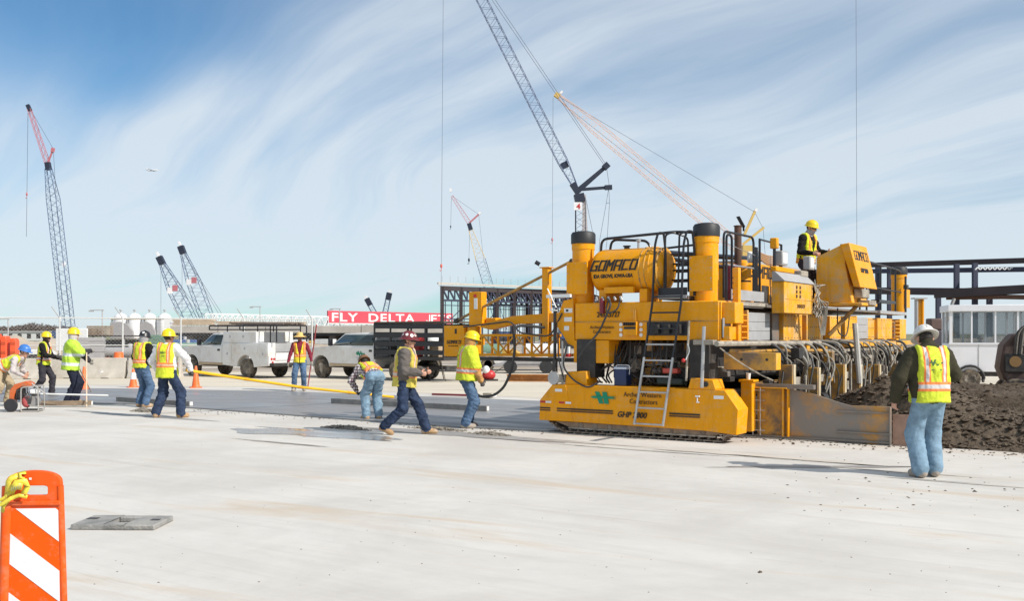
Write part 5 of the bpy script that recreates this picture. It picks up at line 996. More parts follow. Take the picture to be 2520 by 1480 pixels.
for k, (x, Z, c, w_, h_, lb) in enumerate(((500,57,1,1.3,1.1,'yellow compressor trailer behind the left utility truck hood'),(90,56,3,1.0,.9,'white generator box behind the leftmost standing worker'),(820,62,1,1.4,1.0,'orange-brown machine between the two trucks behind the fence'),(660,64,2,1.2,1.2,'blue machine box behind the utility body of the left truck'),(1240,62,1,1.0,.8,'ochre compressor seen through the finishing truss'),(1300,45,5,1.6,.6,'low grey pump trailer behind the finishing truss'))):
    t = thing('compressor', lb, 'machine', at0(x,Z), R(rnd(-15,15))); MB().prism([(-w_,.3),(w_,.3),(w_,h_*.75),(w_*.7,h_),(-w_*.5,h_),(-w_,h_*.6)], 'y', -.5, .5).build('housing', YC[c], t, .05); MB().box((-w_*.3,-.52,.4),(w_*.3,-.5,h_*.7)).build('louvre', DRK, t)
    for s_ in (-.5,.5): MB().cyl((s_*w_,-.55,.3),(s_*w_,.55,.3),.3,n=16).build('wheel', RB, t)
random.seed(44)
for k, (x, Z, z, c, lb) in enumerate(((540,70,.0,5,'grey pallet load under the deck left of the truck cab'),(585,72,.0,2,'blue pallet load under the deck behind the truck cab'),(636,70,.0,4,'red pallet load under the deck above the utility body'),(735,70,.0,5,'grey pallet load under the deck by the straw-hat man'),(770,73,.0,1,'yellow pallet load under the deck right of the straw-hat man'),(800,70,.0,3,'white pallet load under the deck above the stake truck hood'),(1010,71,.0,0,'green pallet load seen beside the stake truck'),(1060,72,.0,4,'red pallet load seen left of the paver end box'),(395,70,.0,0,'green pallet load behind the silo frame'),(225,56,.0,5,'grey pallet load under the storage rack'))):
    t = thing('pallet_load', lb, 'pallet', at0(x,Z)+V3((0,0,z)), R(rnd(-20,20)), 'pallet loads in the yard'); w_ = rnd(.5,.8); h_ = rnd(.8,1.5)
    for s_ in (-.8,0,.8): MB().box((s_*w_-.06,-.5,0),(s_*w_+.06,.5,.1)).build('runner', WOOD, t)
    MB().box((-w_,-.5,.1),(w_,.5,.14)).build('pallet_deck', WOOD, t); zz = .14
    while zz < h_: q = rnd(.2,.4); MB().box((-w_+rnd(0,.15),-.48,zz),(w_-rnd(0,.15),.48,zz+q-.02)).build('load_layer', YC[c], t, .02); zz += q
for k, (x, Z, h_, lb) in enumerate(((252,75,3.6,'thin light mast left of the batching frame'),(640,95,4.4,'thin mast standing on the deck behind the ladder rack'),(836,95,4.2,'thin mast left of the red sign'),(20,80,3.0,'thin mast at the far left beyond the fence'))):
    t = thing('light_mast', lb, 'mast', at0(x,Z)); MB().tube([(0,0,0),(0,0,h_)], .05, 6).build('pole', GALB, t); MB().box((-.9,-.05,h_-.08),(.1,.05,h_)).build('cross_bar', GALB, t); MB().box((-1.0,-.1,h_-.16),(-.7,.1,h_-.06)).build('lamp_head', GRP, t)
def mound(label, x, Z, w_, d_, h_):
    b = MB(); n = 28
    c = at0(x,Z)
    for i in range(n+1):
        for j in range(n+1): u, v = i/n*2-1, j/n*2-1; q = max(0,1-u*u)*max(0,1-v*v); b.v.append((c.x+u*w_, c.y+v*d_, h_*q*(1+.5*nz((u*3,v*3,x)))-.02))
    b.f = [(i*(n+1)+j,(i+1)*(n+1)+j,(i+1)*(n+1)+j+1,i*(n+1)+j+1) for i in range(n) for j in range(n)]; b.m = [0]*len(b.f); tag(b.build('dirt_mound', dirtm), label, 'dirt mound', 'dirt mounds')
mound('tan dirt mound behind the fence at the left', 55, 70, 5, 4, 1.4); mound('brown dirt bank behind the two trucks', 850, 66, 5, 3, 1.1); mound('low dirt bank beyond the booth at the right', 2420, 80, 9, 5, 1.5)
# far trees
random.seed(9); TW = M('bare_twigs',(.13,.10,.085),.95,var=.3,sc=.5); TRK = M('tree_bark',(.08,.06,.05),.95)
TREE_L = ['sparse bare tree at the left picture edge','broad bare tree left of the far white roof','rounded bare tree behind the yellow-hatted walking worker','tall bare tree above the white site board','low bare tree right of the left crane foot','small bare tree near the batching plant']
def tree(x, Z, h_, w_, label):
    c = at0(x,Z); t = thing('bare_tree', label, 'tree', c, 0, 'bare trees on the horizon'); b = MB(); b.tube([(0,0,0),(.1,0,h_*.3),(0,.1,h_*.55)], [.35,.25,.12], 7)
    for k in range(10): a = rnd(0,6.3); b.tube([(0,0,h_*rnd(.25,.5)),(w_*.4*math.cos(a),w_*.4*math.sin(a),h_*rnd(.5,.75)),(w_*.7*math.cos(a),w_*.7*math.sin(a),h_*rnd(.7,.95))], [.14,.08,.03], 5)
    b.build('trunk', TRK, t); b = MB()
    for k in range(1500):
        a, z = rnd(0,6.3), rnd(-1,1); q = math.sqrt(max(0,1-z*z))*random.random()**.4; p = V3((w_*q*math.cos(a), w_*q*math.sin(a), h_*.62+h_*.38*z*(.75+.25*math.sin(a*3)))); d = V3((rnd(-1,1),rnd(-1,1),rnd(-.2,1))).normalized()*rnd(.5,1.1); s_ = V3((rnd(-1,1),rnd(-1,1),rnd(-1,1))).normalized()*.16
        b.add([p-s_,p+s_,p+d], [(0,1,2)])
    b.build('crown', TW, t, weld=False)
for i, (x, Z, h_, w_) in enumerate(((12,330,4.0,5),(52,340,4.6,6),(86,330,5.2,6.5),(122,335,4.6,6),(158,350,4.4,5),(228,350,3.4,4))): tree(x,Z,h_,w_,TREE_L[i])
t = thing('far_building', 'low white building on the horizon behind the left workers', 'building', at0(70,260)); MB().box((-9,-4,0),(9,4,2.2)).build('wall', YC[3], t); MB().box((-9.3,-4.3,2.2),(9.3,4.3,2.5)).build('roof', GALB, t)
for k in range(7): MB().box((-8+k*2.4,-4.05,.6),(-7+k*2.4,-4.001,1.8)).build('window', DRK, t)

# ------------------------------------------------------------------ trucks
TWH = M('truck_white',(.72,.71,.69),.3,var=.05,sc=2,dirt=(.50,.40,.27),dsc=1.2,d0=.5,d1=.72,damt=.7); TGL = glassmat('truck_glass',(.03,.05,.05),.05); TRE = M('tyre',(.035,.032,.03),.8,var=.3,sc=8,dirt=(.30,.24,.17),dsc=4,d0=.42,d1=.6); RIM = M('dusty_rim',(.58,.52,.44),.6,metal=.2,var=.2,sc=8); MUD = M('road_dirt',(.46,.36,.24),.9,var=.2,sc=3)
def wheel(par, x, y, r=.39, w_=.25, inner=False):
    wz = MB().lathe([(r*.55,-w_/2),(r*.93,-w_/2),(r,-w_*.36),(r,w_*.36),(r*.93,w_/2),(r*.55,w_/2)], (x,y,r), 'y', 28).build('wheel', TRE, par); s_ = 1 if y > 0 else -1
    MB().lathe([(0,w_*.20*s_),(r*.22,w_*.24*s_),(r*.24,w_*.12*s_),(r*.5,w_*.10*s_),(r*.56,w_*.48*s_),(r*.6,w_*.50*s_)], (x,y,r), 'y', 24).build('rim', RIM, wz)
    b = MB()
    for k in range(8): t = k*math.pi/4; b.cyl((x+r*.38*math.cos(t),y+w_*.10*s_,r+r*.38*math.sin(t)),(x+r*.38*math.cos(t),y+w_*.125*s_,r+r*.38*math.sin(t)),r*.06,n=8)
    b.build('rim_holes', DRK, wz)
def arch(x, r, z0, n=10): return [(x+r*math.cos(R(180-180*i/n)), z0+r*math.sin(R(180-180*i/n))*.98) for i in range(n+1)]
def cab(t, wb, ext=0):                     # pickup cab, x forward, rear axle at 0; ext lengthens the cab rearwards
    xb = 1.42-ext
    low = [(xb,.50)]+[(wb-.50,.50)]+arch(wb,.47,.46)+[(wb+.50,.52),(wb+.90,.50),(wb+.94,.95),(wb+.86,1.17),(wb+.3,1.25),(wb-.52,1.30),(xb,1.28)]
    MB().prism(low, 'y', -.96, .96).build('cab_body', TWH, t, .03)
    xs = wb-.52; gh = [((xs,1.28),.93),((xs-.62,1.80),.74),((xb+.10,1.84),.74),((xb,1.28),.93)]
    b = MB(); b.add([(x,y*s_,z) for s_ in (1,-1) for ((x,z),y) in gh], [(0,1,2,3),(7,6,5,4),(0,4,5,1),(1,5,6,2),(2,6,7,3)]); b.build('cab_roof', TWH, t, .03)
    def gl(pts, nm, off=.006): b = MB(); b.add(pts, [tuple(range(len(pts)))]); o = b.build(nm, TGL, t, weld=False); s_ = o.modifiers.new('s','SOLIDIFY'); s_.thickness = .008; s_.offset = 0
    yy = lambda z, o=.008: (.93-(z-1.28)/.54*.19)+o
    splits = [(xs-.12,xs-1.02)]+([(xs-1.14,xb+.16)] if ext > .3 else []) if ext > .3 else [(xs-.12,xb+.16)]
    for xa, xc in splits:
        first = xa > xs-.2
        for s_ in (1,-1): gl([(xa,s_*yy(1.32),1.32),(xa-(.52 if first else .03),s_*yy(1.74),1.74),(xc,s_*yy(1.74),1.74),(xc,s_*yy(1.32),1.32)], 'side_window')
    gl([(xs-.02,.80,1.33),(xs-.02,-.80,1.33),(xs-.575,-.66,1.775),(xs-.575,.66,1.775)], 'windshield')
    for s_ in (1,-1):
        MB().prism([(xb+.06,.58),(wb-.58,.58),(wb-.60,1.24),(xb+.06,1.24)], 'y', .962*s_, .970*s_).build('door', TWH, t, .01); MB().box((xb+.16,.972*s_-.01,1.08),(xb+.30,.985*s_+.01,1.16)).build('door_handle', BK, t, .01)
        MB().box((wb-.72,min(.98*s_,1.16*s_),1.30),(wb-.60,max(.98*s_,1.16*s_),1.58)).build('mirror', BK, t, .03); MB().tube([(wb-.6,.93*s_,1.32),(wb-.64,1.0*s_,1.36)], .02, 6).build('mirror_arm', BK, t); MB().box((wb+.86,min(.62*s_,.92*s_),.92),(wb+.95,max(.62*s_,.92*s_),1.12)).build('headlight', glassmat('headlight_glass',(.6,.6,.6)), t, .02)
        MB().prism([(xb,.50),(wb-.5,.50),(wb-.52,.62),(xb,.60)], 'y', .965*s_, .9755*s_).build('sill_dirt', MUD, t)
    MB().box((wb+.88,-.98,.48),(wb+1.04,.98,.66)).build('front_bumper', GALB, t, .03); MB().box((wb+.90,-.6,.72),(wb+.955,.6,1.12)).build('grille', DRK, t, .01); MB().box((xb-2.6,-.4,.42),(wb+.7,.4,.56)).build('chassis', DRK, t)
    for s_ in (1,-1): wheel(t, wb, .82*s_)
HD = math.atan2(.567,-.824); hd2 = V3((-.824,.567,0)); lf2 = V3((-.567,-.824,0))
rl_ = gp(612,931); o_ = rl_-lf2*.82
t = thing('utility_truck', 'white utility truck with service body and black ladder rack', 'truck', o_, HD); cab(t, 3.42)
body = [(-1.35,.52)]+arch(0,.50,.44)+[(1.38,.52),(1.38,1.42),(-1.35,1.42)]
for s_ in (1,-1): MB().prism(body, 'y', .62*s_, 1.0*s_).build('service_body', TWH, t, .02)
MB().box((-1.35,-.62,.62),(1.38,.62,.75)).build('bed_floor', TWH, t); MB().box((-1.37,-1.0,.55),(-1.352,1.0,.9)).build('tailgate_skirt', TWH, t); MB().box((-1.40,-.66,.72),(-1.36,.66,1.02)).build('tailgate', TWH, t, .01); text('STAHL', .10, M('grey_ink'), t, (-1.403,.05,.86), (0,-1,0), (0,0,1)); MB().box((-1.0,-.6,1.05),(-.97,.6,1.40)).build('bed_screen', GRP, t)
for s_ in (1,-1):
    for x0, x1, z0, z1 in ((.82,1.32,.60,1.36),(-.72,.76,1.02,1.36),(-1.30,-.78,.60,1.36)): MB().box((x0,min(1.0*s_,1.014*s_),z0),(x1,max(1.0*s_,1.014*s_),z1)).build('locker_door', TWH, t, .008); MB().box(((x0+x1)/2-.04,min(1.014*s_,1.024*s_),(z0+z1)/2-.05),((x0+x1)/2+.04,max(1.014*s_,1.024*s_),(z0+z1)/2+.05)).build('latch', GALB, t, .005)
    MB().box((-.62,min(.56*s_,.98*s_),1.42),(1.36,max(.56*s_,.98*s_),1.86)).build('top_locker', TWH, t, .015)
    for x in (.1,.9): MB().box((x,min(.98*s_,.992*s_),1.62),(x+.08,max(.98*s_,.992*s_),1.72)).build('latch', GALB, t, .005)
    wheel(t, 0, .82*s_)
    for z, y in ((.78,.85),(.64,.80),(.78,.72)): MB().cyl((-1.372,y*s_,z),(-1.385,y*s_,z),.05,n=12).build('tail_lamp', RED, t)
    for x in (-1.25,.35,1.32): MB().tube([(x,.8*s_,1.4),(x,.8*s_,2.12)], .025, 6).build('rack_post', BK, t)
    MB().tube(rpath([(-1.6,.8*s_,1.45),(-1.6,.8*s_,2.12),(2.45,.8*s_,2.12),(2.45,.8*s_,1.95)],.08,3), .028, 6).build('rack_rail', BK, t); MB().tube([(-1.2,.8*s_,1.95),(2.45,.8*s_,1.95)], .025, 6).build('rack_rail', BK, t)
for x in (-1.5,-.5,.5,1.5,2.4): MB().tube([(x,-.8,2.10),(x,.8,2.10)], .022, 6).build('rack_bar', BK, t)
MB().box((-1.62,-.95,.50),(-1.38,.95,.62)).build('rear_bumper', DRK, t, .01); MB().box((-1.372,.30,.72),(-1.378,.05,.84)).build('licence_plate', WHT, t); MB().tube([(1.45,.70,1.42),(1.45,.70,1.75)], .07, 12).build('fire_extinguisher', RED, t)
b = MB()
for k in range(9): b.tube([(-1.7+rnd(-.2,.2),-.5+k*.11,2.16+rnd(0,.05)),(1.6+rnd(-.3,.3),-.5+k*.11+rnd(-.1,.1),2.18+rnd(0,.08))], rnd(.02,.04), 6)
tag(b.build('pipe_bundle', M('brown_pipes',(.20,.15,.12),.8,var=.3,sc=3)), 'bundle of brown pipes lying on the ladder rack of the utility truck', 'pipes'); o = bpy.data.objects['pipe_bundle']; o.location = o_; o.rotation_euler = (0,0,HD)
fl = gp(795,931); WB2 = 4.1; o2 = fl-lf2*.82-hd2*WB2
t2 = thing('stake_truck', 'white crew cab truck with black stake bed full of tools', 'truck', o2, HD); cab(t2, WB2, .25); SBX0, SBX1 = -2.3, 1.1
MB().box((SBX0,-1.1,.80),(SBX1,1.1,.90)).build('bed_floor', DRK, t2)
for s_ in (1,-1):
    for x in (SBX0,-1.45,-.6,.25,SBX1-.04): MB().box((x,min(1.06*s_,1.10*s_),.9),(x+.06,max(1.06*s_,1.10*s_),2.18)).build('stake_post', BK, t2)
    for z in (1.0,1.32,1.64,1.98): MB().box((SBX0,min(1.10*s_,1.125*s_),z),(SBX1,max(1.10*s_,1.125*s_),z+.17)).build('stake_slat', BK, t2)
    wheel(t2, 0, .95*s_); wheel(t2, 0, .68*s_)
for z in (1.0,1.32,1.64,1.98): MB().box((SBX1-.03,-1.05,z),(SBX1,1.05,z+.2)).build('headboard_slat', BK, t2)
MB().box((SBX0,-1.1,2.18),(SBX1,1.1,2.24)).build('rack_top', M('rack_brown',(.10,.08,.06),.8), t2); MB().box((SBX0-.05,-1.0,.45),(SBX0+.02,1.0,.6)).build('rear_bumper', DRK, t2)
lgo = MB()
for x0, z0, x1, z1 in ((1.78,1.10,1.70,.90),(1.66,1.10,1.58,.90),(1.90,1.01,1.45,1.0),(1.85,1.08,1.82,.95)): lgo.bar((x0+.25,.978,z0),(x1+.25,.978,z1),.012,.05)
lgo.build('company_logo', GRNL, t2); text('Archer Western', .06, M('grey_ink'), t2, (2.15,.977,.84), (-1,0,0), (0,0,1)); text('Contractors', .06, M('grey_ink'), t2, (2.1,.977,.76), (-1,0,0), (0,0,1))
random.seed(31)
for k, (nm, lb, m) in enumerate((('toolbox','black toolbox low in the stake truck bed',DRK),('crate','pale timber crate in the stake truck bed',M('pale_timber')),('crate','tan cardboard crate behind the stake truck slats',M('tan_card',(.55,.40,.22),.8)),('fuel_can','red fuel can in the stake truck bed',RED),('bucket','white bucket at the rear of the stake truck bed',WHT),('cable_reel','dark cable reel in the stake truck bed',DRK))):
    x, y = -1.9+k*.5, rnd(-.4,.6); c = o2+hd2*x+lf2*y+V3((0,0,.902)); q = thing(nm, lb, nm.replace('_',' '), c, HD+rnd(-.3,.3)); s_ = rnd(.18,.28)
    if nm in ('bucket','cable_reel'): MB().lathe([(s_*.8,0),(s_,.5),(s_*.95,.5),(s_*.7,.03),(0,.03)], n=16).build('shell', m, q); MB().tube(arc((0,0,.48),s_*1.0,0,180,6,'x'), .012, 6).build('handle', CHR, q)
    else: MB().box((-s_,-s_*.8,0),(s_,s_*.8,.5)).build('box', m, q, .03); MB().box((-s_*1.02,-s_*.82,.42),(s_*1.02,s_*.82,.52)).build('lid', m, q, .02)
# folding ladder and drum behind the walking man
t = thing('step_ladder', 'dark metal folding ladder standing behind the walking man', 'ladder', gp(1072,938), R(10))
for y in (-.25,.25): MB().bar((-.25,y,0),(.05,y*.8,1.3),.04).build('rail', DRK, t); MB().bar((.35,y,0),(.05,y*.8,1.3),.03).build('rear_leg', STL, t)
for k in range(5): z = .2+k*.23; MB().box((-.28+.3*z/1.3,-.24,z),(-.16+.3*z/1.3,.24,z+.03)).build('step', STL, t)
def drumc(x, Z, z, m, lb):
    q = thing('barrel', lb, 'barrel', at0(x,Z)+V3((0,0,z))); MB().lathe([(.29,0),(.3,.02),(.29,.28),(.3,.3),(.29,.32),(.29,.58),(.3,.6),(.29,.62),(.29,.86),(.3,.88),(0,.87)], n=22).build('shell', m, q); MB().cyl((.12,0,.87),(.12,0,.89),.03,n=10).build('bung', DRK, q)
drumc(1040,47,.9,RED,'red barrel behind the paver end box and the walking man'); drumc(1064,46.5,.9,WHT,'white barrel left of the yellow paver end box')
t = thing('flatbed_trailer', 'low flatbed trailer with two barrels behind the paver end box', 'trailer', at0(1060,47)); MB().box((-1.6,-.9,.72),(2.6,.9,.88)).build('bed', CRU, t)
for x in (-.8,.2): wheel(t, x, -.8, .36)
t = thing('equipment_trailer', 'low white equipment trailer with a black tyre under the finishing truss', 'trailer', gp(1235,912)); MB().box((-1.0,-.6,.35),(2.9,.7,.75)).build('deck', TWH, t, .02); wheel(t, -.65, -.72, .32, .2); wheel(t, -.65, .72, .32, .2); MB().box((2.9,-.05,.4),(3.6,.05,.5)).build('drawbar', STL, t); MB().box((-.2,-.62,.30),(2.8,-.6,.36)).build('edge_rail', RUST, t)
t = thing('small_compactor', 'small red and white engine on the ground behind the hose worker', 'engine', gp(1203,938)); MB().ball((0,0,.22),(.26,.2,.2),14).build('housing', RED, t); MB().ball((-.1,-.1,.42),(.14,.12,.16),12).build('fuel_tank', WHT, t); MB().box((-.35,-.25,0),(.35,.25,.06)).build('base_plate', DRK, t, .01); MB().tube(rpath([(.2,0,.3),(.5,0,.5),(.62,0,.5)],.1,3), .016, 6).build('handle', DRK, t)
t = thing('rust_beam', 'rusty orange steel beam lying behind the paver sensing wheel', 'steel beam', gp(1320,940), R(-10)); MB().box((-1.1,-.15,0),(1.1,.15,.03)).build('flange', M('bright_rust',(.42,.19,.06),.85,var=.35,sc=5), t); MB().box((-1.1,-.02,.03),(1.1,.02,.24)).build('web', M('bright_rust'), t); MB().box((-1.1,-.15,.24),(1.1,.15,.27)).build('flange', M('bright_rust'), t)

# ------------------------------------------------------------------ cranes
def lat(b, p, q, w0, w1, n, r, m=0, up=(0,1,0)):
    p, q = V3(p), V3(q); d = (q-p).normalized(); a = d.cross(V3(up)).normalized(); c = d.cross(a)
    def pt(i, s1, s2): t = i/n; w_ = w0+(w1-w0)*t; return p.lerp(q,t)+a*s1*w_/2+c*s2*w_/2
    cs = ((1,1),(1,-1),(-1,-1),(-1,1))
    for s1, s2 in cs: b.tube([pt(0,s1,s2),pt(n,s1,s2)], r*.62, 5, m)
    for i in range(n):
        for k in range(4): s, e = cs[k], cs[(k+1)%4]; b.tube([pt(i,*s),pt(i+1,*e)] if i%2 else [pt(i,*e),pt(i+1,*s)], r*.30, 4, m, False)
        b.tube([pt(i,*cs[0]),pt(i,*cs[1])], r*.30, 4, m, False)
CB = M('crane_blue',(.06,.10,.20),.5,var=.15,sc=.3); CD = M('crane_dark',(.018,.024,.045),.5); CRD = M('crane_red',(.50,.16,.18),.5,var=.1); CYE = M('crane_yellow',(.62,.42,.12),.5); CPE = M('crane_peach',(.85,.50,.33),.55,var=.12,sc=.3); CGR = M('crane_grey',(.45,.42,.42),.6); CW = M('crane_sign_white',(.8,.78,.78),.5); CBL = M('cable_steel',(.10,.11,.14),.5)
def cline(t, p, q, r, nm='cable'): MB().tube([p,q], r, 4).build(nm, CBL, t)
def hook(t, p, s, m): b = MB(); b.ball(p, (s*.5,s*.4,s), 10); b.tube([p-V3((0,0,s)),p-V3((0,0,s*1.8)),p-V3((s*.5,0,s*2.2)),p-V3((s*.7,0,s*1.7))], s*.15, 6); b.build('hook_block', m, t)
def carrier(t, c, s):
    for y in (-1,1): MB().prism([(-3.4*s,.3*s),(-3*s,0),(3*s,0),(3.4*s,.3*s),(3.4*s,.8*s),(3*s,1.1*s),(-3*s,1.1*s),(-3.4*s,.8*s)], 'y', y*2.2*s-.5*s, y*2.2*s+.5*s).build('crawler_track', DRK, t).location = c
    MB().box((-3*s,-1.6*s,1.2*s),(3.2*s,1.6*s,2.9*s)).build('machine_house', CB, t, .1).location = c; MB().box((3.2*s,-1.6*s,1.3*s),(4.6*s,-.2*s,3.0*s)).build('cab', CW, t, .1).location = c
# A: left crane
Z = 180; P = lambda x, y: at(x,y,Z); t = thing('lattice_crane', 'tall blue lattice crane with red luffing jib at the far left', 'crane', at0(168,Z), 0, 'lattice cranes'); loc = t.location.copy()
def rel(p): return V3(p)-loc
def L2(pts): return [rel(p) for p in pts]
b = MB(); lat(b, rel(P(168,806)), rel(P(131,490)), 1.75, 1.75, 26, .10); lat(b, rel(P(131,490)), rel(P(119,415)), 1.75, .9, 7, .10); b.build('boom', CB, t)
b = MB(); lat(b, rel(P(118,405)), rel(P(72,268)), .75, .55, 16, .08); b.build('jib', CRD, t); b = MB(); b.bar(rel(P(118,400)), rel(P(131,367)), .25); b.bar(rel(P(131,364)), rel(P(129,374)), .5); b.build('jib_strut', CRD, t); MB().bar(rel(P(120,418)), rel(P(117,400)), .85).build('boom_head', CD, t); MB().bar(rel(P(74,272)), rel(P(68,258)), .6).build('jib_tip', CD, t)
for a, q in ((P(72,264),P(131,366)),(P(131,366),P(140,520)),(P(140,520),P(176,800)),(P(69,264),P(65,583))): cline(t, rel(a), rel(q), .035)
hook(t, rel(P(66,478)), .35, CRD); MB().cbox(rel(P(157,651)),(.5,.3,.7)).build('wind_flag', CW, t); carrier(t, V3((0,0,0)), .8)
# B, C: pair of blue booms
for k, (Z, base, tip, lb) in enumerate(((160,(478,812),(396,642),'left of the two leaning blue crane booms above the silos'),(165,(516,800),(448,616),'right and taller of the two leaning blue crane booms'))):
    P = lambda x, y: at(x,y,Z); t = thing('lattice_crane', lb, 'crane', at0(base[0],Z), 0, 'lattice cranes'); loc = t.location.copy(); p, q = P(*base), P(*tip); mid = p.lerp(q,.58); b = MB(); lat(b, rel(p), rel(mid), 1.9, 1.9, 10, .085); lat(b, rel(mid), rel(q), 1.9, .7, 9, .085); b.build('boom', CB, t)
    d = (q-p).normalized(); MB().bar(rel(q-d*.6), rel(q+d*.7), .95).build('boom_head', CD, t); MB().bar(rel(q+d*.8), rel(q+d*1.5), .3).build('aircraft_flag', CW, t)
    s_ = d.cross(V3((0,1,0))).normalized(); mm = mid-V3((0,1.15,0)); MB().cbox(rel(mm-s_*.45),(.85,.05,.95)).build('number_board', CRD, t); MB().cbox(rel(mm+s_*.45),(.85,.05,.95)).build('number_board', CW, t)
    cline(t, rel(q), rel(P(base[0]+25 if k else base[0]+20, base[1]-22)), .03); cline(t, rel(q), rel(P(base[0]+33,base[1]-22)), .03); cline(t, rel(q), rel(V3((q.x,q.y,EYE+3))), .025); carrier(t, V3((0,0,0)), .7)
# D: small crane above the steel hall
Z = 230; P = lambda x, y: at(x,y,Z); t = thing('lattice_crane', 'blue and yellow lattice crane with red jib above the steel hall', 'crane', at0(1236,Z), 0, 'lattice cranes'); loc = t.location.copy(); b = MB(); lat(b, rel(P(1236,815)), rel(P(1183,640)), 2.2, 2.2, 16, .10); b.build('boom', CB, t); b = MB(); lat(b, rel(P(1183,640)), rel(P(1157,562)), 2.2, .8, 7, .10); b.build('boom_top', CYE, t); MB().bar(rel(P(1159,566)),rel(P(1154,550)),1.0).build('boom_head', CD, t); b = MB(); lat(b, rel(P(1155,549)), rel(P(1112,482)), .9, .5, 10, .08); b.build('jib', CRD, t); MB().bar(rel(P(1155,549)),rel(P(1178,528)),.35).build('jib_strut', CRD, t); MB().bar(rel(P(1110,472)),rel(P(1108,464)),.5).build('aircraft_flag', CW, t); MB().bar(rel(P(1178,527)),rel(P(1183,523)),.5).build('aircraft_flag', CW, t)
for a, q in ((P(1112,482),P(1178,528)),(P(1178,528),P(1190,640)),(P(1111,484),P(1109,562)),(P(1156,560),P(1154,640)),(P(1190,640),P(1250,815))): cline(t, rel(a), rel(q), .04)
hook(t, rel(P(1154,640)), .45, CD); hook(t, rel(P(1109,558)), .3, CD); carrier(t, V3((0,0,0)), .8)
# E: large luffing crane behind the paver
Z = 120; P = lambda x, y: at(x,y,Z); t = thing('lattice_crane', 'largest dark lattice crane with luffing boom rising out of the picture', 'crane', at0(1432,Z), 0, 'lattice cranes'); loc = t.location.copy()
b = MB(); lat(b, rel(P(1430,815)), rel(P(1428,488)), 1.35, 1.1, 22, .075); b.build('tower', CD, t); MB().prism([(-.32,0),(.5,0),(.18,6.5),(-.18,6.5)], 'y', -.05, .05).build('sail_panel', CGR, t).location = rel(P(1438,612)); MB().bar(rel(P(1428,498)),rel(P(1424,478)),1.2).build('tower_head', CD, t); MB().box((-.62,-.75,-.45),(.35,-.70,.5)).build('number_board', CW, t).location = rel(P(1424,510)); text('4', .9, RED, t, rel(P(1418,516))+V3((0,-.78,0)), (1,0,0), (0,0,1), bold=.03)
b = MB(); tip = P(1092,-190); foot = P(1417,462); lat(b, rel(foot), rel(foot.lerp(tip,.10)), .5, 1.15, 5, .07); lat(b, rel(foot.lerp(tip,.10)), rel(foot.lerp(tip,.93)), 1.15, 1.15, 46, .07); lat(b, rel(foot.lerp(tip,.93)), rel(tip), 1.15, .5, 5, .07); b.build('luffing_boom', CB, t); MB().bar(rel(foot.lerp(tip,.075)),rel(foot.lerp(tip,.095)),.8).build('boom_foot', CD, t); MB().bar(rel(P(1424,476)),rel(P(1408,452)),.7).build('boom_hinge', CD, t)
for a, q, w_ in ((P(1420,468),P(1495,406),.38),(P(1428,470),P(1488,416),.22),(P(1425,467),P(1503,461),.34)): MB().bar(rel(a),rel(q),w_).build('strut', CD, t)
MB().bar(rel(P(1486,414)),rel(P(1497,404)),.7).build('strut_head', CD, t); MB().bar(rel(P(1488,462)),rel(P(1506,461)),.55).build('strut_head', CD, t)
for a, q in ((P(1492,406),tip),(P(1488,408),tip+V3((-.2,0,-.4))),(P(1492,408),P(1500,461)),(P(1498,462),P(1500,500)),(P(1498,462),P(1492,500)),(P(1492,500),P(1476,590)),(P(1500,500),P(1494,590)),(P(1492,500),P(1500,500)),(P(1440,480),P(1462,590)),(P(1476,590),P(1462,815)),(P(1494,590),P(1470,815))): cline(t, rel(a), rel(q), .032)
hk = at(1086,655,Z); cline(t, rel(tip), rel(V3((hk.x,Z,hk.z))), .028); cline(t, rel(hk), rel(P(1085,760)), .025); hook(t, rel(hk), .28, M('hook_red',(.65,.12,.08),.5)); carrier(t, V3((0,0,0)), .9)
# F: pale crane behind the paver
Z = 210; P = lambda x, y: at(x,y,Z); t = thing('lattice_crane', 'pale peach lattice crane leaning left behind the paver', 'crane', at0(1845,Z), 0, 'lattice cranes'); loc = t.location.copy(); b = MB(); tip = P(1376,238); ft = P(1838,628); lat(b, rel(ft), rel(ft.lerp(tip,.06)), .8, 2.3, 3, .085); lat(b, rel(ft.lerp(tip,.06)), rel(ft.lerp(tip,.82)), 2.3, 2.3, 34, .085); lat(b, rel(ft.lerp(tip,.82)), rel(tip), 2.3, .8, 8, .085); b.build('boom', CPE, t); MB().bar(rel(tip),rel(P(1366,231)),1.0).build('boom_head', CYE, t); MB().bar(rel(P(1379,230)),rel(P(1384,224)),.4).build('aircraft_flag', CW, t); b = MB(); lat(b, rel(P(1842,815)), rel(P(1838,620)), 2.2, 1.8, 10, .1); b.build('tower', CYE, t); MB().bar(rel(P(1836,640)),rel(P(1838,605)),2.0).build('tower_head', CYE, t)
for a, q in ((P(1830,582),P(1858,520)),(P(1828,602),P(1880,560))): MB().bar(rel(a),rel(q),.5).build('strut', CYE, t)
MB().bar(rel(P(1858,520)),rel(P(1862,514)),.6).build('aircraft_flag', CW, t)
for a, q in ((tip,P(1857,522)),(P(1857,522),P(1878,562)),(P(1878,562),P(1884,640)),(P(1361,240),P(1359,660)),(P(1372,244),P(1820,600))): cline(t, rel(a), rel(q), .045)
hook(t, rel(P(1359,590)), .4, CRD); carrier(t, V3((0,0,0)), .9)
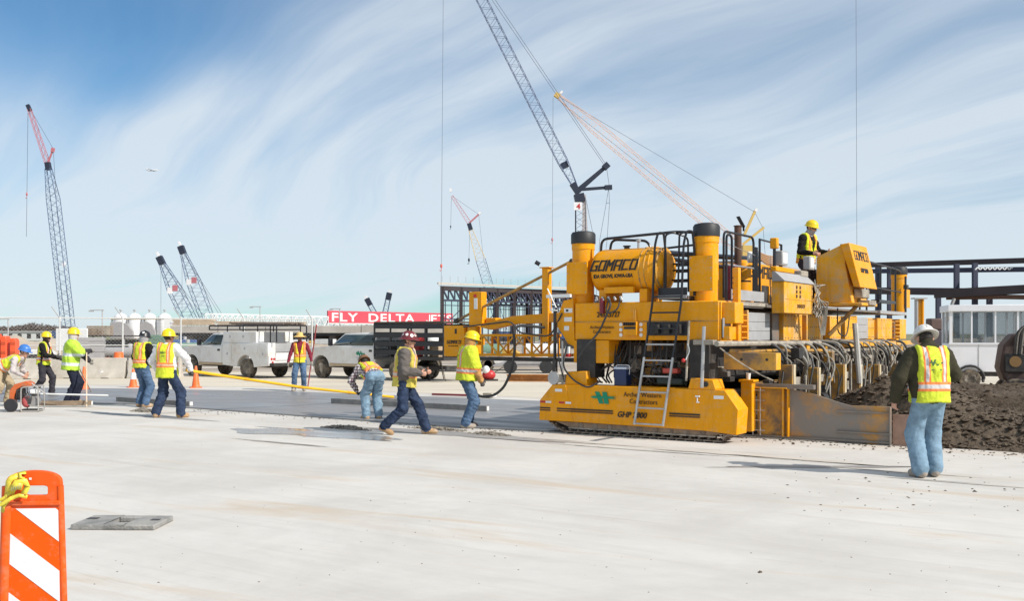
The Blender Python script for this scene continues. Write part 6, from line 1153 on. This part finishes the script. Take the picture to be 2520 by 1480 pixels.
# G, H: two crane tips behind the sign
for Z, base, tip, lb in ((270,(945,815),(906,742),'small dark crane tip left above the red sign'),(270,(938,815),(957,728),'small dark crane tip right above the red sign')):
    P = lambda x, y: at(x,y,Z); t = thing('lattice_crane', lb, 'crane', at0(base[0],Z), 0, 'lattice cranes'); loc = t.location.copy(); b = MB(); lat(b, rel(P(*base)), rel(P(*tip)), 1.5, 1.1, 12, .12); b.build('boom', CB, t); d = (P(*tip)-P(*base)).normalized(); q = P(*tip); MB().bar(rel(q-d*1.2),rel(q+d*.8),1.4).build('boom_head', CD, t); MB().bar(rel(q+d*.9),rel(q+d*1.6),.6).build('aircraft_flag', CW, t); carrier(t, V3((0,0,0)), .7)
# I: tower crane standing beyond the right edge; only its hoist rope hangs into the picture
Z = 150; P = lambda x, y: at(x,y,Z); t = thing('tower_crane', 'thin vertical crane rope hanging at the right behind the console', 'crane', at0(3000,Z), 0, 'lattice cranes'); loc = t.location.copy(); b = MB(); lat(b, rel(at0(3000,Z)), rel(P(3000,-160)), 1.8, 1.8, 30, .1); b.build('mast', CYE, t); b = MB(); lat(b, rel(P(3100,-175)), rel(P(2080,-175)), 1.4, 1.0, 40, .08); b.build('jib', CYE, t); cline(t, rel(P(2106,-172)), rel(P(2109,700)), .03); hook(t, rel(P(2109,705)), .3, CD)
# airliner
pl = at(375,419,2600); t = thing('airliner', 'small white airliner flying in the left sky', 'airplane', pl, R(-8)); AW = M('aircraft_white',(.82,.82,.84),.35); AGY = M('aircraft_belly',(.22,.23,.30),.5)
MB().lathe([(0,-16),(.6,-15),(1.5,-11),(1.9,-6),(1.9,9),(1.6,12.5),(.9,14.5),(0,15.5)], (0,0,0), 'x', 18).build('fuselage', AW, t)
for s_ in (1,-1):
    b = MB(); b.add([(3,s_*1.5,-.8),(-2,s_*1.5,-.8),(-6.5,s_*15,1.4),(-4.6,s_*15,1.4),(3,s_*1.5,-.4),(-2,s_*1.5,-.4),(-6.5,s_*15,1.5),(-4.6,s_*15,1.5)], [(0,1,2,3),(4,5,6,7),(0,1,5,4),(1,2,6,5),(2,3,7,6),(3,0,4,7)]); b.build('wing', AGY, t); b = MB(); b.add([(-12,s_*.5,.6),(-15,s_*.5,.6),(-16.5,s_*5.5,1.2),(-15.2,s_*5.5,1.2),(-12,s_*.5,.8),(-15,s_*.5,.8),(-16.5,s_*5.5,1.3),(-15.2,s_*5.5,1.3)], [(0,1,2,3),(4,5,6,7),(0,1,5,4),(1,2,6,5),(2,3,7,6),(3,0,4,7)]); b.build('tailplane', AGY, t); MB().lathe([(.7,-1.6),(.9,0),(.85,1.6),(.6,1.7)], (1.6,s_*5,-1.5), 'x', 12).build('engine', AGY, t)
MB().prism([(-11,1.4),(-15.5,1.4),(-17.5,7),(-15.2,7)], 'y', -.2, .2).build('fin', AW, t); MB().prism([(-9,-1.92),(9,-1.92),(12,-1.2),(-12,-1.2)], 'y', -1.2, 1.2).build('belly', AGY, t)
# ------------------------------------------------------------------ far structures
SGR = M('sign_red',(.62,.07,.10),.6,var=.12,sc=.2); Pl, Pr = at0(806,180), at0(1113,205); d = (Pr-Pl); Ls = d.length; t = thing('roof_sign', 'long red sign with white letters on a white truss', 'sign', Pl, math.atan2(d.y,d.x)); zb, zt = EYE+(HOR-795)/FPX*180, EYE+(HOR-765)/FPX*180
MB().box((0,-.15,zb),(Ls,.15,zt)).build('sign_panel', SGR, t); 
for wd, f0, sx_ in (('FLY',.02,1.70),('DELTA',.29,1.70),('ETS',.80,1.70)): text(wd, 2.2, WHT, t, (Ls*f0,-.17,zb+.30), (1,0,0), (0,0,1), sx=sx_, bold=.04, ext=.01, spacing=1.12)
b = MB(); jx = Ls*.757; b.box((jx+1.0,-.19,zb+.62),(jx+1.32,-.165,zb+1.86)); b.tube([(jx+1.16+.44*math.cos(q)-.44,-.178,zb+.72+.36*math.sin(q)) for q in [R(-180*i/10) for i in range(11)]], .17, 6); b.build('lettering', WHT, t)
WTR = M('white_truss',(.74,.76,.76),.5,var=.05)
def truss(par, x0, x1, z0, z1, n, r, y=0):
    b = MB(); b.bar((x0,y,z0),(x1,y,z0),r); b.bar((x0,y,z1),(x1,y,z1),r); w_ = (x1-x0)/n
    for k in range(n): b.bar((x0+k*w_,y,z0 if k%2 else z1),(x0+(k+1)*w_,y,z1 if k%2 else z0),r*.7); b.bar((x0+k*w_,y,z0),(x0+k*w_,y,z1),r*.6)
    b.bar((x1,y,z0),(x1,y,z1),r*.6); b.build('truss', WTR, par)
truss(t, 0, Ls, zb-1.1, zb-.12, 30, .16); truss(t, 0, Ls, zb-1.1, zb-.12, 26, .16, .9)
for k in range(8): MB().box((k*Ls/7.2,.2,0),(k*Ls/7.2+.25,.5,zb-1)).build('post', GALB, t)
a, q = at0(522,150), at0(808,175); d = q-a; t = thing('white_truss', 'long white steel roof truss standing left of the red sign', 'truss', a, math.atan2(d.y,d.x)); z0, z1 = EYE+(HOR-800)/FPX*150, EYE+(HOR-773)/FPX*150; truss(t, 0, d.length, z0, z1, 26, .17); truss(t, 0, d.length, z0, z1, 24, .15, 1.4)
for k in range(6): MB().box((k*d.length/5.2,.3,0),(k*d.length/5.2+.2,.6,z0)).build('post', GALB, t)
STC = M('steel_primer',(.045,.033,.036),.7,var=.25,sc=.3); STB = M('steel_blue_grey',(.035,.04,.075),.6,var=.2,sc=.3)
t = thing('steel_hall', 'dark steel frame of a hall with white roof edge behind the finishing truss', 'building', (0,0,0)); Zn, Zf = 150, 175; a, q = at0(1088,Zn), at0(1425,168); d = (q-a); zt = EYE+(HOR-705)/FPX*Zn; zr = EYE+(HOR-694)/FPX*Zn; n = 8
for row, off in ((0,V3((0,0,0))),(1,V3((5,22,0)))):
    for k in range(n+1): p = a+d*(k/n)+off; MB().box((p.x-.27,p.y-.27,0),(p.x+.27,p.y+.27,zt)).build('column', STC, t)
    b = MB()
    for k in range(n*3):
        p, r_ = a+d*(k/(n*3))+off, a+d*((k+1)/(n*3))+off; b.bar(p+V3((0,0,zt-.2)),r_+V3((0,0,zt-2.1)),.22); b.bar(r_+V3((0,0,zt-.2)),r_+V3((0,0,zt-2.1)),.22)
    b.bar(a+off+V3((0,0,zt-2.1)),q+off+V3((0,0,zt-2.1)),.3); b.build('roof_truss', STB, t); MB().bar(a+off+V3((0,0,zt-.3)),q+off+V3((0,0,zt-.3)),.35,.7).build('edge_beam', STC, t)
    b = MB()
    for k in range(n*3): p = a+d*((k+.5)/(n*3))+off; b.bar(p, p+V3((0,0,zt-2.1)), .14)
    b.bar(a+off+V3((0,0,zt*.45)),q+off+V3((0,0,zt*.45)),.16); b.bar(a+off+V3((0,0,zt*.68)),q+off+V3((0,0,zt*.68)),.12); b.bar(a+off+V3((0,0,zt*.3)),a+d*.125+off+V3((0,0,zt*.62)),.1); b.build('wall_girt', STB, t)
b = MB(); b.add([a+V3((-.6,-.5,zt+.05)),q+V3((.6,-.5,zt+.05)),q+V3((5.6,23,zt+.05)),a+V3((4,23,zt+.05))], [(0,1,2,3)]); b.build('roof_deck', STC, t, weld=False); MB().bar(a+V3((-.6,-.6,zt+.4)),q+V3((.6,-.6,zt+.4)),.25,.32).build('roof_edge', M('white_fascia',(.48,.45,.40),.6), t)
for k in range(20): p = a+d*(k/19); MB().bar(p+V3((0,0,zr)),p+V3((0,0,zr+.9)),.07).build('roof_stanchion', GALB, t)
t = thing('steel_building', 'dark steel building frame with two beam levels at the right', 'building', (0,0,0))
def far_bar(x0, y0, x1, y1, Z0, Z1, w_, h_, nm, m): MB().bar(at(x0,y0,Z0), at(x1,y1,Z1), w_, h_, 0).build(nm, m, t)
far_bar(2140,653,2640,638,125,105,.4,.6,'roof_beam',STC); far_bar(2140,668,2640,662,125,105,.5,.55,'roof_beam',STB); far_bar(2140,716,2400,719,125,112,.5,.85,'floor_beam',STC); far_bar(2300,724,2640,706,113,104,.5,.95,'floor_beam',STC); far_bar(2390,730,2640,734,112,104,.5,.5,'floor_beam',STC); far_bar(2330,734,2640,730,113,103,.4,.4,'floor_beam',RUST)
for x, Z, y in ((2160,125,650),(2189,124,650),(2309,118,730),(2354,114,650),(2399,112,648),(2435,110,735),(2540,106,645),(2600,104,645)): MB().box((-.25,-.25,0),(.25,.25,at(x,y,Z).z)).build('column', STB, t).location = at0(x,Z)
b = MB()
for k in range(18): b.bar(at(2400+k*12,664,110), at(2406+k*12,658,110), .12); b.bar(at(2406+k*12,658,110), at(2412+k*12,664,110), .12)
b.build('joist', WTR, t); far_bar(2330,790,2348,735,112,112,.3,.3,'brace',GALB)
# yellow post and lifted machine behind the paver
t = thing('steel_post', 'tall slim yellow and grey steel post behind the paver far end', 'post', at0(2262,31)); MB().box((-.11,-.1,0),(-.07,.1,2.86)).build('flange', GRP, t); MB().box((-.07,-.012,0),(.07,.012,2.86)).build('web', YD, t); MB().box((.07,-.1,0),(.11,.1,2.86)).build('flange', YL, t); MB().box((-.2,-.15,2.86),(.2,.15,2.9)).build('cap_plate', GRP, t)
t = thing('far_machine', 'dark machine with lifted arm behind the white-hatted man', 'machine', at0(2298,60)); MB().box((-.7,-.5,.2),(.9,.5,2.0)).build('body', M('machine_dark',(.05,.04,.05),.7,var=.3), t, .1); MB().box((-.35,-.4,2.0),(.5,.4,2.7)).build('cab', M('cab_brown',(.10,.06,.05),.6), t, .08); MB().bar((.3,0,2.1),(1.0,0,2.9),.22).build('arm', M('machine_ochre',(.30,.17,.05),.7), t); MB().bar((1.0,0,2.9),(1.1,0,1.6),.16).build('arm', M('machine_ochre'), t)
for s_ in (-.5,.7): MB().cyl((s_,-.6,.4),(s_,.6,.4),.4,n=18).build('wheel', RB, t)
# white booth on a trailer
BWH = M('booth_white',(.74,.75,.78),.45,var=.04,sc=2); BGL = glassmat('booth_glass',(.10,.14,.16),.03,.30)
t = thing('guard_booth', 'white glazed guard booth on a wheeled trailer at the right', 'booth', at0(2420,33.0), R(-16)); b = MB(); W_, D_ = 1.16, .92
MB().box((-W_,-D_,.55),(W_,D_,1.46)).build('lower_wall', BWH, t, .01); MB().box((-W_-.06,-D_-.06,2.50),(W_+.06,D_+.06,2.72)).build('roof', BWH, t, .02)
for x in (-W_,-.52,.18,.84,W_-.09):
    for y in (-D_,D_-.08): MB().box((x,y,1.46),(x+(.09 if x in (-W_,W_-.09) else .05),y+.08,2.50)).build('mullion', BWH, t)
for y in (-.05,): 
    for x in (-W_,W_-.06): MB().box((x,y,1.46),(x+.06,y+.06,2.50)).build('mullion', BWH, t)
for y in (-D_+.03,D_-.04):
    for x0, x1 in ((-W_+.09,-.52),(-.47,.18),(.23,.84),(.89,W_-.09)): MB().box((x0,y,1.46),(x1,y+.01,2.50)).build('window_pane', BGL, t)
for x in (-W_+.03,W_-.04):
    for y0, y1 in ((-D_+.08,-.05),(.01,D_-.08)): MB().box((x,y0,1.46),(x+.01,y1,2.50)).build('window_pane', BGL, t)
MB().box((-W_-.02,-D_-.03,1.43),(W_+.02,-D_-.001,1.49)).build('sill', BWH, t); MB().box((-W_,-D_+.1,.40),(W_+.9,D_-.1,.54)).build('trailer_frame', DRK, t); MB().box((-.30,-D_-.01,.56),(-.28,-D_-.003,1.43)).build('wall_seam', GALB, t); MB().box((-.7,-.4,1.0),(.2,.4,1.5)).build('desk', GRP, t)
for s_ in (1,-1): wheel(t, -.55, s_*(D_-.02), .32, .2); MB().tube(arc((-.55,s_*(D_+.05),.32),.42,0,180,10,'y'), .04, 6).build('mudguard', RB, t)
# brown hose-draped machine at the right edge
BRW = M('machine_brown',(.09,.06,.05),.7,var=.3,sc=4,dirt=(.28,.23,.18),dsc=4); c = at(2522,880,24); t = thing('work_machine', 'brown machine with looping hoses at the right picture edge', 'machine', (c.x,c.y,0), R(-20))
b = MB(); b.prism([(-.48,.62),(-.60,.95),(-.52,1.5),(-.3,1.78),(.9,1.86),(1.6,1.8),(1.6,.62)], 'y', -.5, .7); b.build('engine_housing', BRW, t, .05); MB().box((-.5,-.56,.86),(-.06,-.50,1.30)).build('grille_box', DRK, t, .02); MB().cyl((-.27,-.57,1.12),(-.27,-.56,1.12),.13,n=18).build('work_lamp', M('lamp_amber',(.30,.17,.06),.5), t); MB().box((-.45,-.3,.25),(1.5,.5,.62)).build('underframe', DRK, t, .03); MB().box((.25,-.58,1.25),(1.0,-.5,1.72)).build('side_panel', M('machine_ochre2',(.26,.17,.05),.7), t, .03)
for x in (-.25,1.3): wheel(t, x, -.62, .36, .24); wheel(t, x, .62, .36, .24)
for k in range(4): MB().tube(rpath([(-.3+k*.05,-.56,1.30),(-.28+k*.06,-.66,1.80+k*.04),(.0+k*.05,-.66,2.05+k*.04),(.45,-.6,1.98+k*.05),(.8,-.5,1.7)],.25,6), .022, 8).build('hose', HOSEG if k%2 else HOSE, t)
MB().tube([(-.1,-.6,1.5),(.7,-.62,2.0)], .025, 8).build('control_rod', CHR, t)

# ------------------------------------------------------------------ people
person('man in white full-brim hard hat and lime vest seen from behind, right front', gp(2287,1176), R(92), 1.06, dict(top=OLIVE, legs=JEANL, boots=GREYB, hat=('full',HW), vest=VA, emblem=1.25, bulk=.05, loose=.030, fold=.014, hem=-.05, extra=hood, skin='a', hattilt=8), h=.015, hpitch=22, lean=3, lf=(-.02,.115,.1), rf=(.06,-.09,.1), lh=(.10,.36,.92), lp=(-.6,.9,0), rh=(.30,-.16,1.13), rp=(-.3,-1,-.2), rtoe=-12, ltoe=14)
person('walking man in maroon full-brim hard hat, grey jacket and dark jeans', gp(998,1070), R(-4), 1.03, dict(top=GREYJ, legs=JEAN, boots=TAN, hat=('full',HM), vest=VW, bulk=.04, loose=.018, skin='a', sun=1, hem=-.08, stickers=[(-60,25,(.8,.8,.78),.03),(-100,30,(.8,.8,.78),.026),(-25,28,(.75,.75,.7),.024),(-140,28,(.7,.7,.7),.022)]), h=.015, pelvis=(-.02,0,.90), lean=4, lf=(.34,.10,.10), rf=(-.34,-.10,.15), rfp=24, rh=(.27,-.20,1.06), rp=(-1,-.35,-.4), lh=(.32,.12,1.08), hpitch=4, rcurl=.8, lcurl=.8)
person('worker in yellow hard hat and green face mask holding the black hose', gp(1148,1054), R(18), 1.02, dict(top=TANJ, legs=JEANM, boots=GREYB, hat=('cap',HY), vest=VA, sleeve=.95, bulk=.034, loose=.022, hand=GLOVE, skin='b', extra=cowl, x6=TANJ, x9=M('mask_green',(.18,.55,.42),.7), mask=(-.12,-.008,.02), open=0, hem=-.05, emblem=.8), h=.016, lean=4, hyaw=-14, hpitch=12, lf=(.06,.11,.1), rf=(-.05,-.11,.1), rh=(.24,-.24,.80), rp=(-1,-.3,0), lh=(.12,.28,.86), rcurl=.8)
person('bent-over worker in plaid shirt and pale jeans working on the slab', gp(917,1034), R(118), 1.02, dict(top=PLAID, legs=JEANL, boots=TAN, vest=VF, skin='b', hem=.10, bulk=.02, loose=.02, hat=('cap',M('hat_brown',(.20,.10,.05),.6)), hand=GLOVE), h=.016, pelvis=(-.16,0,.88), lean=72, lf=(.02,.13,.1), rf=(-.02,-.12,.1), lh=(.42,.20,.58), rh=(.46,-.12,.56), lp=(-.3,.6,.4), rp=(-.3,-.6,.4), lk=(1,.1,0), rk=(1,-.1,0), hpitch=20, lcurl=.8, rcurl=.8)
person('man in straw hat, orange vest and maroon shirt facing the camera', gp(738,963), R(-84), 1.02, dict(top=MAROON, legs=JEANM, boots=GREYB, hat=('straw',HS), vest=VE, skin='c', hand=GLOVEG, loose=.010, hem=-.06), h=.02, lf=(.04,.13,.1), rf=(.12,-.16,.1), lh=(.08,.36,.90), rh=(.10,-.34,.86), lcurl=.9)
person('worker in yellow hard hat and white sleeves gripping the yellow float pole', gp(412,1029), R(78), 1.06, dict(top=WHITE, legs=JEAN, boots=TAN, hat=('cap',HY), vest=VF, emblem=.95, skin='b', hand=GLOVE, loose=.024, hem=-.10, bulk=.026), h=.016, pelvis=(.02,.02,.90), lf=(-.02,.24,.1), rf=(.05,-.26,.1), rh=(.16,-.42,.96), rp=(-.6,-.8,.3), lh=(.16,.30,.92), lp=(-.5,.8,0), hyaw=-25, rtoe=-25, ltoe=15, rcurl=.9)
person('man in black hard hat and grey hood beside the white-sleeved worker', gp(350,1003), R(62), 1.03, dict(top=BLACK, legs=JEANM, boots=TAN, hat=('cap',HK), vest=VF, skin='b', hand=GLOVE, extra=cowl, x6=SCARF, loose=.018, bulk=.03, hem=-.0, stickers=[(-150,30,(.8,.8,.8),.03)]), h=.018, lf=(.03,.13,.1), rf=(-.03,-.14,.1), lh=(.22,.22,.98), rh=(.20,-.24,.96), lp=(-.4,1,0), rp=(-.4,-1,0), hpitch=10)
person('man in lime reflective jacket and dark trousers holding an upright pole', gp(174,996), R(20), 1.07, dict(top=CHAR, legs=NAVY, boots=TAN, hat=('cap',HY), vest=VB, sleeve=.9, skin='a', hand=GLOVEG, extra=cowl, x6=GREYL, open=0, bulk=.036, hem=-.12, loose=.026), h=.018, lean=4, lf=(.08,.11,.1), rf=(-.05,-.11,.1), rh=(.42,-.06,1.26), lh=(.40,.06,1.02), rp=(-.3,-.8,-.5), lp=(-.3,.8,-.5), rcurl=.9, lcurl=.9)
person('worker in yellow hard hat and dark sleeves walking by the barrier', gp(107,977), R(2), 1.02, dict(top=BLACK, legs=CHAR, boots=BLKB, hat=('cap',HY), vest=VA, skin='c', hand=GLOVE, hem=-.04, bulk=.012, loose=.012, extra=scarf, x6=BLACK), h=.02, lean=5, lf=(.18,.1,.1), rf=(-.22,-.1,.12), rfp=14, rh=(.40,-.16,1.12), lh=(.35,.16,1.06), rp=(-.4,-.4,-1), lp=(-.4,.4,-1))
person('blue-hatted worker in khaki trousers bending over the engine pump', gp(2,1001), R(4), 1.05, dict(top=GREYL, legs=KHAKI, boots=TAN, hat=('cap',HB), vest=VA, skin='a', hem=.06, loose=.016), h=.018, pelvis=(-.05,0,.92), lean=68, lf=(.10,.13,.1), rf=(-.16,-.13,.1), rh=(.56,-.16,.72), lh=(.54,.10,.76), rp=(-.6,-.6,.5), lp=(-.6,.6,.5), hpitch=-6, rcurl=.7, lcurl=.7)
person('paver operator in yellow hard hat standing at the console', pv(-.35,5.5,2.346), R(-50), 1.01, dict(top=BLACK, legs=CHAR, boots=BLKB, hat=('cap',HY), vest=vestmat('vest_operator',(.80,.85,.02),(.85,.30,.04),(.75,.6,.1),(.11,.03,.008),((.02,.05,.01),)), skin='a', hand=SKIN['a'], extra=scarf, x6=SCARF, sun=1, bulk=.015, x9=SCARF, mask=(-.13,-.035,-.05)), h=.018, lean=6, hpitch=14, hyaw=10, rh=(.30,-.22,1.08), lh=(.36,.22,1.12), rp=(-1,-.4,-.3), lp=(-1,.4,-.3))
person('person in dark jacket and lime vest seen through the booth glass', at0(2412,36.5), R(-120), .98, dict(top=BLACK, legs=CHAR, boots=BLKB, vest=VA, skin='c'), h=.024)
person('person in lime vest cut off by the right picture edge', at0(2530,26), R(170), 1.0, dict(top=GREYJ, legs=JEANM, vest=VA, hat=('cap',HY), skin='a'), h=.024, lh=(.25,.2,1.0), rh=(.25,-.2,1.0))
# poles carried by people
q = gp(174,996); pole(at(213,868,q.y-.1), gp(213,1003), .016, 'tool_pole', 'pale wooden pole held upright by the man in the lime jacket', 'pole', M('ash_wood',(.62,.50,.36),.7)); pole(at(194,905,q.y+.2), gp(225,966), .016, 'tool_pole', 'thin wooden handle leaning from the lime-jacketed man towards the cone', 'pole', M('ash_wood'))
e_ = gp(738,963); pole(at(779,800,e_.y-.25), gp(757,957), .020, 'grade_rod', 'tall red and grey grade rod held by the man in the straw hat', 'rod', M('rod_red',(.45,.08,.09),.6,var=.2))
